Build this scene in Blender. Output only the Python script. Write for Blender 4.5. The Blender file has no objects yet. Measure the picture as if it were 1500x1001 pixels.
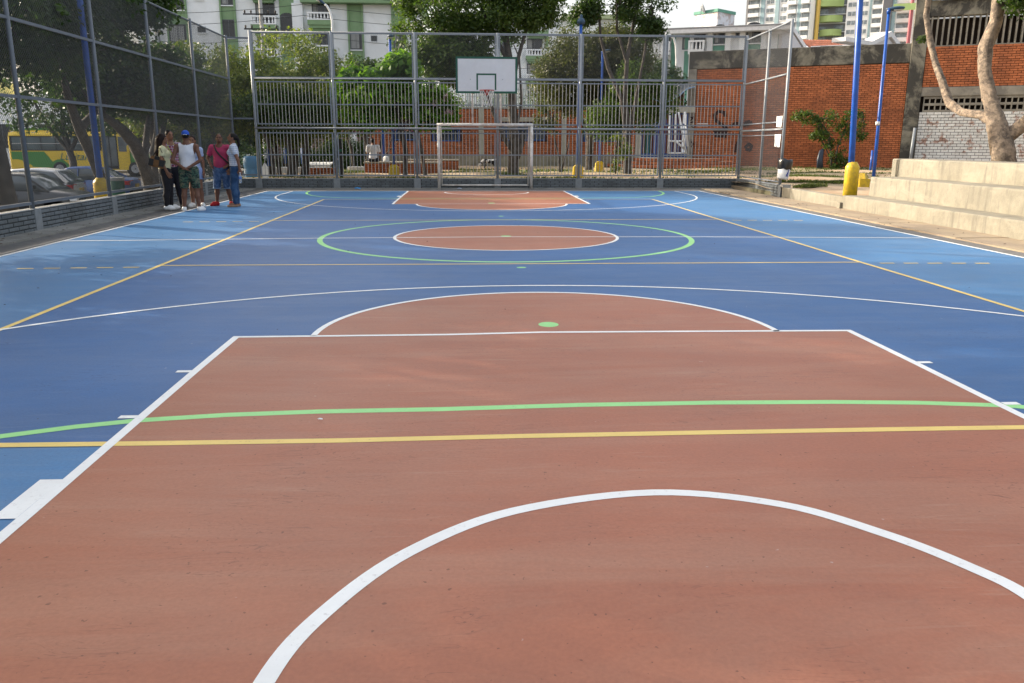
import bpy, bmesh, math, random
import numpy as np
from mathutils import Vector, Matrix
R = math.radians
random.seed(7)
sc = bpy.context.scene
C = sc.collection

# ------------------------------------------------------------------ camera
CF, CP, CY, CR = 1201.69, 0.2376, 0.0564, 0.0027      # focal (px of a 1500 px wide picture), pitch, yaw, roll
CAM = Vector((-0.654, -13.257, 1.484))
fw = Vector((math.sin(CY)*math.cos(CP), math.cos(CY)*math.cos(CP), -math.sin(CP)))
r0 = Vector((math.cos(CY), -math.sin(CY), 0)); u0 = r0.cross(fw)
rt = r0*math.cos(CR) + u0*math.sin(CR); up = -r0*math.sin(CR) + u0*math.cos(CR)
cd = bpy.data.cameras.new('camera'); cam = bpy.data.objects.new('camera', cd); C.objects.link(cam)
cam.matrix_world = Matrix(((rt.x, up.x, -fw.x, CAM.x), (rt.y, up.y, -fw.y, CAM.y), (rt.z, up.z, -fw.z, CAM.z), (0, 0, 0, 1)))
cd.sensor_width = 36; cd.lens = CF/1500*36; cd.clip_start = 0.05; cd.clip_end = 3000
sc.camera = cam

# ------------------------------------------------------------------ sky, sun, exposure
SUN_EL, SUN_AZ = R(21), R(-63)          # azimuth clockwise from +y
wd = bpy.data.worlds.new('World'); sc.world = wd; wd.use_nodes = True
nt = wd.node_tree; bg = nt.nodes['Background']
sky = nt.nodes.new('ShaderNodeTexSky'); sky.sky_type = 'NISHITA'; sky.sun_disc = False
sky.sun_elevation = SUN_EL; sky.sun_rotation = SUN_AZ; sky.air_density = 1.0; sky.dust_density = 9.0; sky.ozone_density = .6
hz = nt.nodes.new('ShaderNodeMix'); hz.data_type = 'RGBA'; hz.inputs[0].default_value = .55      # thin white veil over the clear sky
nt.links.new(sky.outputs[0], hz.inputs[6]); hz.inputs[7].default_value = (2.5, 2.55, 2.6, 1); nt.links.new(hz.outputs[2], bg.inputs[0])
bg.inputs[1].default_value = 0.15
sl = bpy.data.lights.new('sun', 'SUN'); sl.energy = 2.3; sl.angle = R(0.6); sl.color = (1.0, 0.89, 0.74)
so = bpy.data.objects.new('sun', sl); C.objects.link(so)
sd = Vector((math.sin(SUN_AZ)*math.cos(SUN_EL), math.cos(SUN_AZ)*math.cos(SUN_EL), math.sin(SUN_EL)))
so.rotation_euler = sd.to_track_quat('Z', 'Y').to_euler(); so.location = (-40, 20, 30)
vs = sc.view_settings; vs.view_transform = 'Standard'; vs.look = 'None'; vs.gamma = 1; vs.use_curve_mapping = False
vs.exposure = 1.75
sc.cycles.max_bounces = 8; sc.cycles.transparent_max_bounces = 12

# ------------------------------------------------------------------ helpers
def at(px, py, x=None, y=None, z=None):
    """layout aid: the point of the photographed place seen at a pixel, on a plane x, y or z"""
    d = fw + rt*((px-750)/CF) - up*((py-500.5)/CF)
    if y is not None: t = (y-CAM.y)/d.y
    elif x is not None: t = (x-CAM.x)/d.x
    else: t = (z-CAM.z)/d.z
    return CAM + d*t

def lin(c):
    c = c/255.0
    return c/12.92 if c <= 0.04045 else ((c+0.055)/1.055)**2.4
def rgb(r, g, b, k=1.0): return (lin(r)*k, lin(g)*k, lin(b)*k)

class MB:
    def __init__(s): s.v = []; s.f = []; s.m = []
    def poly(s, pts, mi=0):
        b = len(s.v); s.v += [tuple(p) for p in pts]; s.f.append(tuple(range(b, b+len(pts)))); s.m.append(mi)
    def box(s, x0, x1, y0, y1, z0, z1, mi=0, M=None):
        b = len(s.v)
        P = [(x0,y0,z0),(x1,y0,z0),(x1,y1,z0),(x0,y1,z0),(x0,y0,z1),(x1,y0,z1),(x1,y1,z1),(x0,y1,z1)]
        if M is not None: P = [tuple(M @ Vector(p)) for p in P]
        s.v += P
        for f in ((0,3,2,1),(4,5,6,7),(0,1,5,4),(1,2,6,5),(2,3,7,6),(3,0,4,7)):
            s.f.append(tuple(b+i for i in f)); s.m.append(mi)
    def bevel_box(s, x0, x1, y0, y1, z0, z1, c=0.004, mi=0, M=None):
        """box whose front (-y), top and side edges are chamfered"""
        b = len(s.v); P = []
        for (yy, k) in ((y1, 0), (y0+c, 0), (y0, c)):
            P += [(x0+k,yy,z0+k),(x1-k,yy,z0+k),(x1-k,yy,z1-k),(x0+k,yy,z1-k)]
        if M is not None: P = [tuple(M @ Vector(p)) for p in P]
        s.v += P
        for i in range(4):
            j = (i+1) % 4
            for o in (0, 4): s.f.append((b+o+i, b+o+4+i, b+o+4+j, b+o+j)); s.m.append(mi)
        s.f.append((b+8, b+9, b+10, b+11)); s.m.append(mi)
    def tube(s, pts, rad, n=8, cap=True, mi=0, flat=1.0):
        pts = [Vector(p) for p in pts]
        if not hasattr(rad, '__len__'): rad = [rad]*len(pts)
        b = len(s.v); ref = None
        for i, p in enumerate(pts):
            d = (pts[min(i+1, len(pts)-1)] - pts[max(i-1, 0)])
            d.normalize()
            if ref is None:
                ref = Vector((1,0,0)) if abs(d.x) < .8 else Vector((0,1,0))
            a = (ref - d*ref.dot(d)).normalized(); c = d.cross(a); ref = a
            for k in range(n):
                t = 2*math.pi*(k+.5)/n
                s.v.append(tuple(p + a*(math.cos(t)*rad[i]) + c*(math.sin(t)*rad[i]*flat)))
        for i in range(len(pts)-1):
            for k in range(n):
                j = (k+1) % n
                s.f.append((b+i*n+k, b+i*n+j, b+(i+1)*n+j, b+(i+1)*n+k)); s.m.append(mi)
        if cap:
            s.f.append(tuple(b+k for k in reversed(range(n)))); s.m.append(mi)
            e = b+(len(pts)-1)*n; s.f.append(tuple(e+k for k in range(n))); s.m.append(mi)
    def bar(s, p0, p1, w, h=None, mi=0):
        """rectangular bar, w across (horizontal), h the other way"""
        h = h or w; p0 = Vector(p0); p1 = Vector(p1); d = (p1-p0).normalized()
        ref = Vector((0,0,1)) if abs(d.z) < .9 else Vector((0,1,0))
        a = d.cross(ref).normalized(); c = a.cross(d)
        b = len(s.v)
        for p in (p0, p1):
            for (i, j) in ((-1,-1),(1,-1),(1,1),(-1,1)): s.v.append(tuple(p + a*(i*w/2) + c*(j*h/2)))
        for f in ((0,1,2,3)[::-1],(4,5,6,7),(0,1,5,4),(1,2,6,5),(2,3,7,6),(3,0,4,7)):
            s.f.append(tuple(b+i for i in f)); s.m.append(mi)
    def lathe(s, prof, n=16, c=(0,0,0), M=None, mi=0):
        b = len(s.v); c = Vector(c)
        for (r, z) in prof:
            for k in range(n):
                t = 2*math.pi*k/n; p = Vector((r*math.cos(t), r*math.sin(t), z))
                if M is not None: p = M @ p
                s.v.append(tuple(p + c))
        for i in range(len(prof)-1):
            for k in range(n):
                j = (k+1) % n
                s.f.append((b+i*n+k, b+i*n+j, b+(i+1)*n+j, b+(i+1)*n+k)); s.m.append(mi)
        if prof[0][0] > 1e-6: s.f.append(tuple(b+k for k in reversed(range(n)))); s.m.append(mi)
        if prof[-1][0] > 1e-6: s.f.append(tuple(b+(len(prof)-1)*n+k for k in range(n))); s.m.append(mi)
    def prism(s, poly, z0, z1, M=None, mi=0):
        """extrude a 2-D outline (counter-clockwise) from z0 to z1"""
        b = len(s.v); n = len(poly)
        P = [Vector((p[0], p[1], z0)) for p in poly] + [Vector((p[0], p[1], z1)) for p in poly]
        if M is not None: P = [M @ p for p in P]
        s.v += [tuple(p) for p in P]
        s.f.append(tuple(b+i for i in reversed(range(n)))); s.m.append(mi)
        s.f.append(tuple(b+n+i for i in range(n))); s.m.append(mi)
        for i in range(n):
            j = (i+1) % n; s.f.append((b+i, b+j, b+n+j, b+n+i)); s.m.append(mi)
    def loft(s, rings, mi=0, caps=True):
        b = len(s.v); n = len(rings[0])
        for r in rings: s.v += [tuple(p) for p in r]
        for i in range(len(rings)-1):
            for k in range(n):
                j = (k+1) % n; s.f.append((b+i*n+k, b+i*n+j, b+(i+1)*n+j, b+(i+1)*n+k)); s.m.append(mi)
        if caps:
            s.f.append(tuple(b+k for k in reversed(range(n)))); s.m.append(mi)
            e = b+(len(rings)-1)*n; s.f.append(tuple(e+k for k in range(n))); s.m.append(mi)
    def strip(s, pts, w, z=0, closed=False, mi=0):
        """flat painted strip along a 2-D path"""
        P = [Vector((p[0], p[1])) for p in pts]; n = len(P); b = len(s.v)
        for i in range(n):
            if closed: d = P[(i+1) % n]-P[i-1]
            else: d = P[min(i+1, n-1)]-P[max(i-1, 0)]
            d.normalize(); q = Vector((-d.y, d.x))*(w/2)
            s.v += [(P[i].x+q.x, P[i].y+q.y, z), (P[i].x-q.x, P[i].y-q.y, z)]
        for i in range(n if closed else n-1):
            j = (i+1) % n; s.f.append((b+2*i, b+2*i+1, b+2*j+1, b+2*j)); s.m.append(mi)
    def build(s, name, mats, parent=None, smooth=False, loc=None):
        me = bpy.data.meshes.new(name); me.from_pydata(s.v, [], s.f); me.update()
        if not isinstance(mats, (list, tuple)): mats = [mats]
        for m in mats: me.materials.append(m)
        if len(mats) > 1: me.polygons.foreach_set('material_index', s.m)
        if smooth: me.polygons.foreach_set('use_smooth', [True]*len(s.f))
        return link(name, me, parent, loc)

def link(name, me, parent=None, loc=None):
    o = bpy.data.objects.new(name, me); C.objects.link(o)
    if loc is not None: o.location = loc
    if parent is not None:
        o.parent = parent
    return o
def tag(o, label=None, cat=None, group=None, kind=None):
    if label: o['label'] = label
    if cat: o['category'] = cat
    if group: o['group'] = group
    if kind: o['kind'] = kind
    return o
def thing(name, label, cat, loc=(0,0,0), rz=0, group=None):
    o = bpy.data.objects.new(name, None); C.objects.link(o); o.location = loc; o.rotation_euler = (0,0,rz)
    o.empty_display_size = .2
    return tag(o, label, cat, group)
def struct(o): o['kind'] = 'structure'; return o
def stuff(o): o['kind'] = 'stuff'; return o
def kids(o): return [c for c in C.objects if c.parent is o]
def copy_tree(o, parent=None):
    c = o.copy(); C.objects.link(c); c.parent = parent
    for ch in kids(o): copy_tree(ch, c)
    return c

# ------------------------------------------------------------------ materials
MATS = {}
def node(t, kind, **kw):
    n = t.nodes.new(kind)
    for k, v in kw.items(): setattr(n, k, v)
    return n
def new_mat(name):
    m = bpy.data.materials.new(name); m.use_nodes = True
    t = m.node_tree; return m, t, t.nodes['Principled BSDF']
def mixc(t, a, b, fac, mode='MIX'):
    n = node(t, 'ShaderNodeMix', data_type='RGBA', blend_type=mode)
    for i, v in ((0, fac), (6, a), (7, b)):
        if hasattr(v, 'is_output'): t.links.new(v, n.inputs[i])
        elif i == 0: n.inputs[0].default_value = v
        else: n.inputs[i].default_value = (v[0], v[1], v[2], 1)
    return n.outputs[2]
def noise(t, scale, detail=4, rough=.6, vec=None, dist=0):
    n = node(t, 'ShaderNodeTexNoise'); n.inputs['Scale'].default_value = scale
    n.inputs['Detail'].default_value = detail; n.inputs['Roughness'].default_value = rough; n.inputs['Distortion'].default_value = dist
    if vec is not None: t.links.new(vec, n.inputs['Vector'])
    return n.outputs['Fac']
def ramp(t, fac, *stops):
    n = node(t, 'ShaderNodeValToRGB'); e = n.color_ramp.elements
    while len(e) < len(stops): e.new(.5)
    for i, (p, c) in enumerate(stops):
        e[i].position = p; e[i].color = (c[0], c[1], c[2], 1) if hasattr(c, '__len__') else (c, c, c, 1)
    t.links.new(fac, n.inputs[0]); return n.outputs[0]
def coords(t, world=False, scale=None):
    if world: v = node(t, 'ShaderNodeNewGeometry').outputs['Position']
    else: v = node(t, 'ShaderNodeTexCoord').outputs['Object']
    if scale is not None:
        mp = node(t, 'ShaderNodeMapping'); mp.inputs['Scale'].default_value = scale
        t.links.new(v, mp.inputs[0]); v = mp.outputs[0]
    return v
def bump(t, p, h, strength=.3, dist=.01):
    b = node(t, 'ShaderNodeBump'); b.inputs['Strength'].default_value = strength; b.inputs['Distance'].default_value = dist
    t.links.new(h, b.inputs['Height']); t.links.new(b.outputs[0], p.inputs['Normal'])
def M(name, col=None, rough=.6, var=.15, scale=5, bmp=0, metal=0, spec=.4, rand=0, island=0, stain=None, stain_amt=.5, stain_scale=1.2, world=True, st_lo=.46, st_hi=.6):
    if name in MATS: return MATS[name]
    m, t, p = new_mat(name); v = coords(t, world)
    c = (col[0], col[1], col[2])
    nz = noise(t, scale, 5, .65, v)
    f = ramp(t, nz, (.3, 1-var), (.7, 1+var*.6))
    out = mixc(t, c, f, 1.0, 'MULTIPLY')
    if stain is not None:
        sn = noise(t, stain_scale, 6, .7, v, .4)
        sf = ramp(t, sn, (st_lo, 0), (st_hi, 1))
        mx = node(t, 'ShaderNodeMath', operation='MULTIPLY'); t.links.new(sf, mx.inputs[0]); mx.inputs[1].default_value = stain_amt
        out = mixc(t, out, stain, mx.outputs[0])
    if rand or island:
        hs = node(t, 'ShaderNodeMath', operation='MULTIPLY_ADD')
        src = node(t, 'ShaderNodeObjectInfo').outputs['Random'] if rand else node(t, 'ShaderNodeNewGeometry').outputs['Random Per Island']
        a = rand or island
        t.links.new(src, hs.inputs[0]); hs.inputs[1].default_value = 2*a; hs.inputs[2].default_value = 1-a
        cc = node(t, 'ShaderNodeCombineColor')
        for i in range(3): t.links.new(hs.outputs[0], cc.inputs[i])
        out = mixc(t, out, cc.outputs[0], 1.0, 'MULTIPLY')
    t.links.new(out, p.inputs['Base Color'])
    p.inputs['Roughness'].default_value = rough; p.inputs['Metallic'].default_value = metal
    p.inputs['Specular IOR Level'].default_value = spec
    if bmp:
        bn = noise(t, scale*6, 4, .7, v); bump(t, p, bn, bmp, .02)
    MATS[name] = m; return m

def court_mat(name, col, dust, dust_amt):
    m, t, p = new_mat(name); v = coords(t, True)
    n1 = noise(t, .35, 6, .62, v, .6); n2 = noise(t, 2.2, 6, .7, v); n3 = noise(t, 60, 3, .6, v)
    vs_ = coords(t, True, (.35, 2.4, 1)); n4 = noise(t, 1.1, 7, .68, vs_, .8)
    out = mixc(t, col, ramp(t, n1, (.3, .86), (.72, 1.12)), 1, 'MULTIPLY')
    out = mixc(t, out, ramp(t, n2, (.3, .93), (.7, 1.06)), 1, 'MULTIPLY')
    f = node(t, 'ShaderNodeMath', operation='MULTIPLY'); t.links.new(ramp(t, n4, (.42, 0), (.75, 1)), f.inputs[0]); f.inputs[1].default_value = dust_amt
    out = mixc(t, out, dust, f.outputs[0])
    out = mixc(t, out, ramp(t, n3, (.25, .9), (.75, 1.1)), 1, 'MULTIPLY')
    # thin dark scuffs left by shoes
    mp = node(t, 'ShaderNodeMapping'); mp.inputs['Scale'].default_value = (1.1, 5.5, 1); mp.inputs['Rotation'].default_value = (0, 0, .5)
    t.links.new(coords(t, True), mp.inputs[0])
    sn = noise(t, 2.3, 2, .5, mp.outputs[0], 2.2)
    sf = ramp(t, sn, (.487, 0), (.5, .75), (.513, 0))
    sm = node(t, 'ShaderNodeMath', operation='MULTIPLY'); t.links.new(sf, sm.inputs[0])
    t.links.new(ramp(t, noise(t, .9, 3, .6, v), (.5, 0), (.6, 1)), sm.inputs[1])
    out = mixc(t, out, (col[0]*.45, col[1]*.45, col[2]*.5), sm.outputs[0])
    sp = noise(t, 38, 2, .5, v)
    out = mixc(t, out, (col[0]*.35, col[1]*.35, col[2]*.35), ramp(t, sp, (.70, 0), (.74, .7)))
    wp_ = noise(t, 17, 2, .5, v); out = mixc(t, out, (.5,.5,.5), ramp(t, wp_, (.76, 0), (.79, .35)))
    pn = node(t, 'ShaderNodeMapping'); pn.inputs['Scale'].default_value = (.5, 6, 1); pn.inputs['Rotation'].default_value = (0, 0, -.12); t.links.new(v, pn.inputs[0])
    pf_ = noise(t, 3.0, 5, .7, pn.outputs[0], .5); pm_ = node(t, 'ShaderNodeMath', operation='MULTIPLY'); t.links.new(ramp(t, pf_, (.56, 0), (.72, .35)), pm_.inputs[0]); t.links.new(ramp(t, noise(t, .7, 4, .6, v), (.45, 0), (.6, 1)), pm_.inputs[1])
    out = mixc(t, out, dust, pm_.outputs[0])
    t.links.new(out, p.inputs['Base Color'])
    r = node(t, 'ShaderNodeMapRange'); t.links.new(n2, r.inputs[0]); r.inputs[3].default_value = .42; r.inputs[4].default_value = .62
    t.links.new(r.outputs[0], p.inputs['Roughness']); p.inputs['Specular IOR Level'].default_value = .42
    bump(t, p, n3, .25, .004)
    return m
def leaf_mat(name, col, col2, trans=.35):
    if name in MATS: return MATS[name]
    m = bpy.data.materials.new(name); m.use_nodes = True; t = m.node_tree
    p = t.nodes['Principled BSDF']; o = t.nodes['Material Output']
    rnd = node(t, 'ShaderNodeNewGeometry').outputs['Random Per Island']
    nz = noise(t, .8, 3, .6, coords(t, True))
    ad = node(t, 'ShaderNodeMath', operation='MULTIPLY_ADD'); t.links.new(nz, ad.inputs[0]); ad.inputs[1].default_value = .9
    mu = node(t, 'ShaderNodeMath', operation='MULTIPLY_ADD'); t.links.new(rnd, mu.inputs[0]); mu.inputs[1].default_value = .75; mu.inputs[2].default_value = -.35
    t.links.new(mu.outputs[0], ad.inputs[2])
    c = mixc(t, col, col2, ad.outputs[0])
    t.links.new(c, p.inputs['Base Color']); p.inputs['Roughness'].default_value = .5; p.inputs['Specular IOR Level'].default_value = .3
    tr = node(t, 'ShaderNodeBsdfTranslucent')
    tc = mixc(t, c, (1.5, 1.7, .5), 1, 'MULTIPLY'); t.links.new(tc, tr.inputs[0])
    mx = node(t, 'ShaderNodeMixShader'); mx.inputs[0].default_value = trans
    t.links.new(p.outputs[0], mx.inputs[1]); t.links.new(tr.outputs[0], mx.inputs[2]); t.links.new(mx.outputs[0], o.inputs[0])
    MATS[name] = m; return m
def glass_mat(name, col, rough=.08):
    if name in MATS: return MATS[name]
    m, t, p = new_mat(name)
    v = coords(t, True); out = mixc(t, col, ramp(t, noise(t, 1.3, 3, .6, v), (.3, .6), (.7, 1.5)), 1, 'MULTIPLY')
    t.links.new(out, p.inputs['Base Color']); p.inputs['Roughness'].default_value = rough; p.inputs['Specular IOR Level'].default_value = .6
    MATS[name] = m; return m

WHITE = M('white_paint', (.72,.73,.73), .5, .06, 9, stain=(.45,.44,.4), stain_amt=.18, stain_scale=3)
STEEL = M('grey_steel', (.20,.225,.255), .45, .12, 12, spec=.5)
STEEL_BACKLIT = M('backlit_grey_steel', (.12,.138,.162), .5, .12, 12, spec=.4)  # grey steel again, backlit shade of the left fence put into its colour
STEEL_L = M('light_grey_steel', (.25,.272,.295), .42, .1, 12, spec=.5)
WIRE = M('wire', (.10,.105,.11), .6, .05, 20)
CONC = M('concrete', (.34,.33,.30), .85, .2, 2.5, bmp=.3, stain=(.16,.155,.14), stain_amt=.5)
CONC_OLD = M('old_concrete', (.23,.215,.17), .9, .3, 1.6, bmp=.4, stain=(.032,.031,.03), stain_amt=.88, stain_scale=.8, st_lo=.42, st_hi=.54)
BLUE_PAINT = M('blue_enamel', (.010,.085,.40), .35, .12, 6, spec=.5, stain=(.01,.04,.2), stain_amt=.4, stain_scale=4)
YELLOW_PAINT = M('yellow_enamel', (.62,.42,.018), .45, .14, 6, spec=.45, stain=(.3,.2,.05), stain_amt=.5, stain_scale=9)
BARK = M('bark', (.058,.049,.041), .9, .4, 7, bmp=.8, stain=(.12,.108,.094), stain_amt=.6, stain_scale=5)
BARK_L = M('pale_bark', (.29,.225,.165), .85, .4, 9, bmp=1.0, stain=(.07,.055,.045), stain_amt=.8, stain_scale=7)
BRICK = M('orange_brick', (.45,.145,.058), .85, .2, 9, island=.2, stain=(.2,.07,.035), stain_amt=.5, stain_scale=.9)
BRICK_O = M('orange_brick_single', (.45,.145,.058), .85, .2, 9, rand=.2, stain=(.2,.07,.035), stain_amt=.5, stain_scale=.9)
MORTAR = M('dark_mortar', (.085,.043,.027), .95, .3, 8, bmp=.3)
GREYBRICK = M('grey_painted_brick', (.135,.152,.163), .6, .15, 10, rand=.12, stain=(.06,.065,.06), stain_amt=.5, stain_scale=1.4)
GREYMORT = M('grey_painted_mortar', (.04,.044,.047), .75, .2, 9)
BLACK = M('black_plastic', (.012,.012,.013), .5, .1, 8)
GLASS = glass_mat('window_glass', (.03,.036,.042))
# ------------------------------------------------------------------ ground and court
def sheet(name, poly, z, mat):
    b = MB(); b.poly([(p[0], p[1], z) for p in poly]); return struct(b.build(name, mat))
def rect(x0, x1, y0, y1): return [(x0,y0),(x1,y0),(x1,y1),(x0,y1)]
def arc(cx, cy, r, a0, a1, n=48): return [(cx+r*math.cos(R(a0+(a1-a0)*i/n)), cy+r*math.sin(R(a0+(a1-a0)*i/n))) for i in range(n+1)]
TERR = M('dusty_earth', (.2,.16,.11), .95, .3, .6, bmp=.3, stain=(.07,.085,.035), stain_amt=.8, stain_scale=.25)
ASPH = M('asphalt', (.085,.085,.085), .85, .25, 5, bmp=.4, stain=(.05,.05,.05), stain_amt=.6)
ASPH_R = M('apron_asphalt', (.15,.145,.14), .85, .2, 5, bmp=.4, stain=(.09,.09,.09), stain_amt=.6)
sheet('ground', rect(-900, 900, -300, 1500), -1.3, TERR)
sheet('court_slab', rect(-8.2, 8.4, -16, 14.6), 0.0, ASPH_R)
LBLUE = court_mat('light_blue_court', (.042,.162,.35), (.19,.25,.34), .25)
DBLUE = court_mat('dark_blue_court', (.020,.100,.27), (.15,.21,.33), .24)
REDC = court_mat('red_court', rgb(172,107,80,.79), (.43,.285,.20), .3)
sheet('blue_court', rect(-6.82, 6.82, -13.1, 13.05), .0012, LBLUE)
sheet('dark_blue_court', rect(-4.42, 4.42, -9.23, 9.1), .0021, DBLUE)
FT0, FT1, KW = -6.9, 7.42, 2.455
sheet('red_key', rect(-KW, KW, -13.1, FT0), .0030, REDC)
sheet('red_key', rect(-KW, KW, FT1, 13.05), .0030, REDC)
sheet('red_key', arc(0, FT0, 1.86, 0, 180), .0031, REDC)
sheet('red_key', arc(0, FT1, 1.86, 180, 360), .0031, REDC)
sheet('red_circle', arc(0, .12, 1.8, 0, 360)[:-1], .0030, REDC)

def line_mat(name, col):
    m, t, p = new_mat(name); v = coords(t, True)
    out = mixc(t, col, ramp(t, noise(t, 3, 6, .7, v), (.3, .9), (.7, 1.03)), 1, 'MULTIPLY')
    w = ramp(t, noise(t, 30, 7, .8, v), (.57, 0), (.70, .7))
    out = mixc(t, out, (col[0]*.5+.03, col[1]*.45+.03, col[2]*.45+.03), w)
    t.links.new(out, p.inputs['Base Color']); p.inputs['Roughness'].default_value = .55; p.inputs['Specular IOR Level'].default_value = .4
    return m
LW = line_mat('white_line_paint', (.8,.81,.8)); LY = line_mat('yellow_line_paint', (.76,.56,.17)); LG = line_mat('green_line_paint', (.3,.66,.25))
def wob(pts, a=.006):
    out = []
    for i in range(len(pts)-1):
        p, q = pts[i], pts[i+1]; L = math.hypot(q[0]-p[0], q[1]-p[1]); n = max(1, int(L/.9))
        for k in range(n):
            t = k/n; out.append((p[0]+(q[0]-p[0])*t+random.uniform(-a,a)*(k>0), p[1]+(q[1]-p[1])*t+random.uniform(-a,a)*(k>0)))
    return out + [pts[-1]]
def paint(name, pts, w, mat, z, closed=False, wb=.006):
    b = MB(); b.strip(pts if closed or len(pts) > 12 else wob(pts, wb), w, z, closed); return struct(b.build(name, mat))
ZG, ZY, ZW = .0037, .0041, .0045
# green: futsal
paint('centre_circle', arc(0, .12, 2.96, 0, 360, 96)[:-1], .085, LG, ZG, True)
gf = [(-5.5,13.0),(-5.45,12.2),(-5.3,11.5),(-5.05,10.85),(-4.65,10.25),(-4.1,9.86),(-3.5,9.68),(-2.5,9.58),(-1.2,9.53),(0,9.52)]
gf = gf + [(-x, y) for (x, y) in reversed(gf[:-1])]
paint('penalty_arc', gf, .075, LG, ZG)
gn = [(-5.4,-13.0),(-5.3,-12.1),(-5.0,-11.1),(-4.5,-10.2),(-3.9,-9.6),(-3.4,-9.28),(-3.06,-9.11),(-2.75,-8.98),(-2.45,-8.89),(-2.0,-8.82),(-1.5,-8.785),(-.8,-8.775),(0,-8.735),(.8,-8.73),(1.5,-8.75),(2.0,-8.79),(2.45,-8.86),(2.8,-8.97),(3.3,-9.2),(3.9,-9.6),(4.6,-10.4),(5.1,-11.4),(5.35,-13)]
paint('penalty_arc', gn, .074, LG, ZG)
def spot(x, y, rx, ry):
    b = MB(); b.poly([(x+rx*math.cos(a*.2618), y+ry*math.sin(a*.2618), ZG) for a in range(24)]); return struct(b.build('penalty_spot', LG))
spot(.03,-6.56,.085,.1); spot(.02,-3.32,.06,.05); spot(.08,3.9,.055,.06); spot(0,.16,.09,.07); spot(.0,7.7,.09,.12)
# yellow: volleyball
VX, VN, VF = 4.42, -9.23, 9.12
paint('volleyball_sideline', [(-VX,VN),(-VX,VF)], .055, LY, ZY); paint('volleyball_sideline', [(VX,VN),(VX,VF)], .055, LY, ZY)
paint('volleyball_endline', [(-VX-.02,VN),(-1.3,VN-.03),(-.4,VN-.01),(VX,VN)], .063, LY, ZY+.0001); paint('volleyball_endline', [(-VX,VF),(VX,VF)], .05, LY, ZY+.0001)
paint('attack_line', [(-VX,-2.98),(VX,-3.02)], .05, LY, ZY+.0001); paint('attack_line', [(-VX,3.05),(VX,3.08)], .05, LY, ZY+.0001)
for sx in (-1, 1):
    for yy in (-3.12, 2.85):
        b = MB()
        for k in range(5): b.strip([(sx*(4.62+k*.305), yy-.03*k*.5), (sx*(4.81+k*.305), yy-.03*k*.5)], .05, ZY)
        struct(b.build('attack_line_dashes', LY))
# white: basketball
paint('sideline', [(-6.82,-13.1),(-6.82,13.05)], .06, LW, ZW); paint('sideline', [(6.82,-13.1),(6.82,13.05)], .06, LW, ZW)
paint('endline', [(-6.85,13.05),(6.85,13.05)], .06, LW, ZW+.0001); paint('endline', [(-6.85,-13.1),(6.85,-13.1)], .06, LW, ZW+.0001)
paint('halfway_line', [(-6.82,-.32),(-3.2,-.06),(0,.05),(3.2,-.06),(6.82,-.34)], .05, LW, ZW+.0001)
paint('centre_circle', arc(0, .12, 1.8, 0, 360, 72)[:-1], .05, LW, ZW+.0004, True)
for (ft, s) in ((FT0, -1), (FT1, 1)):
    e = -13.1 if s < 0 else 13.05
    paint('free_throw_line', [(-KW-.025,ft-.01),(-.8,ft+.0),(-.05,ft+.05 if s < 0 else ft),(1.0,ft+.03 if s < 0 else ft),(KW+.025,ft)], .05, LW, ZW+.0004, wb=.003)
    for sx in (-1, 1):
        paint('key_line', [(sx*KW, ft), (sx*KW, e)], .055, LW, ZW)
        b = MB()
        for d in (1.0, 1.93): b.strip([(sx*(KW+.03), ft+s*d), (sx*(KW+.125), ft+s*d)], .05, ZW+.0004)
        b.strip([(sx*(KW+.075), ft+s*2.8), (sx*(KW+.075), ft+s*3.2)], .1, ZW+.0002)
        b.strip([(sx*(KW+.03), ft+s*4.1), (sx*(KW+.125), ft+s*4.1)], .05, ZW+.0004)
        struct(b.build('key_ticks', LW))
    paint('free_throw_arc', arc(0, ft, 1.86, 0, 180*(-s)), .05, LW, ZW+.0004)
def smooth(P, n=7):
    out = []
    for i in range(1, len(P)-2):
        p0, p1, p2, p3 = [np.array(q, float) for q in P[i-1:i+3]]
        for k in range(n):
            t = k/n; out.append(tuple(.5*(2*p1+(p2-p0)*t+(2*p0-5*p1+4*p2-p3)*t*t+(3*p1-p0-3*p2+p3)*t**3)))
    return out+[P[-2]]
paint('charge_circle', smooth([(-1.2,-12.2),(-1.26,-11.7),(-1.235,-11.2),(-1.13,-10.86),(-.88,-10.46),(-.47,-10.13),(.15,-9.975),(.66,-10.12),(.97,-10.41),(1.15,-10.68),(1.23,-10.9),(1.25,-11.4),(1.2,-12.0),(1.1,-12.4)]), .062, LW, ZW); paint('charge_circle', arc(0, 12.4, 1.28, 180, 360, 40), .06, LW, ZW)
def three(c, rr, e, s):
    a = arc(0, c, rr, 180*0, 180) if s < 0 else arc(0, c, rr, 0, -180)
    return [(rr, e)] + a + [(-rr, e)]
paint('three_point_line', three(-10.65, 6.02, -13.1, -1), .05, LW, ZW+.0008); paint('three_point_line', three(11.25, 6.02, 13.05, 1), .05, LW, ZW+.0008)

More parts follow.
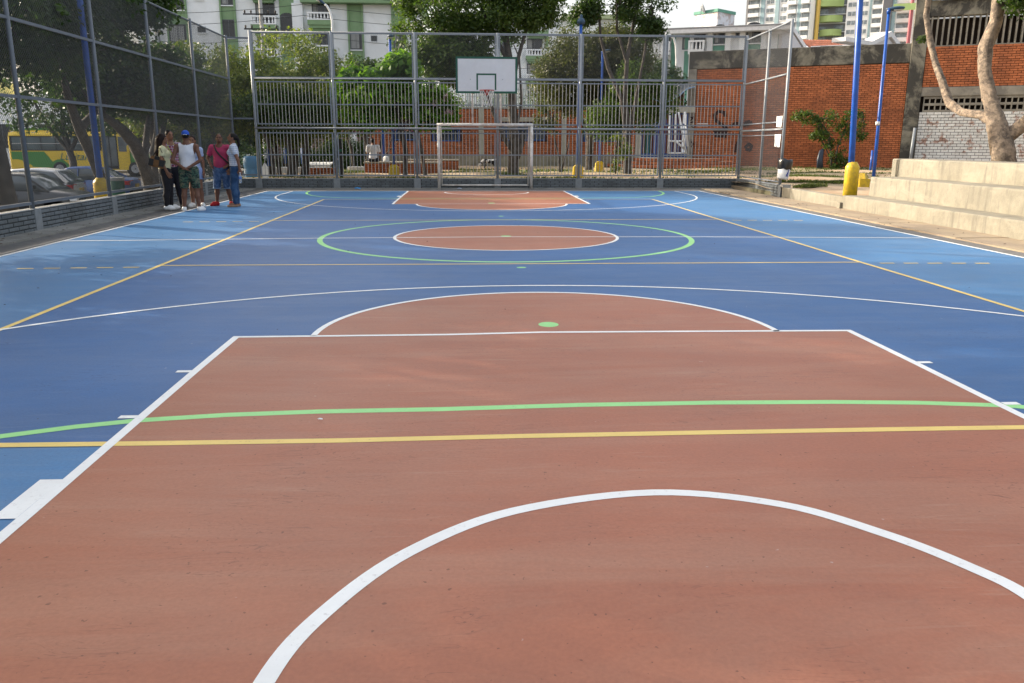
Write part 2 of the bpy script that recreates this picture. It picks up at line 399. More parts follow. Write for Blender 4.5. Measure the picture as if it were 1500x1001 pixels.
# apron strips and slabs beside the court
CONC_L = M('apron_concrete', (.25,.245,.225), .9, .2, 2.2, bmp=.35, stain=(.12,.115,.1), stain_amt=.55)
CONC_R = M('tan_concrete', (.33,.26,.175), .9, .2, 2.0, bmp=.3, stain=(.22,.17,.13), stain_amt=.6)  # tan slabs on the right, against grey ones on the left
def slabs(x0, x1, y0, y1, mat, step, tilt):
    y = y0
    while y < y1-.05:
        L = min(step*random.uniform(.9,1.1), y1-y); b = MB()
        ins = .008; z = random.uniform(.018,.03)
        b.box(x0, x1, y+ins, y+L-ins, -.05, z)
        g = b.build('paving_slab', mat); struct(g); y += L
slabs(-7.92, -7.42, -8, 14.3, CONC_L, 2.6, 0)
slabs(7.18, 8.12, -8, 14.3, CONC_R, 2.4, 0)
slabs(-7.5, 8.3, 14.12, 14.4, CONC_L, 3.4, 0)

# park soil behind the fence, one metre above the street
def park_mat():
    m, t, p = new_mat('park_soil'); v = coords(t, True)
    n1 = noise(t, .3, 6, .65, v, .5); n2 = noise(t, 3.5, 6, .7, v)
    vs_ = coords(t, True, (.25, 1.0, 1)); n3 = noise(t, .55, 6, .7, vs_, .5)
    out = mixc(t, (.40,.27,.16), (.52,.40,.26), ramp(t, n2, (.3,0),(.7,1)))
    out = mixc(t, out, (.30,.15,.075), ramp(t, n1, (.5,0),(.7,.7)))
    out = mixc(t, out, (.11,.14,.04), ramp(t, n3, (.5,0),(.6,.85)))
    t.links.new(out, p.inputs['Base Color']); p.inputs['Roughness'].default_value = .95
    bump(t, p, n2, .6, .03); return m
PARK = park_mat()
b = MB(); nx, ny = 60, 50; X0, X1, Y0, Y1 = -8.3, 42, 14.7, 60
def parkz(x, y): return .27 + .03*math.sin(x*1.3+y*.7) + .025*math.sin(y*1.9-x*.4)
def grid(name, X0, X1, Y0, Y1, nx, ny, zf, mat):
    b = MB()
    for j in range(ny+1):
        for i in range(nx+1):
            x = X0+(X1-X0)*i/nx; y = Y0+(Y1-Y0)*j/ny; b.v.append((x, y, zf(x, y)))
    for j in range(ny):
        for i in range(nx):
            a = j*(nx+1)+i; b.f.append((a, a+1, a+nx+2, a+nx+1)); b.m.append(0)
    return struct(b.build(name, mat, smooth=True))
grid('park_ground', -8.6, 45, 14.62, 40, 80, 50, parkz, PARK)
grid('park_ground', 8.28, 45, 5.3, 14.62, 60, 24, lambda x, y: parkz(x, y)-.04, PARK)
grid('park_ground', 9.9, 45, -12, 5.3, 50, 24, lambda x, y: .95+.03*math.sin(x*2+y), PARK)
# street side, lower than the court
grid('verge', -12.5, -8.2, -18, 46, 8, 40, lambda x, y: -.95+.9*max(0, min(1, (x+9.6)/1.3))+.02*math.sin(3*y), TERR)
sheet('car_park', rect(-40, -12.4, -20, 31), -1.0, M('car_park_tarmac', (.10,.098,.095), .9, .25, 3, bmp=.4))
b = MB(); b.poly([(-80,31,-1.0),(-8.6,31,-1.0),(-8.6,36,-.6),(-80,36,-.6)]); b.poly([(-80,36,-.6),(-8.6,36,-.6),(-8.6,45,-.58),(-80,45,-.58)]); struct(b.build('road', ASPH))
b = MB(); b.box(-80, 60, 45, 110, -1.2, -.44); struct(b.build('pavement', M('grey_pavement', (.16,.155,.14), .9, .2, 2)))
b = MB(); b.box(-8.6, 45, 14.66, 40, -1.25, .2); b.box(8.3, 45, 5.3, 14.66, -1.25, .12); b.box(9.95, 45, -12, 5.3, -1.25, .85); struct(b.build('park_bank', TERR))
# ------------------------------------------------------------------ low brick walls round the court
def frame_M(p0, p1, z=0):
    """local x along p0->p1, local -y outward (the seen face), local z up"""
    d = Vector((p1[0]-p0[0], p1[1]-p0[1], 0)).normalized(); n = Vector((0,0,1)).cross(d)
    m = Matrix.Identity(4)
    for i, a in enumerate((d, n, Vector((0,0,1)))):
        for k in range(3): m[k][i] = a[k]
    m[0][3], m[1][3], m[2][3] = p0[0], p0[1], z
    return m
def brick_mesh(name, L, H, D, c, mat):
    b = MB(); b.bevel_box(0, L, 0, D, 0, H, c); me = bpy.data.meshes.new(name); me.from_pydata(b.v, [], b.f); me.materials.append(mat); return me
def brick_rows(parent, Mw, W, H, bl, bh, gap, proud, mat_o, mat_s, limit, holes=(), order=None, z0=0, jit=.003, x0=0, name='brick'):
    """running-bond bricks on the local x-z face; the `limit` first in `order` are parts, the rest one joined part"""
    cells = []; nr = int(round(H/bh))
    for r in range(nr):
        off = -(r % 2)*bl/2; x = off
        while x < W-.01:
            iv = [(max(x, 0), min(x+bl, W))]; zc = z0+r*bh+bh/2
            for h in holes:
                if h[2]-.01 < zc < h[3]+.01:
                    nv = []
                    for (p, q) in iv:
                        if h[1]-x0 <= p or h[0]-x0 >= q: nv.append((p, q)); continue
                        if p < h[0]-x0: nv.append((p, h[0]-x0))
                        if q > h[1]-x0: nv.append((h[1]-x0, q))
                    iv = nv
            for (p, q) in iv:
                a, e = p+gap/2, q-gap/2
                if e-a > bl*.1: cells.append((x0+a, e-a, z0+r*bh+gap/2, r))
            x += bl
    if order: cells.sort(key=order)
    full = bl-gap; meshes = {}
    rest = MB()
    for i, (a, L, z, r) in enumerate(cells):
        dy = random.uniform(-jit, jit)
        if i < limit:
            key = round(L, 2)
            if key not in meshes: meshes[key] = brick_mesh(name, L, bh-gap, proud+.03, .004, mat_o)
            o = bpy.data.objects.new(name, meshes[key]); C.objects.link(o); o.parent = parent
            o.matrix_local = Mw @ Matrix.Translation((a, -proud+dy, z))
        else:
            rest.bevel_box(a, a+L, -proud+dy, .03, z, z+bh-gap, .004, 0, Mw)
    if rest.v: stuff(rest.build(name+'_courses', mat_s, parent))
def low_wall(label, p0, p1, h, courses, bl, pil, cut=1e9):
    w = thing('low_brick_wall', label, 'wall', group=None)
    L = (Vector(p1)-Vector(p0)).length; Mw = frame_M(p0, p1)
    b = MB(); b.box(0, L, 0, .16, -1.2, h-.012, 0, Mw); b.build('wall_core', GREYMORT, w)
    b = MB(); b.bevel_box(-.01, L+.01, -.013, .17, h-.012, h+.008, .004, 0, Mw); b.build('coping', M('grey_painted_render', (.2,.215,.225), .65, .15, 8), w)
    holes = []
    for x in pil:
        b = MB(); b.bevel_box(x-.11, x+.11, -.022, .1, 0, h-.013, .006, 0, Mw); b.build('pilaster', M('grey_painted_render', (.2,.215,.225)), w); holes.append((x-.108, x+.108, -1, 9))
    bh = (h-.014)/courses
    brick_rows(w, Mw, L, h-.012, bl, bh, .02, .014, GREYBRICK, GREYBRICK, 300, holes)
    return w
LX, FY = -7.92, 14.42
PL = [-1.95, 1.2, 4.38, 7.45, 10.75]
low_wall('long low grey painted brick wall under the left chain link fence', (-7.86, -5.2), (-8.0, FY), .375, 5, .31, [y+5.2 for y in PL])
PF = [-7.38, -4.86, -2.23, .42, 3.12, 5.87, 8.55]
low_wall('low dark grey brick wall under the barred fence behind the goal', (-8.0, FY), (8.56, FY), .325, 5, .295, [x+8.0 for x in PF])
low_wall('short low brick wall in dappled sun below the right fence end', (8.5, FY), (8.27, 9.85), .33, 4, .31, [2.25, 4.45])

# ------------------------------------------------------------------ chain link and fences
def chain_link(mb, p0, p1, z0, z1, pitch=.063, w=.0036):
    """diagonal wires clipped to an upright rectangle"""
    p0 = Vector((p0[0], p0[1], 0)); d = Vector((p1[0], p1[1], 0))-p0; W = d.length; d.normalize(); H = z1-z0
    nrm = Vector((-d.y, d.x, 0))
    for s in (0, 1):
        k = -H
        while k < W:
            a0, b0 = k, 0.0; a1, b1 = k+H, H
            if a0 < 0: b0 = -a0; a0 = 0
            if a1 > W: b1 -= (a1-W); a1 = W
            if a1-a0 > .01:
                if s: A, B = (W-a0, b0), (W-a1, b1)
                else: A, B = (a0, b0), (a1, b1)
                o = nrm*(w*.55*(1 if s else -1))
                q0 = p0+d*A[0]+Vector((0,0,z0+A[1]))+o; q1 = p0+d*B[0]+Vector((0,0,z0+B[1]))+o
                mb.bar(q0, q1, w, w)
            k += pitch
# left fence
F = thing('chain_link_fence', 'tall grey chain link fence along the left side of the court', 'fence')
def lx(y): return -7.93 - .14*(y+5.2)/19.6
ZT = 4.66
def post(parent, x, y, z0, z1, r, mat=STEEL_BACKLIT):
    b = MB(); b.tube([(x,y,z0),(x,y,z1)], r, 10); return b.build('post', mat, parent, True)
ys = [-5.1]+PL+[14.3]
for y in ys: post(F, lx(y), y, .35, ZT+.06, .04)
for z, nm in ((ZT, 'top_rail'), (3.42, 'rail'), (2.2, 'rail'), (.47, 'bottom_rail')):
    b = MB()
    for i in range(len(ys)-1):
        (b.tube if nm == 'top_rail' else b.bar)(*(([(lx(ys[i]),ys[i]+.04,z),(lx(ys[i+1]),ys[i+1]-.04,z)], .026) if nm == 'top_rail' else ((lx(ys[i]),ys[i]+.04,z), (lx(ys[i+1]),ys[i+1]-.04,z), .05, .05)))
    b.build(nm, STEEL_BACKLIT, F)
for i in range(len(ys)-1):
    b = MB(); chain_link(b, (lx(ys[i])-.02, ys[i]+.03), (lx(ys[i+1])-.02, ys[i+1]-.03), .46, ZT); stuff(b.build('chain_link', WIRE, F))
# corner panel joining it to the far fence
cx0, cx1 = lx(14.3), -7.42
for z in (ZT, 2.22, .45):
    b = MB(); b.bar((cx0+.03,14.36,z), (cx1,14.44,z), .05, .05); b.build('corner_rail', STEEL_BACKLIT, F)
b = MB(); chain_link(b, (cx0+.03, 14.34), (cx1-.03, 14.42), .45, ZT); stuff(b.build('chain_link', WIRE, F))

# far fence with barred panels
F = thing('barred_fence', 'tall grey fence behind the goal with vertical bars below and wire mesh on top', 'fence')
FYc = 14.5; FT = 4.86
bar_me = {}
def bar_obj(parent, x, y, z0, z1):
    L = round(z1-z0, 3)
    if L not in bar_me:
        b = MB(); b.tube([(0,0,0),(0,0,L)], .0105, 6); me = bpy.data.meshes.new('bar'); me.from_pydata(b.v, [], b.f); me.materials.append(M('bar_steel', (.34,.335,.325), .5, .1, 12)); bar_me[L] = me
    o = link('bar', bar_me[L], parent, (x, y, z0)); return o
for i, x in enumerate(PF):
    post(F, x, FYc, .3, FT+.03, .045, STEEL_L)
b = MB(); b.tube([(PF[0],FYc,FT),(PF[-1],FYc,FT)], .022, 8); b.build('top_rail', STEEL, F, True)
b = MB(); b.tube([(PF[0],FYc-.05,1.93),(PF[-1],FYc-.05,1.93)], .032, 10); b.build('pipe_rail', STEEL_L, F, True)
b = MB(); b.tube([(PF[0],FYc-.02,3.46),(PF[-1],FYc-.02,3.46)], .024, 8); b.build('rail', STEEL, F, True)
for i in range(6):
    xa, xb = PF[i]+.05, PF[i+1]-.05
    fr = MB()
    for z in (3.5, FT-.03): fr.bar((xa,FYc,z), (xb,FYc,z), .03)
    for x in (xa+.02, xb-.02): fr.bar((x,FYc,3.5), (x,FYc,FT-.03), .035)
    mf = fr.build('mesh_panel', STEEL, F)
    b = MB(); chain_link(b, (xa, FYc), (xb, FYc), 3.5, FT-.03); stuff(b.build('chain_link', WIRE, mf))
    for (z0, zm, z1) in ((.43, 1.09, 1.78), (2.06, 2.67, 3.36)):
        fr = MB()
        for z in (z0, zm, z1): fr.bar((xa+.05,FYc,z), (xb-.05,FYc,z), .03, .036)
        for x in (xa+.035, xb-.035): fr.bar((x,FYc,z0-.018), (x,FYc,z1+.018), .04, .04)
        g = fr.build('grille_panel', STEEL, F)
        n = 20; up_ = .075 if z0 < 1 else .03; dn = .03 if z0 < 1 else .06
        for k in range(1, n+1):
            bar_obj(g, xa+.05+(xb-xa-.1)*k/(n+1), FYc, z0-dn, z1+up_)
# right end fence
F = thing('chain_link_fence', 'short return of wire mesh fence at the right corner with paper notices and a bucket', 'fence')
RP = [(8.55,14.4),(8.45,12.15),(8.33,10.15)]
for k, (x, y) in enumerate(RP[1:]): post(F, x, y, .3, 4.8, .042, STEEL_L)
for z, nm, r in ((4.74,'top_rail',.024),(3.36,'rail',.026),(2.08,'rail',.02),(1.88,'pipe_rail',.03),(1.72,'rail',.016),(.42,'bottom_rail',.02)):
    b = MB()
    for k in range(2):
        p, q = RP[k], RP[k+1]
        b.tube([(p[0]-.03,p[1],z),(q[0]-.03,q[1],z)], r, 8)
    b.build(nm, STEEL if nm != 'pipe_rail' else STEEL_L, F, True)
for k in range(2):
    b = MB(); chain_link(b, RP[k], RP[k+1], .42, 4.74); stuff(b.build('chain_link', WIRE, F))
PAPER = M('paper', (.68,.7,.68), .8, .05, 6)
for (z0, z1, y0, y1, lb) in ((1.93, 2.24, 10.22, 10.62, 'upper white paper notice tied to the right fence post'), (1.38, 1.74, 10.24, 10.66, 'lower white paper notice hanging under the pipe rail')):
    b = MB(); n = 5
    for j in range(n+1):
        y = y0+(y1-y0)*j/n
        b.v += [(8.27+.012*math.sin(j*1.7), y, z0+.02*(j/n)), (8.275+.01*math.cos(j*2), y, z1)]
    for j in range(n): b.f.append((2*j, 2*j+2, 2*j+3, 2*j+1)); b.m.append(0)
    o = b.build('paper_notice', PAPER); sm = o.modifiers.new('thick', 'SOLIDIFY'); sm.thickness = .002
    tag(o, lb, 'notice', 'paper notices on the right fence')
# bucket bin hung on the end post
bk = thing('hanging_bin', 'white bucket lined with a black bag hanging on the end post of the right fence', 'bin', (8.31, 9.93, .51))
bk.rotation_euler = (R(-4), R(7), 0); bk.scale = (1.0, 1.0, 1.32)
b = MB(); b.lathe([(.15,-.0),(.155,.02),(.185,.3),(.175,.3),(.14,.03)], 20); b.build('bucket', WHITE, bk, True)
b = MB()
prof = [(.186,.2),(.196,.22),(.2,.3),(.206,.36),(.2,.4),(.185,.41),(.172,.38),(.15,.2),(.0,.12)]
b.lathe(prof, 24); 
for i, v in enumerate(b.v):
    a = math.atan2(v[1], v[0]); k = 1+.03*math.sin(a*7+v[2]*30)+.02*math.sin(a*13); b.v[i] = (v[0]*k, v[1]*k, v[2]+.012*math.sin(a*5))
b.build('bin_liner', M('black_bag', (.012,.012,.014), .28, .2, 30, spec=.6), bk, True)
b = MB()
def onb(a, z): 
    r = .157+.1*z+.004; return (r*math.cos(a), r*math.sin(a), z)
def curved(mb, a0, a1, z0, z1, n=5):
    for k in range(n):
        s, e = a0+(a1-a0)*k/n, a0+(a1-a0)*(k+1)/n
        mb.poly([onb(s,z0), onb(e,z0), onb(e,z1), onb(s,z1)])
ac = R(-72)
curved(b, ac-.22, ac-.02, .05, .1); curved(b, ac+.05, ac+.2, .05, .19); curved(b, ac+.12, ac+.22, .04, .12); curved(b, ac-.1, ac+.12, .1, .14); curved(b, ac+.0, ac+.12, .15, .2)
b.build('emblem', M('blue_print', (.02,.05,.3), .5), bk)
b = MB(); b.bar((-.15,.02,.34), (-.02,.19,.34), .02, .03); b.bar((-.1,.1,.25),(-.05,.22,.25),.02,.02); b.build('bracket', STEEL, bk)

# ------------------------------------------------------------------ goal with backboard
GY = 14.0
g = thing('goal_with_hoop', 'white steel futsal goal carrying a basketball backboard and hoop', 'goal', (0,0,0))
GW = M('goal_white', (.66,.64,.6), .45, .12, 7, stain=(.32,.25,.2), stain_amt=.6, stain_scale=3.2)
for x in (-1.5, 1.5):
    b = MB(); b.tube([(x,GY,0),(x,GY,2.0)], .048, 14); b.build('goal_post', GW, g, True)
b = MB(); b.tube([(-1.548,GY,2.045),(1.548,GY,2.045)], .048, 14); b.build('crossbar', GW, g, True)
b = MB(); b.tube([(-1.42,GY+.33,.12),(1.42,GY+.33,.12)], .026, 10); b.build('rear_bar', GW, g, True)
for x in (-1.42, 1.42):
    b = MB(); b.tube([(x,GY+.05,1.98),(x+.0,GY+.3,1.6),(x,GY+.33,.1)], .024, 8); b.build('back_stay', GW, g, True)
for x in (-.4, .51):
    b = MB(); b.tube([(x,GY+.0,2.05),(x+.0,GY+.0,4.0)], .032, 10); b.build('support_post', GW, g, True)
BY = 13.93; bx0, bx1, bz0, bz1 = -.905, 1.01, 3.02, 4.1
bb = MB(); bb.box(bx0, bx1, BY-.03, BY+.03, bz0, bz1)
BBW = M('backboard_white', (.62,.65,.69), .4, .05, 4, stain=(.5,.51,.53), stain_amt=.2, stain_scale=2)
board = bb.build('backboard', BBW, g)
GREEN = M('dark_green_paint', (.012,.085,.055), .45, .12, 8)
b = MB(); t = .05
for (a, c, d, e) in ((bx0-.012,bx1+.012,bz0-.012,bz0+t),(bx0-.012,bx1+.012,bz1-t,bz1+.012),(bx0-.012,bx0+t,bz0+t,bz1-t),(bx1-t,bx1+.012,bz0+t,bz1-t)): b.box(a, c, BY-.036, BY+.034, d, e)
b.build('border', GREEN, board)
b = MB(); sx0, sx1, sz0, sz1 = -.27, .36, 3.11, 3.61
for (a, c, d, e) in ((sx0,sx1,sz1-t,sz1),(sx0,sx0+t,sz0,sz1-t),(sx1-t,sx1,sz0,sz1-t)): b.box(a, c, BY-.034, BY-.028, d, e)
b.build('target_square', GREEN, board)
b = MB()
for x in (-.46, .56):
    b.lathe([(.013,0),(.013,.006),(0,.009)], 8, (x, BY-.03, 3.43), Matrix.Rotation(R(90), 3, 'X'))
b.build('bolt', STEEL, board)
RED = M('rim_red', (.33,.045,.03), .5, .15, 9)
hc = Vector((.05, BY-.40, 3.08)); b = MB()
ring = [(hc.x+.228*math.cos(R(a)), hc.y+.228*math.sin(R(a)), hc.z) for a in range(0, 361, 12)]
b.tube(ring, .011, 8, cap=False)
for sx in (-1, 1): b.bar((hc.x+sx*.05,BY-.03,hc.z-.02), (hc.x+sx*.09,hc.y+.21,hc.z), .018, .03)
b.box(hc.x-.075, hc.x+.075, BY-.05, BY-.031, hc.z-.13, hc.z+.03); rim = b.build('rim', RED, g)
b = MB(); N = 12
lv = [(.226,0),(.2,-.12),(.165,-.24),(.15,-.36),(.17,-.47)]
for k in range(N):
    for s in (-1, 1):
        pts = []
        for i, (r, z) in enumerate(lv):
            a = 2*math.pi*(k+s*i*.5)/N; sway = .02*i; pts.append((hc.x+r*math.cos(a)+.012*math.sin(k*2.1+i), hc.y+r*math.sin(a), hc.z+z-(.03*math.sin(k*1.7) if i == 4 else 0)))
        b.tube(pts, .0055, 4, cap=False)
b.build('net', M('net_cord', (.7,.7,.68), .8, .1, 20), g)

# ------------------------------------------------------------------ right side: kerb, bleachers, poles
def streaked(name, col, dark, light):
    m, t, p = new_mat(name); v = coords(t, True); n1 = noise(t, .9, 7, .7, v, .4); n2 = noise(t, 7, 6, .75, v)
    out = mixc(t, col, ramp(t, n1, (.3, .78), (.7, 1.15)), 1, 'MULTIPLY'); out = mixc(t, out, ramp(t, n2, (.3, .86), (.7, 1.08)), 1, 'MULTIPLY')
    sv = coords(t, True, (1, 3.2, .35)); st_ = ramp(t, noise(t, 2.2, 5, .65, sv, .3), (.52, 0), (.66, .65)); out = mixc(t, out, dark, st_)
    pt = ramp(t, noise(t, 22, 5, .8, v), (.62, 0), (.72, .75)); out = mixc(t, out, dark, pt)
    lt = ramp(t, noise(t, 1.7, 5, .6, coords(t, True, (1, .6, 1.6)), 1.0), (.56, 0), (.66, .5)); out = mixc(t, out, light, lt)
    t.links.new(out, p.inputs['Base Color']); p.inputs['Roughness'].default_value = .9; p.inputs['Specular IOR Level'].default_value = .25
    bump(t, p, n2, .55, .02); return m
KERB = streaked('bleacher_concrete', (.272,.25,.196), (.15,.14,.115), (.33,.30,.235))
k = thing('kerb_wall', 'low bare concrete kerb between the right fence end and the steps', 'wall')
b = MB(); Mk = frame_M((8.27, 9.8), (8.1, 5.5)); b.bevel_box(0, 4.3, 0, .18, -.2, .285, .012, 0, Mk); b.build('kerb', KERB, k)
b = MB(); b.bevel_box(-.12, .12, -.03, .2, .285, .36, .008, 0, Mk); b.build('post_base', CONC, k)
bl = thing('bleachers', 'three tier bare concrete bleacher steps on the right of the court', 'bleachers')
def tier(x0, x1, y0, y1, z0, z1, seed):
    """a cast step with slightly uneven edges"""
    random.seed(seed); b = MB(); n = 16; rings = []
    for j in range(n+1):
        y = y0+(y1-y0)*j/n; e = lambda a=.008: random.uniform(-a, a)
        rings.append([(x1,y,z0),(x0+e(.004),y,z0),(x0+e(),y,z1-.03+e(.004)),(x0+.012+e(.006),y,z1-.008+e(.004)),(x0+.04,y,z1+e(.003)),(x1,y,z1)])
    b.loft(rings); return b.build('step', KERB, bl)
tier(8.06, 8.7, -9, 5.55, -.1, .32, 1); tier(8.6, 9.4, -9, 5.36, .2, .755, 2); tier(9.3, 9.98, -9, 5.8, .6, 1.15, 3)
b = MB(); b.box(8.0, 8.12, 5.5, 5.66, -.05, .16); b.build('end_block', KERB, bl)
random.seed(5)
def light_pole(label, x, y, zb, ztop, r0, r1, yb_r, yb_h, lean=0, group=None, head=False):
    t = thing('light_pole', label, 'pole', (x, y, 0), group=group)
    b = MB(); b.tube([(0,0,zb+.05),(lean*.3,0,zb+(ztop-zb)*.3),(lean,0,ztop)], [r0, r0*.95, r1], 14); b.build('shaft', BLUE_PAINT, t, True)
    if yb_r:
        b = MB(); b.lathe([(yb_r*1.0,zb-.1),(yb_r*1.0,zb+yb_h*.84),(yb_r*.97,zb+yb_h*.87),(r0*1.25,zb+yb_h),(r0*.9,zb+yb_h)], 20)
        b.build('base', YELLOW_PAINT, t, True)
    return t
light_pole('thick blue pole with a tall yellow base on the end of the bleachers', 8.45, 6.0, .27, 8.2, .072, .06, .16, .80, -.36)
lp = light_pole('thin blue street lamp pole with a lamp head above the right brick wall', 11.14, 10.3, .2, 5.02, .05, .04, 0, 0, -.06)
b = MB(); b.lathe([(.11,.5),(.13,.0)], 4, (-.28, .1, .3)); 
ob = MB(); ob.box(-.42,-.12,-.05,.3,.2,.5); ob.lathe([(.18,0),(.1,.16)], 4, (-.27,.12,.5)); ob.build('base', YELLOW_PAINT, lp)
def lamp_head(parent, p, d, s=1.0, mat=None):
    """cobra-head luminaire: shell, lens"""
    mat = mat or M('lamp_blue', (.03,.07,.12), .45, .1, 8)
    d = Vector(d).normalized(); sd_ = d.cross(Vector((0,0,1))).normalized(); u = sd_.cross(d)
    def ring(t, w, h, dz=0): 
        c = Vector(p)+d*(t*s)+u*(dz*s)
        return [c+sd_*(w*s*math.cos(2*math.pi*k/12))+u*(h*s*math.sin(2*math.pi*k/12)) for k in range(12)]
    b = MB(); b.loft([ring(-.1,.03,.03), ring(0,.07,.05), ring(.12,.13,.075), ring(.3,.15,.08), ring(.44,.12,.06,.0), ring(.5,.05,.03,.01)]); h = b.build('lamp_head', mat, parent, True)
    b = MB(); b.loft([ring(.14,.11,.05,-.045), ring(.3,.125,.055,-.045), ring(.43,.09,.04,-.04)]); b.build('lens', M('lamp_lens', (.5,.5,.46), .3, .05, 5), h, True)
b = MB(); b.tube([(-.06,0,4.98),(-.06,0,5.12)], .055, 12); b.build('collar', BLUE_PAINT, lp, True)
lamp_head(lp, (-.06,0,5.1), (1,-.25,.05), .8)
b = MB(); b.tube([(-.045,-.0,2.0),(-.045,0,2.1)], .062, 10); b.build('tape_band', WHITE, lp, True)
tl = light_pole('thick blue pole with a chipped yellow base behind the left fence', -8.42, 5.0, .0, 9.5, .066, .058, .15, .74)
# ------------------------------------------------------------------ brick walls and school behind the fence
WA = Vector((17.42, 29.5)); WD = Vector((.898, -.44))
def wp(s): return (WA.x+WD.x*s, WA.y+WD.y*s)
S0, S1 = -6.67, 4.06
wl = thing('orange_brick_wall', 'long orange brick wall with a weathered dark concrete beam along its top', 'wall')
Mw = frame_M(wp(S0), wp(S1)); LW_ = S1-S0
b = MB(); b.box(0, LW_, .02, .3, -.3, 5.34, 0, Mw); b.build('wall_core', MORTAR, wl)
b = MB(); b.bevel_box(-.02, LW_-.002, -.05, .36, 5.34, 6.24, .02, 0, Mw); b.build('top_beam', CONC_OLD, wl)
b = MB(); b.bevel_box(-.02, .42, -.06, .34, -.3, 5.338, .015, 0, Mw); b.build('pillar', M('pillar_concrete', (.27,.25,.21), .9, .25, 2, bmp=.4, stain=(.12,.11,.1), stain_amt=.6), wl)
brick_rows(wl, Mw, LW_-.44, 5.1,   .3, .0975, .02, .018, BRICK_O, BRICK, 300, order=lambda c: -c[0]-c[2]*.1, z0=.24, x0=.43)
def on_wall(px, py, off=.03):
    d = fw + rt*((px-750)/CF) - up*((py-500.5)/CF)
    n = Vector((WD.y, -WD.x, 0)); n = Vector((-WD.y, WD.x, 0)); t = ((Vector((WA.x, WA.y, 0))-CAM).dot(n))/d.dot(n)
    p = CAM+d*t; s = (Vector((p.x,p.y))-WA).dot(WD)-S0; return s, p.z
GRAF = M('graffiti_paint', (.035,.014,.012), .8, .3, 6); 
def strokes(parent, name, lists, w, mat, off=-.022):
    b = MB()
    for pts in lists:
        P = [on_wall(*q) for q in pts]
        for i in range(len(P)-1):
            (a, c), (e, f) = P[i], P[i+1]; dx, dz = e-a, f-c; L = math.hypot(dx, dz) or 1; nx_, nz_ = -dz/L*w/2, dx/L*w/2; ex, ez = dx/L*w*.25, dz/L*w*.25
            q = [(a-ex+nx_,off,c-ez+nz_),(a-ex-nx_,off,c-ez-nz_),(e+ex-nx_,off,f+ez-nz_),(e+ex+nx_,off,f+ez+nz_)]
            b.poly([Mw @ Vector(p) for p in q]); off -= .0004
    return b.build(name, mat, parent)
strokes(wl, 'graffiti', [[(1048,177),(1047,169),(1053,163.5),(1061,165),(1062,170)],[(1048,176),(1056,182),(1064,188),(1061,194)],[(1046,191),(1065,190.5)],[(1047,195),(1064,195)],[(1048,199),(1063,200)],
    [(1072,184),(1078,181),(1084,181),(1086,188),(1083,205),(1079,213),(1078,222)],[(1090,184),(1096,182),(1101,180)],[(1091,181),(1098,178)],[(1092,216),(1097,211),(1101,214),(1099,220),(1093,219)]], .17, GRAF)
strokes(wl, 'stencil_marks', [[(x,y),(x+1.9,y-.05)] for y in (181.6,184.6) for x in (1022,1024.6,1027.2,1029.8,1032.4,1035)], .05, WHITE, -.023)
strokes(wl, 'pillar_marks', [[(1012,172),(1016,174)],[(1016,171.5),(1012,177)],[(1011.5,180),(1015.5,179)],[(1012,183),(1016,187)],[(1011.5,190),(1015.5,190)],[(1013,208),(1016,211),(1013,215)]], .07, GRAF, -.07)
# taller building to its right
BPIL = M('pillar_concrete', (.27,.25,.21))
tb = thing('brick_hall', 'tall brick hall with concrete grilles and a white painted lower wall behind the right tree', 'building')
Mt = frame_M(wp(S1), wp(15.5)); LT = 15.5-S1
b = MB(); b.bevel_box(0, .66, -.1, .4, -.3, 8.2, .02, 0, Mt); b.build('pillar', CONC_OLD, tb)
for x in (8.3,):
    b = MB(); b.bevel_box(x, x+.5, -.1, .4, .2, 7.38, .02, 0, Mt); b.build('pillar', BPIL, tb)
b = MB(); b.bevel_box(.662, LT, -.06, .4, 7.4, 8.12, .02, 0, Mt); b.build('top_beam', CONC_OLD, tb)
b = MB(); b.bevel_box(.662, LT, -.07, .4, 3.74, 4.16, .015, 0, Mt); b.build('middle_beam', BPIL, tb)
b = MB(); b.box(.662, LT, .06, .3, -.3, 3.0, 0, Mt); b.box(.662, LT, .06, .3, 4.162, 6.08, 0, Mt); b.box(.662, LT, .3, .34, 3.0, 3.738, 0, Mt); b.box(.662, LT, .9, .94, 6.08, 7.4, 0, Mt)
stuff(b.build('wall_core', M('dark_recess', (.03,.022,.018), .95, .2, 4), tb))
x = .75; k = 0
while x < LT:
    b = MB(); b.bevel_box(x, x+.07, -.02, .3, 6.082, 7.398, .006, 0, Mt); b.build('fin', BPIL, tb); x += .255
b = MB(); b.bevel_box(.662, LT, -.02, .32, 6.03, 6.08, .01, 0, Mt); b.build('ledge', BPIL, tb)
# pierced vent blocks
x = .8
while x < LT-.2:
    if not 8.1 < x < 8.9:
        b = MB()
        for (a, c, z0, z1) in ((0,.055,3.0,3.738),(.055,.25,3.0,3.1),(.055,.25,3.3,3.42),(.055,.25,3.62,3.738)): b.bevel_box(x+a, x+c, -.01, .2, z0+.002, z1-.002, .005, 0, Mt)
        b.build('vent_block', BPIL, tb)
    x += .25
WB = M('flaking_white_brick', (.66,.66,.64), .8, .12, 10, rand=.1, stain=(.3,.13,.075), stain_amt=.8, stain_scale=2.2, st_lo=.53, st_hi=.6)
WBs = M('flaking_white_brick_course', (.66,.66,.64), .8, .12, 10, island=.1, stain=(.3,.13,.075), stain_amt=.8, stain_scale=2.2, st_lo=.53, st_hi=.6)
brick_rows(tb, Mt, 8.3-.68, 2.6,   .33, .137, .02, .016, WB, WBs, 200, order=lambda c: c[0]-c[2]*.3, z0=.4, x0=.67, name='painted_brick')
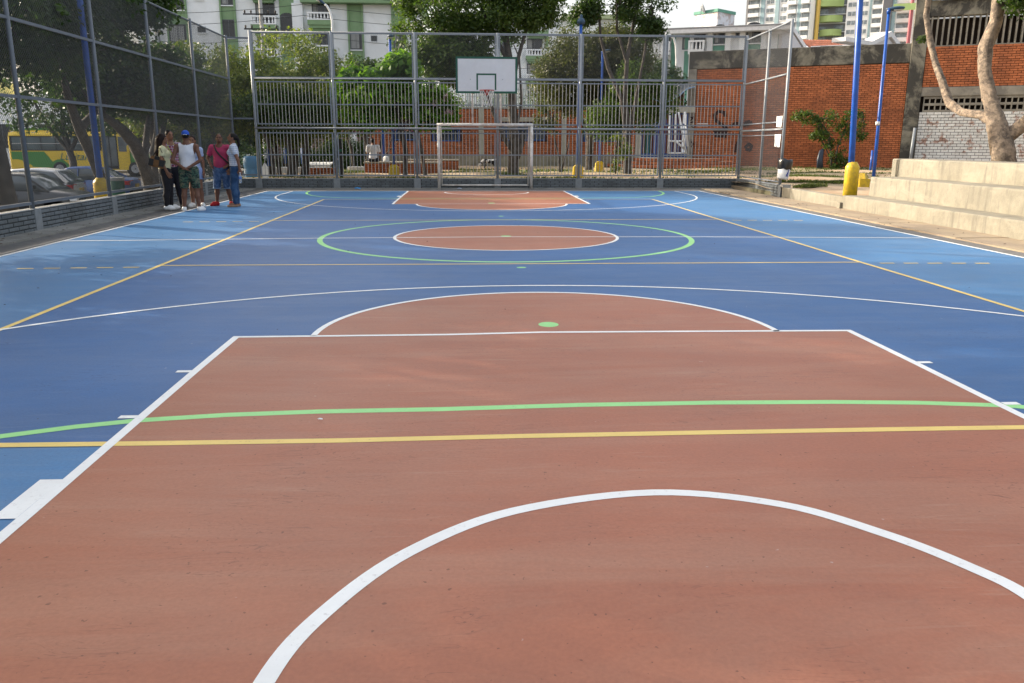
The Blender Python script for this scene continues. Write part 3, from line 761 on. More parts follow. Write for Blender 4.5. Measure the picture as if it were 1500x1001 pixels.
brick_rows(tb, Mt, 8.3-.68, 1.87,   .33, .11, .02, .016, BRICK_O, BRICK, 100, order=lambda c: c[0]-c[2]*.3, z0=4.17, x0=.67)
b = MB(); rings = []
for j in range(60):
    x = .4+j*.19; z = 8.13+.05*math.sin(j*1.57); rings.append([tuple(Mt @ Vector(p)) for p in ((x,-.25,z),(x,1.5,z+.4),(x,1.5,z+.42),(x,-.25,z+.03))])
b.loft(rings); b.build('corrugated_roof', M('roof_sheet', (.3,.29,.27), .7, .2, 4), tb)
pp = thing('leaning_pipe', 'grey pipe standing against the concrete pillar beside the white painted wall', 'pipe')
q = at(1331, 237, y=27.3); b = MB(); b.tube([(q.x,27.2,.2),(q.x+.1,27.25,2.25)], .07, 10); b.build('shaft', STEEL_L, pp, True)

# low school front with blue windows
sch = thing('school_building', 'low brick school front with blue barred windows behind the park', 'building')
SY = 31.0; xs0, xs1 = -5.6, 8.35
PLAST = M('stained_plaster', (.27,.245,.18), .9, .25, 2, bmp=.3, stain=(.14,.12,.09), stain_amt=.7, stain_scale=.8)
b = MB(); b.box(xs0, xs1, SY+.05, SY+.3, .1, 3.2); b.build('wall_core', MORTAR, sch)
b = MB(); b.bevel_box(xs0, xs1, SY-.06, SY+.05, .1, .82, .01); b.build('plinth', PLAST, sch)
wins = [(-4.4,-3.2,1.6,2.5), (-2.35,-.9,1.55,2.2), (1.3,3.55,1.6,2.5), (5.6,7.6,1.55,2.5)]
Ms = frame_M((xs0, SY), (xs1, SY))
brick_rows(sch, Ms, xs1-xs0, 2.34, .29, .09, .018, .014, BRICK_O, BRICK, 0, holes=[(a-xs0-.1, c-xs0+.1, d-.02, e+.02) for (a,c,d,e) in wins], z0=.83)
for x in (.2, 3.35 if False else 4.55):
    b = MB(); b.bevel_box(x-.13, x+.13, SY-.07, SY+.05, .82, 3.2, .01); b.build('pillar', M('pale_concrete', (.36,.35,.29), .85, .15, 3), sch)
BLUEW = M('blue_window_frame', (.03,.075,.24), .5, .15, 5)
for (a, c, d, e) in wins:
    b = MB()
    for (x0,x1,z0,z1) in ((a,a+.06,d,e),(c-.06,c,d,e),(a+.06,c-.06,d,d+.06),(a+.06,c-.06,e-.06,e)): b.box(x0,x1,SY-.03,SY+.04,z0,z1)
    w = b.build('window', BLUEW, sch)
    b = MB(); b.box(a+.06, c-.06, SY+.015, SY+.03, d+.06, e-.06); b.build('pane', GLASS, w)
    b = MB(); x = a+.2
    while x < c-.1: b.box(x, x+.03, SY-.028, SY+.012, d+.06, e-.06); x += .22
    stuff(b.build('window_bars', BLUEW, w))
b = MB(); b.bevel_box(1.15, 3.75, SY-.12, SY+.05, 2.56, 2.78, .01); b.build('lintel', M('pale_concrete', (.36,.35,.29)), sch)
b = MB(); b.bevel_box(5.4, 8.2, SY-.12, SY+.05, 2.56, 2.74, .01); b.build('lintel', M('pale_concrete', (.36,.35,.29)), sch)
b = MB(); b.bevel_box(xs0-.05, xs1, SY-.05, SY+.34, 3.2, 3.29, .01); b.build('coping', CONC, sch)
# pointed steel pickets on the coping
PK = M('picket_steel', (.36,.42,.43), .5, .15, 9)
x = -.6; k = 0
me = None; b = MB(); b.box(-.035, .035, -.01, .01, 0, .8); b.poly([(-.035,0,.8),(.035,0,.8),(.06,0,.9),(0,0,1.0),(-.06,0,.9)])
me = bpy.data.meshes.new('picket'); me.from_pydata(b.v, [], b.f); me.materials.append(PK)
pf = thing('picket_fence', 'row of pointed grey steel pickets on top of the school wall', 'fence', (0, SY+.12, 3.28))
while x < 4.4:
    o = link('picket', me, pf, (x, 0, 0)); o.rotation_euler = (0, 0, .5*(-1)**k); x += .115; k += 1
for z in (.16, .55):
    b = MB(); b.bar((-.6,.03,z),(4.4,.03,z),.03); b.build('rail', PK, pf)
# entrance
en = thing('entrance_gate', 'concrete framed school entrance with a blue steel gate', 'gate')
EX0, EX1 = 8.36, 11.2; EYd = 31.2
PC = M('pale_concrete', (.36,.35,.29))
b = MB(); b.bevel_box(EX0, EX0+.34, EYd-.12, EYd+.3, .2, 3.06, .01); b.build('jamb', PC, en)
b = MB(); b.bevel_box(EX0, EX1+.3, EYd-.14, EYd+.32, 3.06, 3.34, .01); b.build('lintel', PC, en)
for (a, c) in ((EX0+.36, 9.55), (9.6, 10.3), (10.35, EX1)):
    b = MB()
    for (x0,x1,z0,z1) in ((a,a+.07,.75,3.04),(c-.07,c,.75,3.04),(a+.07,c-.07,.75,.95),(a+.07,c-.07,2.4,2.5),(a+.07,c-.07,2.97,3.04)): b.box(x0,x1,EYd+.05,EYd+.1,z0,z1)
    lf = b.build('gate_leaf', BLUEW, en); b = MB(); x = a+.16
    while x < c-.08: b.box(x, x+.022, EYd+.06, EYd+.09, .95, 2.97); x += .13
    stuff(b.build('gate_bars', BLUEW, lf))
b = MB(); b.box(EX0+.3, EX1+.2, 33.2, 33.3, .2, 4.2); b.build('inner_wall', M('inner_brick', (.16,.06,.035), .9, .3, 3), en)
b = MB(); b.box(9.35, 9.6, 33.0, 33.15, .75, 2.7); b.build('inner_door', M('inner_green', (.02,.12,.05), .6), en)
b = MB(); b.box(EX0, EX1+.3, EYd-.05, 33.2, .1, .72); b.build('threshold', CONC, en)
rf = thing('tarpaulin_roof', 'sagging blue edged roof sheet above the school entrance', 'roof'); b = MB(); rings = []
for j in range(17):
    t = j/16; x = 8.9+2.6*t; z = 4.0-.55*math.sin(math.pi*min(1,t*1.2))*.9+.35*t*t; rings.append([(x,31.4,z),(x,33.0,z+.3),(x,33.0,z+.33),(x,31.4,z+.05)])
b.loft(rings); b.build('sheet', M('dark_roof_sheet', (.07,.08,.09), .6, .2, 3), rf)
b = MB(); b.tube([(r[0][0], 31.38, r[0][2]+.03) for r in rings], .03, 6); b.build('blue_edge', M('pale_blue', (.16,.26,.42), .5), rf)
# white tubular frames leaning in the gateway
WF = thing('goal_frame_stack', 'white tubular frames leaning against the blue entrance gate', 'frame'); b = MB()
def fr(px, py, y): q = at(px, py, y=y); return (q.x, q.y, q.z)
for (p, q_) in (((979.5,225),(981,164)),((988.5,224),(990,164)),((1005,225),(994,164)),((1007,215),(1003,164)),((980,207),(1004,207)),((979,224.5),(1005,224.5)),((991,208),(1003,219))):
    c = MB(); c.tube([fr(*p, 30.75), fr(*q_, 30.95)], .05, 8); c.build('tube', WHITE, WF, True)
# brick steps, half discs
st = thing('brick_steps', 'half round brick steps in front of the school entrance', 'steps')
for (rr, z1, cy) in ((3.5,.42,31.0),(2.9,.57,31.0),(2.3,.72,31.0)):
    b = MB(); pl = arc(10.6 if rr < 3 else 10.4, cy, rr, 180, 360, 30); b.prism(pl, .1, z1-.02); core = b.build('step', MORTAR, st)
    b = MB(); n = int(math.pi*rr/.24); cxx = 10.6 if rr < 3 else 10.4
    for k in range(n):
        a0, a1 = math.pi+math.pi*(k+.06)/n, math.pi+math.pi*(k+.94)/n
        q = [(cxx+r_*math.cos(a_), cy+r_*math.sin(a_)) for (r_, a_) in ((rr-.3,a0),(rr+.02,a0),(rr+.02,a1),(rr-.3,a1))]
        b.prism(q, z1-.13, z1)
    stuff(b.build('brick_edge', BRICK, core))
    b = MB(); b.prism(arc(cxx, cy, rr-.31, 180, 360, 30), z1-.1, z1-.008); b.build('tread', M('worn_concrete', (.38,.33,.25), .9, .2, 3), core)

# ------------------------------------------------------------------ apartment blocks
WALLW = M('white_render', (.80,.81,.82), .8, .04, 1.5, stain=(.62,.62,.6), stain_amt=.3, stain_scale=.6)
GREENW = M('sage_green_render', (.215,.32,.175), .8, .08, 1.5, stain=(.16,.27,.13), stain_amt=.4)
WINF = M('window_frame', (.10,.105,.11), .5, .1, 8); CURT = M('curtain', (.34,.34,.33), .9, .2, 7)
DARKW = glass_mat('dark_window', (.018,.019,.022), .12)
class Facade:
    """a front given by a line p0->p1; x along it, z up"""
    def __init__(s, root, p0, p1): s.r = root; s.M = frame_M(p0, p1); s.L = (Vector(p1)-Vector(p0)).length; s.p0 = Vector((p0[0],p0[1],0)); d = Vector((p1[0]-p0[0],p1[1]-p0[1],0)).normalized(); s.d = d; s.n = Vector((-d.y,d.x,0))
    def px(s, px, py):
        d = fw + rt*((px-750)/CF) - up*((py-500.5)/CF); t = (s.p0-CAM).dot(s.n)/d.dot(s.n); p = CAM+d*t; return (p-s.p0).dot(s.d), p.z
    def slab(s, x0, x1, z0, z1, y0, y1, mat, name='wall', parent=None, c=.02):
        b = MB(); b.bevel_box(x0, x1, y0, y1, z0, z1, c, 0, s.M); return b.build(name, mat, parent or s.r)
    def window(s, x0, x1, z0, z1, y=-.0, curtain=0, arch=False, mull=1, glass=None):
        f = .07; b = MB(); y += -.0
        for (a, c, d, e) in ((x0-f,x0,z0-f,z1+f),(x1,x1+f,z0-f,z1+f),(x0,x1,z0-f,z0),(x0,x1,z1,z1+f)): b.box(a, c, y-.05, y+.06, d, e, 0, s.M)
        for k in range(mull):
            xm = x0+(x1-x0)*(k+1)/(mull+1); b.box(xm-.025, xm+.025, y-.03, y+.05, z0, z1, 0, s.M)
        w = b.build('window', WINF, s.r)
        b = MB(); b.box(x0, x1, y-.012, y+.02, z0, z1, 0, s.M); b.build('pane', glass or DARKW, w)
        if curtain:
            xm = x0+(x1-x0)*curtain; b = MB(); n = 8
            for k in range(n): b.box(x0+.03+(xm-x0-.03)*k/n, x0+.03+(xm-x0-.03)*(k+.8)/n, y-.02, y-.0125, z0+.04, z1-.04, 0, s.M)
            stuff(b.build('blind', CURT, w))
        b = MB(); b.box(x0-.12, x1+.12, y-.12, y+.02, z0-f-.08, z0-f-.002, 0, s.M); b.build('sill', WALLW, w)
        if arch:
            b = MB(); n = 12; xc = (x0+x1)/2; rr = (x1-x0)/2+f
            b.poly([s.M @ Vector((xc+rr*math.cos(math.pi*k/n), y-.04, z1+f+.5*rr*math.sin(math.pi*k/n))) for k in range(n+1)]); b.build('arch', DARKW, w)
        return w
    def balcony(s, x0, x1, z0, h=.95, d=1.0, base=GREENW, bh=.85):
        b = MB()
        for k, (gx, gz0, gz1, dd) in enumerate(((0,-bh*.45,0,d),(.12,-bh*.75,-bh*.45,d*.9),(.25,-bh,-bh*.75,d*.7))): b.box(x0+gx, x1-gx, -dd, .05, z0+gz0, z0+gz1-.003, 0, s.M)
        bal = b.build('balcony', base, s.r)
        b = MB(); b.box(x0, x1, -d-.02, -d+.14, z0+h-.12, z0+h, 0, s.M); b.box(x0, x1, -d-.02, -d+.14, z0, z0+.1, 0, s.M)
        for xx in (x0, x1-.14): b.box(xx, xx+.14, -d+.142, .0, z0+h-.12, z0+h, 0, s.M); b.box(xx, xx+.16, -d, -d+.14, z0+.1, z0+h-.12, 0, s.M)
        b.build('handrail', WALLW, bal)
        n = max(3, int((x1-x0)/.32)); b0 = MB(); b0.lathe([(.05,0),(.085,.14),(.06,.3),(.045,.5),(.07,.62)], 6); hgt = h-.22
        me = bpy.data.meshes.new('baluster'); me.from_pydata([(v[0],v[1],v[2]/.62*hgt) for v in b0.v], [], b0.f); me.materials.append(WALLW)
        for k in range(n):
            p = s.M @ Vector((x0+.3+(x1-x0-.6)*k/(n-1), -d+.06, z0+.1)); link('baluster', me, bal, p)
        return bal
def px_rect(f, x0, y0, x1, y1):
    xm, ym = (x0+x1)/2, (y0+y1)/2; a = f.px(x0, ym)[0]; c = f.px(x1, ym)[0]; return a, c, f.px(xm, y1)[1], f.px(xm, y0)[1]
ST = 2.62
b1 = thing('apartment_block', 'white apartment block with vertical sage green window bands and bulging balconies', 'building')
f = Facade(b1, (-31.5, 62), (-4.6, 62))
xA = f.px(250, 50)[0]; xC = f.px(455, 50)[0]
f.slab(xA, f.L, -.6, 12.9, 0, 12, WALLW)
for (xx, w_, dy) in ((0,.7,1.2),(.75,.9,.7),(1.75,.6,1.5),(2.4,.7,.9)):
    f.slab(xA-3.2+xx, xA-3.2+xx+w_, -.6, 17, dy, 9, WALLW, 'stair_pier')
f.slab(xA-3.5, xA-3.2, 9, 16, 2.0, 6, GREENW, 'stair_wall'); f.slab(xA, xC-.5, 12.9, 18, .002, 12, WALLW, 'upper_wall')
f.slab(xC-.6, f.L+.6, 12.9, 13.5, -.9, 12, GREENW, 'cornice')
f.slab(f.px(430,40)[0], xC-.5+.0, -.5, 12.9, -.45, 0, WALLW, 'bay')
bands = [(246,277),(325,348),(510,533),(574,595)]
for (a, c) in bands:
    xa, xb = f.px(a,50)[0], f.px(c,50)[0]
    top = 17.9 if c < 400 else 12.88
    f.slab(xa, xb, -.5, top, -.08, .0, GREENW, 'green_band')
    for xe in (xa, xb-.14): f.slab(xe, xe+.14, -.5, top, -.22, -.08, GREENW, 'band_edge')
    zref = f.px((a+c)/2, 62 if a < 300 else (55 if a < 400 else 72))[1]
    for k in range(-4, 3):
        z0 = zref+k*ST
        if 0 < z0 < top-1.6: f.window(xa+.22, xb-.22, z0, z0+1.35, -.08, curtain=[.5,.9,.35,0,.6,.45,.8][(k+int(a)) % 7], arch=(k == 1 and a > 400), mull=[1,1,2,1,3][(k+a) % 5])
for (a, c, y0) in ((289,302,47),(543,553,60)):
    xa, xb, z0, z1 = px_rect(f, a, y0-6, c, y0)
    for k in range(-4, 3):
        if 0 < z0+k*ST < (17 if a < 400 else 12.3): f.window(xa+.1, xb-.1, z0+k*ST, z0+k*ST+.35, 0, mull=0)
# recessed green block with dark arched opening
xa, xb = f.px(411,40)[0], f.px(432,40)[0]; f.slab(xa, xb, -.5, 18, -.1, 0, GREENW, 'green_bay')
for k in range(-2, 3):
    z0 = f.px(420, 47)[1]+k*ST
    if z0 > 0 and k in (0, -2): f.window(xa+.1, xb-.1, z0, z0+1.15, -.1, mull=0, arch=True)
for (a, c, yb) in ((371,408,38),(453,488,31.5)):
    xa, xb = f.px(a,yb)[0], f.px(c,yb)[0]; zf = f.px((a+c)/2, yb)[1]
    for k in range(-4, 2):
        z0 = zf+k*ST
        if z0 > 1.5 and z0 < (16 if a < 400 else 12):
            f.balcony(xa, xb, z0, .62 if a > 400 else .7, .9)
            f.window(xa+.35, xb-.3, z0+.05, z0+1.85, -.02 if a < 400 else .0, curtain=[.3,.8,.55,.4,.9,.2][k % 6], mull=3)
b2 = thing('apartment_block', 'white apartment block with stacked green balconies seen between the backboard and round tree', 'building')
f = Facade(b2, (-2.5, 72), (16.5, 72)); zt = f.px(800, 20)[1]; xg = f.px(803,60)[0]
f.slab(0, xg, -.6, zt, 0, 10, WALLW); f.slab(xg+.002, f.L, -.6, f.px(830,26)[1], 1.2, 10, WALLW)
f.slab(xg-2.2, xg+.5, zt, zt+.45, -.9, 9, GREENW, 'cornice'); f.slab(f.px(825,30)[0], f.L+.4, f.px(830,26)[1], f.px(830,26)[1]+.4, .4, 9, M('pale_green_render', (.4,.45,.25), .8), 'cornice')
f.slab(xg-.25, xg, -.5, zt-.002, -.35, 0, GREENW, 'green_edge')
for (a, c) in ((733,748),): f.slab(f.px(a,60)[0], f.px(c,60)[0], -.5, zt-.1, -.12, 0, GREENW, 'green_band')
for k in range(-3, 2):
    z0 = f.px(785, 83)[1]+k*2.33
    if z0 > 1: 
        xa, xb = f.px(770,80)[0], f.px(800,80)[0]; f.balcony(xa, xb, z0, .6, .9, bh=.7)
        f.window(xa+.2, xb-.45, z0+.05, z0+1.6, -.0, curtain=[.3,.5,0,.7][k % 4], mull=1)
        f.window(f.px(736,80)[0], f.px(745,80)[0], z0+.1, z0+1.2, -.12, mull=0)
for px_ in (880, 915):
    xa = f.px(px_, 45)[0]
    f.window(xa, xa+1.0, f.px(px_,55)[1], f.px(px_,38)[1], 1.2, mull=1)
# white house on the right with green details
b3 = thing('white_house', 'long white house with green arched windows and a lift tower on its roof', 'building')
f = Facade(b3, (12.6, 55.3), (23.0, 51)); ze = 9.7
GRN3 = M('teal_green_render', (.12,.30,.22), .8, .1, 2); LAV = M('pale_lilac_render', (.6,.58,.59), .85, .06, 2)
f.slab(0, f.L, -.5, ze, 0, 8, WALLW)
for (a, c, d, e) in ((-1.2, f.L+.9, .0, .32),): f.slab(a, c, ze+d, ze+e, -1.0, 8.5, M('eaves', (.70,.69,.69), .8), 'eaves')
f.slab(-1.25, f.L+.95, ze+.32, ze+.42, -1.05, 8.6, M('grey_fascia', (.32,.32,.33), .7), 'fascia')
for (a, c) in ((1047,1060),(1094,1112)):
    xa, xb = f.px(a,65)[0], f.px(c,65)[0]; f.slab(xa-.12, xb+.12, 4, ze-.3, -.1, 0, GRN3, 'green_panel'); zz = f.px(1050,64)[1]
    f.window(xa, xb, zz, zz+1.1, -.1, curtain=.4, arch=True)
    for xe in (xa-.55, xb+.13): f.slab(xe, xe+.42, 4, ze-.002, -.35, 0, WALLW, 'pier')
for (a, c, w0, w1) in ((1010,1033,1018,1032),(961,983,972,981)):
    xa, xb = f.px(a,75)[0], f.px(c,75)[0]; zz = f.px(1020, 78)[1]
    f.balcony(xa, xb, zz+.1, .75, .9, WALLW, .55); f.window(f.px(w0,60)[0], f.px(w1,60)[0], zz+.2, zz+1.6, 0, mull=1)
    f.slab(xb-1.6 if a > 990 else xb, xb-1.25 if a > 990 else xb+.35, 4, ze-.002, -.05, 0, GRN3, 'green_strip')
f.window(f.px(1001,60)[0], f.px(1009,60)[0], f.px(1005,72)[1], f.px(1005,56)[1], 0, curtain=.5)
f.window(f.px(1079,50)[0], f.px(1085,50)[0], f.px(1080,53.5)[1], f.px(1080,49.5)[1], 0)
# gable end
gf_ = Facade(b3, (23.0, 51), (26.4, 55.2)); b = MB(); g0 = [(0,-.5),(gf_.L,-.5),(gf_.L,ze-.9),(1.6,ze+.35),(0,ze+.1)]
b.prism([(p[0], p[1]) for p in g0], 0, .3, gf_.M @ Matrix(((1,0,0,0),(0,0,-1,0),(0,1,0,0),(0,0,0,1)))); b.build('gable', LAV, b3)
gf_.slab(0, .5, 4, ze-.1, -.06, 0, GRN3, 'green_strip'); gf_.window(2.2, 3.3, 6.9, 8.5, 0, curtain=.5, mull=2)
b = MB(); b.prism([(-.5,ze+.1),(1.6,ze+.75),(gf_.L+.4,ze-.55),(gf_.L+.4,ze-.9),(1.6,ze+.4),(-.5,ze-.25)], -.5, .4, gf_.M @ Matrix(((1,0,0,0),(0,0,-1,0),(0,1,0,0),(0,0,0,1)))); b.build('barge_board', M('eaves', (.58,.57,.57)), b3)
# roof tower + dish
tw0 = at(1017, 40, y=57); tw1 = at(1050, 40, y=55); tw2 = at(1075, 40, y=56.6)
ft = Facade(b3, (tw0.x, tw0.y), (tw1.x, tw1.y)); zb, zt = ze+.3, at(1045, 20, y=56).z
b = MB(); b.prism([(tw0.x,tw0.y),(tw1.x,tw1.y),(tw2.x,tw2.y),(tw0.x+(tw2.x-tw1.x),tw0.y+(tw2.y-tw1.y))], zb, zt); b.build('roof_tower', M('stained_white', (.64,.64,.66), .85, .08, 1, stain=(.3,.17,.09), stain_amt=.6, stain_scale=1.4), b3)
b = MB(); cxm = ((tw0.x+tw2.x)/2, (tw0.y+tw2.y)/2); P = [(tw0.x,tw0.y),(tw1.x,tw1.y),(tw2.x,tw2.y),(tw0.x+(tw2.x-tw1.x),tw0.y+(tw2.y-tw1.y))]
b.prism([(cxm[0]+(p[0]-cxm[0])*1.06, cxm[1]+(p[1]-cxm[1])*1.06) for p in P], zt, zt+.22); b.build('tower_coping', GRN3, b3)
ds = thing('satellite_dish', 'small grey satellite dish on the roof tower of the white house', 'satellite dish', tuple(at(1027, 15, y=56)))
b = MB(); b.lathe([(0,0),(.2,.02),(.36,.09),(.42,.14),(.41,.15),(.2,.04),(0,.02)], 16, (0,0,.1), Matrix.Rotation(R(65),3,'Y')); b.build('dish', STEEL_L, ds, True)
b = MB(); b.tube([(0,0,-.35),(0,0,.1)], .03, 6); b.build('mast', STEEL, ds)

# small gabled house and red tiled roofs
h1 = thing('gabled_house', 'small white gabled house right of the wire fence end above the brick wall', 'building')
f = Facade(h1, (27.2, 55), (31.0, 53)); f.slab(0, f.L, -.5, 9.1, 0, 5, WALLW); f.window(.8, 2.3, 7.5, 9.0, 0, glass=DARKW)
f2 = Facade(h1, (31.0,53), (35.5, 56.5)); b = MB(); b.prism([(0,-.5),(f2.L,-.5),(f2.L,8.4),(2.6,9.7),(0,9.0)], 0, .3, f2.M @ Matrix(((1,0,0,0),(0,0,-1,0),(0,1,0,0),(0,0,0,1)))); b.build('gable', LAV, h1)
b = MB(); b.prism([(-4.6,9.2),(-.4,9.2),(2.6,10.2),(f2.L+.4,8.6),(f2.L+.4,8.3),(2.6,9.8),(-.4,8.9),(-4.6,8.9)], -.6, .5, f2.M @ Matrix(((1,0,0,0),(0,0,-1,0),(0,1,0,0),(0,0,0,1)))); b.build('barge_board', M('eaves', (.58,.57,.57)), h1)
f2.window(2.6, 3.6, 6.6, 8.6, 0)
TILE = M('red_roof_tile', (.24,.085,.05), .85, .3, 3, island=.2)
for (n, (xa, ya), (xb, yb), D, pz, lb) in ((0,(1185,62),(1262,75),75,0,'red tiled house roof between the white house and the blue pole'),(1,(1225,66),(1300,80),90,0,'further red tiled roof behind the blue pole')):
    a, c = at(xa, yb, y=D), at(xb, yb, y=D); top = at(xa, ya, y=D).z
    h = thing('tiled_house', lb, 'building'); b = MB(); b.box(a.x+.3, c.x-.3, D, D+7, -.5, a.z); b.build('wall', WALLW, h)
    rb = MB(); rb.poly([(a.x,D-.6,a.z-.2),(c.x,D-.6,a.z-.2),(c.x,D+4,top+.6),(a.x,D+4,top+.6)]); core = rb.build('roof', TILE, h)
    b = MB(); nn = int((c.x-a.x)/.3)
    for k in range(nn):
        x = a.x+(c.x-a.x)*(k+.5)/nn
        for r_ in range(6):
            t0, t1 = r_/6, (r_+1.1)/6; b.tube([(x, D-.6+4.6*t0, a.z-.12+(top+.8-a.z)*t0), (x, D-.6+4.6*t1, a.z-.15+(top+.8-a.z)*t1)], .1, 5)
    stuff(b.build('roof_tiles', TILE, core))
    for x in (a.x, c.x):
        b = MB(); b.bar((x,D-.6,a.z-.1),(x,D+4,top+.7),.3,.25); b.build('verge', WALLW, h)

# far towers
TW = M('tower_white', (.74,.75,.76), .8, .05, .1); TG = M('tower_grey', (.21,.21,.22), .8, .08, .1); TB = glass_mat('tower_glass', (.19,.22,.24), .2); TLB = M('tower_blue_panel', (.3,.42,.46), .6, .1, .2)
LIME = M('lime_green_parapet', (.48,.62,.24), .7, .05, .2)
def tower(label, px0, px1, D, cols, zlo=24, zhi=66, st=2.75, mats=None, depth=16, ang=0):
    t = thing('tower_block', label, 'tower'); a, c = at(px0, 60, y=D), at(px1, 60, y=D)
    f = Facade(t, (a.x, D), (c.x, D+ang)); f.slab(0, f.L, -1, zhi, 0, depth, TW, c=.05)
    n = len(cols); w = f.L/sum(k for k, _ in cols); x = 0
    for (k, typ) in cols:
        cw = k*w
        if typ == 'g': f.slab(x, x+cw, zlo-20, zhi+.5, -.6, 0, TG, 'grey_fin', c=.05)
        elif typ == 'p': f.slab(x+.1*cw, x+.9*cw, zlo-20, zhi-.2, -.25, 0, TLB, 'blue_panel', c=.02)
        else:
            z = zlo
            while z < zhi-st:
                if typ == 'w':
                    b = MB(); b.box(x+.14*cw, x+.86*cw, -.1, .1, z+.9, z+2.2, 0, f.M); wn = b.build('window', TB, t)
                    b = MB(); b.box(x+.49*cw, x+.52*cw, -.16, -.101, z+.9, z+2.2, 0, f.M); b.box(x+.1*cw, x+.9*cw, -.2, -.101, z+.75, z+.9, 0, f.M); b.build('frame', TW, wn)
                elif typ == 'b':
                    b = MB(); b.box(x+.08*cw, x+.92*cw, -.06, .1, z+.1, z+2.45, 0, f.M); wn = b.build('balcony_recess', TB, t)
                    b = MB(); b.box(x+.04*cw, x+.96*cw, -1.3, -.061, z-.15, z+.12, 0, f.M); b.box(x+.04*cw, x+.96*cw, -1.3, -1.2, z+.121, z+1.0, 0, f.M); b.build('balcony', TW, wn)
                z += st
        x += cw
    return t, f
tower('white tower block at the left of the skyline with small stacked windows', 1091, 1160, 280, [(.25,'g'),(1.2,'b'),(.5,'p'),(1,'w'),(.5,'p'),(.8,'w'),(1,'b'),(.4,'p'),(.9,'b')], ang=-14)
t, f = tower('tower block with curved lime green balcony parapets and a yellow column', 1160, 1245, 275, [(.8,'g'),(.9,'w'),(.35,'p'),(4.0,'x'),(1.4,'b')], ang=-8)
f.slab(f.L*.3, f.L*.78, 10, 66, -.3, 0, TG, 'dark_recess', c=.05)
for (py, x0, x1) in ((-9,1166,1236),(8,1166,1236),(21,1166,1199),(29,1200,1234),(49,1200,1232)):
    xa, za = f.px(x0, py); xb = f.px(x1, py)[0]; b = MB(); rings = []
    for j in range(13):
        q = j/12; xx = xa+(xb-xa)*q; yy = -1.2-1.8*math.sin(math.pi*q); rings.append([f.M @ Vector(p) for p in ((xx,yy,za-1.1),(xx,yy,za+.9),(xx,yy+.3,za+.9),(xx,yy+.3,za-.8),(xx,0,za-.8),(xx,0,za-1.1))])
    b.loft(rings); b.build('lime_parapet', LIME, t)
for k in range(14):
    z = 24+k*2.75; xa = f.L*.34; b = MB(); b.box(xa, f.L*.5, -.5, -.302, z, z+1.6, 0, f.M); b.box(f.L*.6, f.L*.74, -.5, -.302, z, z+1.9, 0, f.M); stuff(b.build('inner_windows', TB, t))
    b = MB(); b.box(f.L*.3, f.L*.78, -1.0, -.301, z-.3, z-.05, 0, f.M); b.build('floor_slab', TW, t)
xa = f.px(1197, 30)[0]; b = MB(); p = f.M @ Vector((xa, -3.3, 0)); b.tube([(p.x,p.y,0),(p.x,p.y,66)], .65, 10); b.build('yellow_column', M('column_yellow', (.62,.42,.10), .6), t, True)
tower('white tower block directly behind the thick blue pole', 1236, 1290, 262, [(1.3,'w'),(.25,'p'),(1.1,'w'),(.3,'p'),(1.2,'b'),(.3,'p'),(.9,'w')], ang=-6)
t, f = tower('tower block with pale blue panels and a red column beside the lamp head', 1288, 1346, 250, [(1.0,'g'),(.5,'p'),(1.5,'b'),(.3,'p'),(1.5,'w'),(.5,'p')], ang=-6)
xa = f.px(1333, 30)[0]; b = MB(); p = f.M @ Vector((xa, -3.3, 0)); b.tube([(p.x,p.y,0),(p.x,p.y,70)], .55, 10); b.build('red_column', M('column_red', (.32,.09,.11), .6), t, True)
xa, za = f.px(1308, 14); xb = f.px(1360, 10)[0]; b = MB(); b.box(xa, xb, -4.5, -4.2, za-1.0, za+.9, 0, f.M); b.build('lime_parapet', LIME, t)
tower('white tower block rising behind the roof of the brick hall', 1350, 1480, 240, [(1,'b'),(1,'w'),(.4,'p'),(1,'b'),(1,'w'),(.4,'g'),(1,'b'),(1,'w')], zlo=38, ang=-6)
# old houses on the left behind the bus
hb = thing('street_house', 'ochre and white house front glimpsed behind the bus', 'building'); f = Facade(hb, (-46, 58), (-30, 58))
f.slab(0, 5.5, -.5, 6.5, 0, 8, M('ochre_render', (.36,.33,.12), .85, .1, 1), 'wall'); f.slab(5.51, f.L, -.5, 5.2, .2, 8, WALLW); f.window(1.5,3.5,3.8,5.0); f.window(7,8.2,1,2.8,.2); f.window(10.5,11.7,1,2.8,.2); f.window(13.3,14.4,1,2.8,.2)
hc_ = thing('tall_house', 'tall sunlit white block with a green base band behind the left trees', 'building'); f = Facade(hc_, (-37.5, 63), (-32.4, 62)); f.slab(0, f.L, -.5, 15, 0, 9, WALLW); f.slab(0, f.L, 6.6, 8.1, -.1, 0, M('teal_green_render', (.12,.30,.22)), 'green_band')
for k in range(3): f.window(1.2, 2.2, 3.5+k*4, 4.8+k*4, 0 if k != 1 else -.1)
sw = thing('stone_wall', 'long brown rubble boundary wall far behind the left of the park', 'wall'); Mst = frame_M((-14, 41), (-5.7, 41))
b = MB(); b.box(0, 8.3, .04, .4, -.6, 1.75, 0, Mst); b.build('wall_core', MORTAR, sw)
brick_rows(sw, Mst, 8.3, 1.9, .42, .19, .03, .02, BARK, M('rubble', (.2,.15,.12), .9, .3, 3, island=.35), 0, z0=-.1, jit=.02, name='stone')
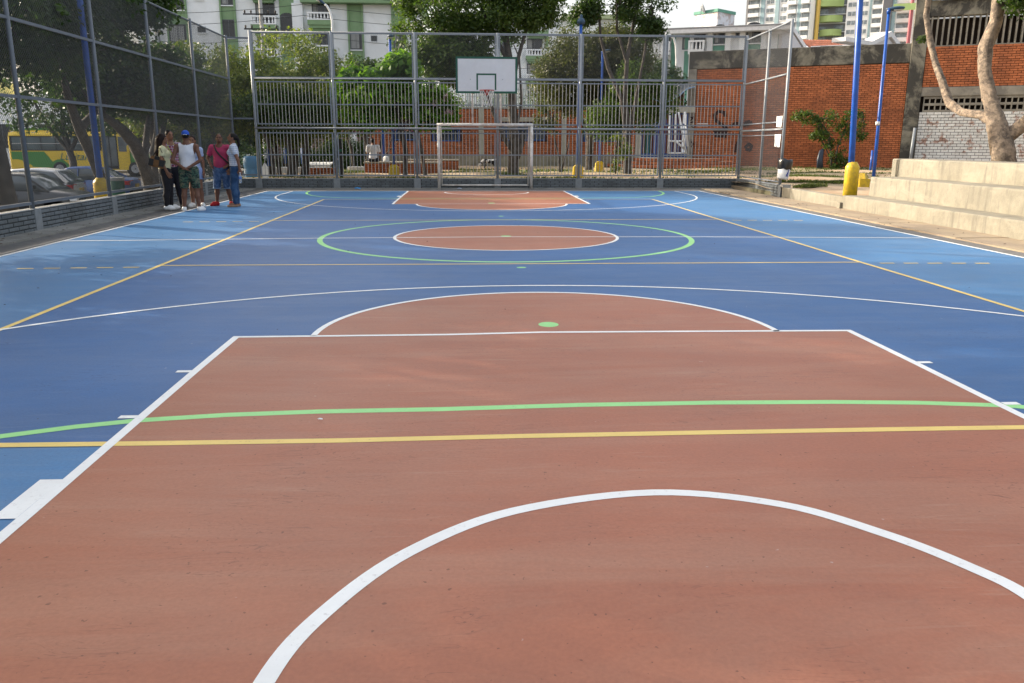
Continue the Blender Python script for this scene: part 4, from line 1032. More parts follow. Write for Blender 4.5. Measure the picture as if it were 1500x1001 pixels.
# ------------------------------------------------------------------ trees and plants
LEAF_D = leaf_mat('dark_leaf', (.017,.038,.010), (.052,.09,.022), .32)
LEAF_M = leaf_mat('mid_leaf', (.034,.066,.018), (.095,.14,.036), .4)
LEAF_Y = leaf_mat('yellow_green_leaf', (.05,.085,.018), (.20,.22,.06), .35)
LEAF_B = leaf_mat('broad_leaf', (.05,.13,.018), (.17,.28,.04), .42)
LEAF_O = leaf_mat('olive_leaf', (.038,.052,.02), (.105,.108,.04), .3)
PURP = leaf_mat('purple_bract', (.12,.04,.16), (.30,.14,.36), .35)
PINK = leaf_mat('pink_petal', (.5,.25,.36), (.7,.6,.62), .3)
GRASS = leaf_mat('grass_blade', (.05,.075,.018), (.13,.15,.045), .3)
rng = np.random.default_rng(11)
def leaves(name, clumps, n, size, mat, parent, up_bias=.5, aspect=.55, long=1.0):
    """clumps: list of (centre, radius); small folded leaves scattered in each"""
    cl = np.array([list(c)+[r] for c, r in clumps]); w = cl[:,3]**2; w /= w.sum()
    idx = rng.choice(len(cl), n, p=w); P = rng.normal(size=(n,3)); P /= np.linalg.norm(P, axis=1)[:,None]
    rad = rng.random(n)**(1/2.2); off = P*rad[:,None]*cl[idx,3][:,None]; off[:,2] *= .75
    pos = cl[idx,:3]+off
    nrm = P*.6+rng.normal(size=(n,3))*.7; nrm[:,2] += up_bias; nrm /= np.linalg.norm(nrm, axis=1)[:,None]
    t = rng.normal(size=(n,3)); t -= nrm*(t*nrm).sum(1)[:,None]; t /= np.linalg.norm(t, axis=1)[:,None]
    s = np.cross(nrm, t); L = size*(.65+.7*rng.random(n))*long; W = L*aspect/long**.5
    L = L[:,None]; W = W[:,None]
    a = pos-t*L*.5; c = pos+t*L*.5-nrm*L*.12; b_ = pos+s*W*.5-nrm*L*.04+t*L*.05; d = pos-s*W*.5-nrm*L*.04+t*L*.05
    V = np.stack([a,b_,c,d], 1).reshape(-1,3).astype(np.float32)
    me = bpy.data.meshes.new(name); me.vertices.add(4*n); me.vertices.foreach_set('co', V.ravel())
    me.loops.add(4*n); me.loops.foreach_set('vertex_index', np.arange(4*n, dtype=np.int32))
    me.polygons.add(n); me.polygons.foreach_set('loop_start', np.arange(0,4*n,4,dtype=np.int32)); me.polygons.foreach_set('loop_total', np.full(n,4,dtype=np.int32))
    me.update(); me.validate(); me.materials.append(mat); return link(name, me, parent)
def clump_set(ells, per, cr, shell=.45, rs=None, flat_bottom=None):
    """clump centres inside ellipsoids, denser towards the outside"""
    out = []
    for (c, r) in ells:
        for k in range(per):
            v = rng.normal(size=3); v /= np.linalg.norm(v); q = shell+(1-shell)*rng.random()**.6
            p = np.array(c)+v*np.array(r)*q
            if flat_bottom is not None and p[2] < flat_bottom: p[2] = flat_bottom+.3*rng.random()
            out.append((tuple(p), cr*(.6+.8*rng.random())))
    return out
def limb_path(p, q, n=5, wig=.08, sag=0):
    p, q = np.array(p, float), np.array(q, float); L = np.linalg.norm(q-p); pts = []
    for i in range(n+1):
        t = i/n; e = rng.normal(size=3)*wig*L*math.sin(math.pi*t)*.6; pts.append(tuple(p+(q-p)*t+e+np.array((0,0,sag*L*math.sin(math.pi*t)))))
    return pts
def rough_tube(mb, pts, rad, n=10, rough=.1):
    """tube with a lumpy, bark-like outline"""
    P = [Vector(p) for p in pts]; Q = []; RR = []
    for i in range(len(P)-1):
        m = max(1, int((P[i+1]-P[i]).length/(.22 if rough < .25 else .09)))
        for k in range(m): Q.append(P[i].lerp(P[i+1], k/m)); RR.append(rad[i]+(rad[i+1]-rad[i])*k/m)
    Q.append(P[-1]); RR.append(rad[-1]); b = len(mb.v); mb.tube(Q, RR, n)
    ph = [random.uniform(0, 6.28) for _ in range(n)]
    for i, c in enumerate(Q):
        for k in range(n):
            j = b+i*n+k; v = Vector(mb.v[j]); f = 1+rough*((.6*math.sin(ph[k]+i*.35)+.5*random.uniform(-1,1)) if rough < .25 else (.33*math.sin(3*6.283*k/n+.12*i+ph[0])+.3*math.sin(.31*i+ph[1])*math.sin(6.283*k/n+ph[2])+.3*random.uniform(-1,1))); mb.v[j] = tuple(c+(v-c)*f)
def tree(name, label, cat, base, limbs, ells, nleaf, lsize, lmat, bark=BARK, per=40, cr=.5, group='trees', twigs=14, shell=.45, flat=None, rough=.1, extra=None, long=1.0, aspect=.55, up_bias=.5):
    t = thing(name, label, cat, base, group=group); B = np.array(base)
    loc = lambda p: tuple(np.array(p)-B)
    b = MB()
    for (pts, rad) in limbs: rough_tube(b, [loc(p) for p in pts], rad, 10 if rough < .25 else 18, rough)
    b.build('trunk', bark, t, True)
    cl = clump_set([(loc(c), r) for (c, r) in ells], per, cr, shell, flat_bottom=None if flat is None else flat-B[2])
    b = MB(); tips = [l[0][-1] for l in limbs]
    for k in range(twigs):
        c, r = cl[int(rng.integers(len(cl)))]; tip = min(tips, key=lambda q: np.linalg.norm(np.array(loc(q))-np.array(c)))
        b.tube(limb_path(loc(tip), c, 4, .1), [.035,.028,.02,.014,.008], 5)
    if twigs: stuff(b.build('branches', bark, t, True))
    leaves('crown', cl, nleaf, lsize, lmat, t, long=long, aspect=aspect, up_bias=up_bias)
    if extra: extra(t, loc, cl)
    return t
X = -9.75
# street trees along the left fence
def LT(label, base, limbs, ells, n, **k):
    k.setdefault('lsize', .13); ls = k.pop('lsize')
    return tree('street_tree', label, 'tree', base, limbs, ells, n, ls, k.pop('lmat', LEAF_D), group='trees along the left fence', **k)
g1 = LT('thick pale trunked tree at the far left of the fence', (X,3.75,-.9), [([(X,3.75,-1),(X,3.7,.4),(X-.05,3.6,1.6),(X-.2,3.4,2.8),(X-.2,3.1,4.4)],[.27,.22,.19,.17,.1]),([(X-.1,3.5,2.2),(X-.2,4.3,3.4),(X-.1,5,4.6)],[.13,.1,.06]),([(X-.1,3.5,2.3),(X-.3,2.4,3.6),(X-.4,1.5,4.8)],[.12,.09,.05])],
   [((X-.4,3.6,5.1),(2.5,3.0,2.3)),((X-.3,1.4,4.6),(2.0,2.0,2.0)),((X-.6,5.6,4.4),(2.0,1.8,1.9))], 34000, per=60, cr=.55, twigs=16)
def pt3(*q): return [tuple(at(a, c, x=X)) for a, c in q]
t2 = pt3((158,300),(151,272),(136,232),(118,192),(108,165),(99,140),(90,90)); f2 = pt3((117,188),(128,176),(142,162),(158,140),(172,100),(180,60))
g2 = LT('leaning forked tree beside the yellow based pole behind the left fence', (t2[0][0],t2[0][1],-.9), [([(X,t2[0][1]+.1,-1)]+t2,[.17,.15,.135,.12,.12,.1,.085,.05]),(f2,[.11,.09,.08,.07,.055,.035])],
   [((X-.3,6.6,4.5),(2.2,2.2,2.0)),((X-.2,8.9,4.2),(1.7,1.8,1.5)),((X+.4,9.6,5.2),(1.1,1.0,.9)),((X+.3,8.6,6.0),(1.3,1.4,.9))], 30000, per=55, cr=.5, twigs=14)
t3 = pt3((226,290),(219,266),(208,235),(196,210),(179,191),(164,178),(150,168)); f3 = pt3((210,240),(213,215),(216,185),(222,150))
g3 = LT('thick grey trunk leaning left behind the woman with the bag', (t3[0][0],t3[0][1],-.9), [([(X,t3[0][1]+.1,-1)]+t3,[.24,.21,.19,.175,.17,.14,.11,.07]),(f3,[.11,.1,.08,.05]),(pt3((229,285),(230,264),(224,225),(230,190)),[.13,.12,.1,.07])],
   [((X-.2,9.6,3.1),(1.4,1.9,.95)),((X-.1,11.4,3.2),(1.4,1.7,1.0))], 24000, per=70, cr=.42, twigs=10, lmat=LEAF_D)
g4 = LT('upright trunk behind the man in the blue cap', (X-.2,13.0,-.9), [([(X-.2,13,-1),(X-.2,12.9,.8),(X-.25,12.7,2.0),(X-.2,12.5,3.2)],[.2,.16,.14,.07]),([(X-.2,12.9,1.2),(X-.2,13.7,2.2),(X,14.4,3.0)],[.1,.08,.05])],
   [((X-.2,12.9,3.2),(1.5,1.6,1.05)),((X-.1,14.4,3.15),(1.4,1.5,1.15))], 24000, per=70, cr=.42, twigs=10)
for (y, x, lb, s) in ((-1.6,-9.9,'spreading street tree left of the near end of the court',1.0),(-6.8,-10.2,'street tree standing left of the near baseline',1.05),(-12.6,-10.2,'street tree left of the place the photo is taken from',1.1)):  # row carried on out of view, crowns lowered and thickened to shade the court
    LT(lb, (x,y,-.9), [([(x,y,-1),(x,y-.1,.6),(x-.1,y,2.2),(x-.2,y+.2,4.2)],[.24,.2,.17,.08]),([(x,y,1.8),(x-.1,y+1.2,3.2),(x,y+1.9,4.4)],[.12,.09,.05]),([(x,y,1.9),(x+.1,y-1.3,3.2),(x,y-2,4.6)],[.12,.09,.05])],
       [((x-.2,y+.2,5.0*s),(2.4,2.7,2.3)),((x,y+2.2,4.3),(2.0,2.0,2.1)),((x,y-2.2,4.4),(2.0,2.0,2.1)),((x-.3,y,7.2),(2.2,3.0,1.5)),((x-.2,y,2.9),(1.8,3.2,1.1))], 52000, per=72, cr=.62, twigs=10)
# background trees on the left beyond the car park
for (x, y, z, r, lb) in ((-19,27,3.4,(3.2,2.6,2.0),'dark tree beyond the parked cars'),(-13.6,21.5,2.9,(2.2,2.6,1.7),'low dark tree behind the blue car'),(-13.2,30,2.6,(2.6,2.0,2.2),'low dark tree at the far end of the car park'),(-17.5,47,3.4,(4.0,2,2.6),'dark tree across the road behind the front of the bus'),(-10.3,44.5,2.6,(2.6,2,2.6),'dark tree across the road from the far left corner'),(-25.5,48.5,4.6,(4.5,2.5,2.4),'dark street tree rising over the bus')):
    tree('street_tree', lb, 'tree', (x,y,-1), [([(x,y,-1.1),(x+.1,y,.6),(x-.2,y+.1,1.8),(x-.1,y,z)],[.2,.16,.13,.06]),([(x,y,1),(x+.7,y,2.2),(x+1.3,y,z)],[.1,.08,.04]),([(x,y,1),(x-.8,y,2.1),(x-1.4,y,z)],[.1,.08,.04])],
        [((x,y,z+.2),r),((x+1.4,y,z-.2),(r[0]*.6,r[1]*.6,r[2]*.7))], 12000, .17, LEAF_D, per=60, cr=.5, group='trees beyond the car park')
# bushy yellow-green trees at the far left corner
def hedge(label, c, r, n, **k):
    x, y = c[0], c[1]
    return tree('bushy_tree', label, 'tree', (x,y,.25), [([(x,y,.1),(x+.1,y,1.0),(x-.1,y,2.4)],[.13,.1,.06]),([(x+.4,y+.2,.1),(x+.6,y,1.2),(x+.9,y,2.6)],[.09,.07,.04]),([(x-.5,y-.1,.1),(x-.6,y,1.2),(x-1,y,2.4)],[.09,.07,.04])], [(c, r)]+k.pop('more', []), int(n*1.6), .115, k.pop('lmat', LEAF_Y), group='bushy trees at the far left corner', cr=.42, per=90, shell=.55, **k)
hedge('large rounded yellow tipped tree behind the first barred panels', (-7.2,19.2,3.75), (2.1,1.9,1.9), 20000, more=[((-6.0,19.3,3.2),(1.3,1.5,1.4)),((-8.3,19.0,3.2),(1.2,1.4,1.5)),((-7.0,18.6,2.2),(2.2,1.1,.75))])
hedge('yellow green tree rising behind the far left corner post', (-10.0,18.8,3.4), (1.6,1.7,1.75), 13000, more=[((-11.6,18.6,2.9),(1.5,1.4,1.4))])
hedge('leafy tree filling the second bay behind the almond tree', (-4.9,23.2,3.5), (1.8,1.1,1.3), 11000, lmat=LEAF_M)
hedge('dark green bushy tree with bare stems below the yellow tipped one', (-7.0,17.4,2.5), (1.6,.8,.8), 5000, lmat=LEAF_D)
# broad leaved almond tree
def flowers(t, loc, cl):
    leaves('blossom', [(loc((-1.68,16.22,2.86)), .22),(loc((-1.31,16.31,3.00)), .2),(loc((-1.17,16.41,2.53)), .18)], 140, .13, PINK, t)
tree('broad_leaved_tree', 'almond tree with big glossy light green leaves behind the second fence bay', 'tree', (-2.85,16.87,0.28), [([(-2.81,16.87,0.10),(-2.76,16.83,1.22),(-2.95,16.78,2.15),(-3.04,16.69,3.28)],[.1,.085,.07,.04]),([(-2.85,16.78,1.87),(-3.70,16.69,2.72),(-4.16,16.59,3.37)],[.05,.04,.025]),([(-2.85,16.78,1.97),(-2.10,16.69,2.81),(-1.73,16.59,3.37)],[.05,.04,.025])],
   [((-3.88,16.59,3.28),(1.15,.9,.75)),((-2.57,16.69,3.09),(1.2,.9,.95)),((-1.68,16.59,2.67),(.75,.7,.9)),((-2.85,16.59,3.98),(.55,.5,.4)),((-3.98,16.69,2.44),(.9,.7,.5))], 6500, .25, LEAF_B, per=46, cr=.3, group='park trees', extra=flowers, aspect=.6, up_bias=.9)
# bougainvillea
t = thing('bougainvillea', 'purple flowering bougainvillea below the almond tree', 'shrub', (-4.4,23.4,.28), group='park shrubs')
b = MB()
for k in range(5): b.tube(limb_path((0,0,0), (rng.normal()*.8, rng.normal()*.3, 2.2+.5*rng.random()), 4, .1), [.03,.025,.02,.014,.008], 5)
stuff(b.build('stems', BARK, t, True))
cl = clump_set([((-.3,0,2.2),(1.5,.7,.75)),((.9,.1,2.7),(.8,.6,.7)),((1.5,0,2.1),(.6,.5,.6))], 26, .3)
leaves('foliage', cl, 3500, .08, LEAF_M, t); leaves('blossom', cl, 2600, .085, PURP, t)
# big tree behind the backboard
cx = 1.25
tree('shade_tree', 'large dark tree with a stubbed lower limb standing behind the goal', 'tree', (cx,19.6,.28), [([(cx,19.6,.1),(cx-.02,19.6,.9),(cx+.02,19.55,1.7),(cx-.05,19.5,2.6),(cx-.1,19.5,4.0),(cx-.35,19.5,5.6),(cx-.4,19.5,7.4)],[.24,.2,.19,.165,.15,.11,.06]),([(cx-.05,19.55,1.2),(cx-.35,19.5,1.6),(cx-.75,19.4,2.5),(cx-1.2,19.4,3.7),(cx-2.0,19.4,4.9),(cx-2.8,19.5,5.9)],[.11,.09,.075,.06,.045,.025]),([(cx+.1,19.6,.9),(cx+.3,19.55,1.5),(cx+.33,19.5,1.9)],[.15,.14,.06]),([(cx-.1,19.5,3.6),(cx+.2,19.5,4.8),(cx+.7,19.5,6.4)],[.09,.07,.04]),([(cx-.2,19.5,4.4),(cx-1.1,19.5,6.1),(cx-1.6,19.5,7.2)],[.08,.06,.03]),([(cx+.1,19.55,2.0),(cx+.28,19.5,3.0),(cx+.2,19.5,4.6)],[.06,.05,.03])],
   [((cx-.7,19.7,6.8),(2.2,1.9,1.55)),((cx-2.9,19.6,5.9),(1.6,1.5,1.5)),((cx+.3,19.6,7.0),(1.5,1.5,1.4)),((cx-2.2,19.4,4.5),(1.4,1.0,.95))], 52000, .13, LEAF_M, per=95, cr=.45, group='park trees', twigs=30)
# round dense tree
tree('round_tree', 'dense rounded olive green tree right of the backboard', 'tree', (5.1,25.5,.28), [([(5.1,25.5,.1),(5.1,25.4,1.6),(5.0,25.4,3.0)],[.2,.16,.1]),([(5.0,25.4,2),(4.1,25.4,3.6)],[.09,.05]),([(5.1,25.4,2),(6.1,25.4,3.8)],[.09,.05])],
   [((6.2,25.3,5.2),(1.6,1.5,1.3)),((4.9,25.4,4.9),(2.15,1.9,1.75)),((4.0,25.2,4.2),(1.5,1.4,1.4)),((6.3,25.4,4.3),(1.5,1.4,1.7))], 62000, .11, LEAF_O, per=110, cr=.5, shell=.6, group='park trees')
# many stemmed tree
mx, my = 6.05, 21.2
tree('many_stemmed_tree', 'tall dark tree with several bare rising stems right of the round tree', 'tree', (mx,my,.28), [([(mx,my,.1),(mx,my,1.0),(mx-.05,my,2.0)],[.2,.16,.15]),([(mx-.1,my,1.9),(mx-.3,my,3.2),(mx-.9,my,4.4),(mx-1.25,my,5.6),(mx-1.4,my,7.2)],[.1,.085,.075,.06,.04]),([(mx,my,1.9),(mx-.2,my,3.4),(mx-.15,my,4.8),(mx+.0,my,5.8),(mx+.3,my,7.2)],[.11,.095,.085,.07,.05]),([(mx+.05,my,1.9),(mx+.3,my,3.4),(mx+.55,my,5.0),(mx+.75,my,6.8)],[.08,.065,.05,.035]),([(mx-.15,my,4.6),(mx-.6,my,5.9),(mx-.65,my,7.3)],[.06,.05,.03])],
   [((mx-.8,my,7.0),(1.4,1.1,.85)),((mx+.3,my,6.7),(1.2,1.0,.85)),((mx+.75,my,5.9),(.55,.5,.4)),((mx-1.9,my,6.5),(.5,.5,.4))], 11000, .12, LEAF_D, per=40, cr=.36, group='park trees', twigs=26)
tree('leafy_tree', 'mid green bushy tree filling the gap below the many stemmed tree', 'tree', (6.5,23,.28), [([(6.5,23,.1),(6.4,23,1.2),(6.5,23,2.2)],[.12,.1,.07]),([(6.4,23,1.4),(5.6,23,2.4)],[.06,.03])],
   [((6.6,22.9,2.9),(1.3,1.1,1.1)),((5.5,22.8,2.5),(1.0,.9,.8)),((7.4,22.9,3.3),(1.0,.9,1.0)),((6.5,22.8,3.9),(1.0,.9,.8))], 20000, .11, LEAF_M, per=70, cr=.38, group='park trees')
tree('sapling', 'slender young tree with a pale leafy top left of the blue lamp pole', 'tree', (3.25,21.5,.28), [([(3.3,21.5,.1),(3.25,21.5,.9),(3.05,21.45,1.6),(2.95,21.4,2.4)],[.05,.04,.035,.02]),([(3.3,21.5,.1),(3.6,21.5,1.3),(3.75,21.5,2.3)],[.04,.03,.015])],
   [((2.85,21.4,2.6),(.65,.5,.75))], 1700, .1, LEAF_O, per=26, cr=.22, group='park trees', twigs=8)
tree('sapling', 'thin bare trunk beside the seated man on the brick planter', 'tree', (-2.3,19.6,.28), [([(-2.2,19.6,.1),(-2.3,19.6,.9),(-2.45,19.55,1.8),(-2.6,19.5,2.8)],[.085,.075,.06,.04])], [((-2.6,19.5,3.1),(.5,.4,.4))], 350, .14, LEAF_B, per=12, cr=.2, group='park trees', twigs=4)
tree('vine_bush', 'small bush of light leaves at the foot of the many stemmed tree', 'shrub', (5.5,20.7,.28), [([(5.5,20.7,.1),(5.45,20.7,.9),(5.5,20.7,1.6)],[.035,.03,.015])], [((5.5,20.7,1.1),(.35,.3,.8)),((5.85,20.7,1.2),(.3,.25,.35))], 1300, .09, LEAF_Y, per=22, cr=.16, group='park shrubs', twigs=6)
tree('dark_tree', 'rounded dark tree in front of the white house', 'tree', (9.3,34,.2), [([(9.3,34,.1),(9.3,34,2),(9.3,34,4)],[.2,.16,.1])], [((9.0,34,4.8),(2.0,1.8,1.6)),((10.6,34,4.4),(1.3,1.2,1.4)),((7.6,34.5,5.2),(1.6,1.5,1.6))], 18000, .14, LEAF_D, per=60, cr=.45, group='park trees')
tree('dark_tree', 'green tree behind the picket fence left of the round tree', 'tree', (.8,40,-.3), [([(.8,40,-.4),(.8,40,2)],[.2,.12])], [((2.2,40,3.0),(3.4,1.6,1.7)),((-2.5,40,2.9),(2.6,1.6,1.6))], 11000, .16, LEAF_M, per=60, cr=.5, group='park trees')
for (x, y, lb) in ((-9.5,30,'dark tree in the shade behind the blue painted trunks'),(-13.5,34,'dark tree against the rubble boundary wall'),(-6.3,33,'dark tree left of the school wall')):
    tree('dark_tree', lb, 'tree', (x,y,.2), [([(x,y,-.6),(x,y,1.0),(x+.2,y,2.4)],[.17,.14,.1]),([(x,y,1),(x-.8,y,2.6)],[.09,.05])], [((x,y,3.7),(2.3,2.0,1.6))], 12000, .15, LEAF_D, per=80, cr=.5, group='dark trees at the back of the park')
# shrub by the orange wall
sx, sy = 17.6, 27.6
tree('wall_shrub', 'loose green shrub growing in front of the orange brick wall', 'shrub', (sx,sy,.26), [([(sx,sy,.1),(sx-.1,sy,1.0),(sx-.3,sy,2.0),(sx-1.3,sy,2.9)],[.05,.04,.03,.015]),([(sx+.1,sy,.1),(sx+.2,sy,1.3),(sx+.6,sy,2.5),(sx+1.3,sy,3.0)],[.045,.035,.025,.012]),([(sx,sy,.6),(sx-.8,sy,1.9),(sx-.9,sy,2.6)],[.03,.025,.012])],
   [((sx-1.5,sy,2.75),(.75,.4,.3)),((sx-.4,sy,2.5),(.75,.5,.6)),((sx+.8,sy,2.6),(.85,.5,.5)),((sx+.9,sy,1.9),(.8,.5,.4)),((sx+.1,sy,1.2),(.55,.4,.55)),((sx-.8,sy,1.9),(.4,.4,.3)),((sx+.3,sy,.6),(.5,.4,.35))], 4800, .12, LEAF_M, per=22, cr=.22, group='park shrubs', twigs=22)
# pale twisted tree at the right
tx, ty = 11.15, 4.6
def crown_extra(t, loc, cl): leaves('shoots', [(loc((10.85,7.95,4.05)), .14)], 90, .1, LEAF_M, t)
tree('twisted_tree', 'pale barked twisting tree behind the bleachers on the right', 'tree', (tx,ty,.95),
   [([(tx+.02,ty,.8),(tx+.0,ty,1.25),(tx-.05,ty+.2,1.75),(tx-.12,ty+.5,2.4),(tx-.2,ty+.75,3.1),(tx-.15,ty+.9,3.6),(tx-.0,ty+.9,4.1),(tx+.05,ty+1.0,5.2)],[.27,.235,.205,.15,.135,.155,.13,.115]),
    ([(tx-.1,ty+.3,1.95),(tx-.15,ty+.8,2.12),(tx-.2,ty+1.4,2.2),(tx-.2,ty+2.0,2.45),(tx-.2,ty+2.4,2.95),(tx-.2,ty+2.85,3.5),(tx-.2,ty+3.2,4.0),(tx-.25,ty+3.4,4.6),(tx-.2,ty+3.4,5.4)],[.12,.09,.085,.10,.085,.075,.075,.065,.06]),
    ([(tx+.1,ty+.1,1.6),(tx+.45,ty-.25,2.1),(tx+.8,ty-.5,2.7),(tx+1.0,ty-.7,3.6)],[.15,.13,.1,.07]),
    ([(tx+.45,ty-.35,.8),(tx+.6,ty-.3,1.4),(tx+.9,ty-.3,2.1),(tx+1.3,ty-.2,3.0)],[.24,.2,.15,.1]),([(tx+.75,ty-.5,.8),(tx+.95,ty-.55,1.5),(tx+1.25,ty-.6,2.2)],[.2,.17,.12])],
   [((tx+.5,ty+.1,4.75),(.7,.8,.5)),((tx+.9,ty+.2,5.2),(1.3,1.3,.9)),((tx+1.0,ty-.6,4.5),(.7,.8,.55)),((tx+2.6,ty-.2,5.6),(1.8,1.8,1.2)),((tx+1.0,ty+2.0,6.6),(2.0,2.2,.9))], 20000, .12, LEAF_D, bark=BARK_L, per=46, cr=.34, group=None, rough=.3, extra=crown_extra, twigs=18)
for (x, y, r, lb) in ((-11.8,24.5,(1.6,1.0,.95),'dark bush added to deepen the shade at the left of the park'),(-8.9,25.5,(1.5,1.0,.9),'dark bush added behind the blue painted trunks'),(-6.4,26.5,(1.3,1.0,.75),'dark bush added left of the far brick planter')):
    tree('dark_bush', lb, 'shrub', (x,y,.2), [([(x,y,0),(x,y,.8)],[.06,.03])], [((x,y,.9),r)], 5000, .12, LEAF_D, per=60, cr=.34, group='added dark bushes', twigs=5)  # bushes added to give the bright ground a dark, shadowed background
# grass on the park soil: tufts gathered in patches
def grass(name, areas, n, h):
    V = []; F_ = []
    for _ in range(n):
        a = areas[int(rng.integers(len(areas)))]; u, v = rng.normal(size=2)*.45; x, y = a[0]+u*a[2], a[1]+v*a[3]
        if y < 14.75 and x < 8.5: continue
        z = parkz(x, y)-.02; 
        for k in range(3):
            an = rng.random()*6.28; L = h*(.5+rng.random()); dx, dy = math.cos(an)*.02, math.sin(an)*.02; lx_, ly_ = rng.normal(size=2)*L*.45
            i = len(V); V += [(x-dx,y-dy,z),(x+dx,y+dy,z),(x+lx_,y+ly_,z+L)]; F_.append((i,i+1,i+2))
    me = bpy.data.meshes.new(name); me.from_pydata(V, [], F_); me.materials.append(GRASS); o = link(name, me); o['label'] = 'short dry grass in patches on the park soil'; o['category'] = 'grass'; return stuff(o)
areas = [(17,27,6,2.0),(13,26,3,2.5),(14,21,5,.5),(20,29.5,5,1.0),(11,13,2,.3),(9.3,10.3,.4,.25),(8.5,22,2.5,1.5),(10.5,24,2.5,1.2),(0,22,3,.5),(1.2,19.6,.5,.4),(-6,24,2.5,1.5),(-4,15.6,4,.3),(2,15.6,5,.3),(4,23.5,3,.5),(-1,26,3,.6),(12,17,3,.5),(-5.2,21.5,1,.6)]
grass('grass', areas, 7500, .09)
# ------------------------------------------------------------------ vehicles in the street on the left
TYRE = M('tyre_rubber', (.02,.02,.02), .85, .2, 9); RIM = M('wheel_rim', (.35,.36,.38), .35, .1, 9, metal=.6)
CARG = glass_mat('car_glass', (.085,.10,.11), .06); CHROME = M('chrome', (.5,.5,.52), .2, .05, 9, metal=.9)
REDL = M('tail_light', (.4,.012,.012), .2, .1, 9); CLEAR = M('headlight_lens', (.62,.64,.66), .12, .1, 9)
TRIM = M('black_trim', (.015,.015,.016), .55, .1, 9)
def wheel(parent, x, y, r, w=.2, side=-1):
    b = MB(); RX = Matrix.Rotation(R(90), 3, 'X')
    b.lathe([(r*.62,-w/2),(r*.94,-w/2),(r,-w*.3),(r,w*.3),(r*.94,w/2),(r*.62,w/2)], 24, (x,y,r), RX); wl = b.build('wheel', TYRE, parent, True)
    b = MB(); yo = y+side*w*.42
    b.lathe([(r*.64,0),(r*.6,.03),(r*.1,.02),(0,.0)], 20, (x,yo,r), RX)
    for k in range(7):
        a = 2*math.pi*k/7; b.bar((x+.1*r*math.cos(a),yo+side*.025,r+.1*r*math.sin(a)), (x+.6*r*math.cos(a),yo+side*.03,r+.6*r*math.sin(a)), .05, .03)
    b.build('rim', RIM, wl)
def spl(xs, t):
    for i in range(len(xs)-1):
        if xs[i][0] <= t <= xs[i+1][0]:
            u = (t-xs[i][0])/(xs[i+1][0]-xs[i][0]+1e-9); u = u*u*(3-2*u)*.5+u*.5; return xs[i][1]+(xs[i+1][1]-xs[i][1])*u
    return xs[0][1] if t < xs[0][0] else xs[-1][1]
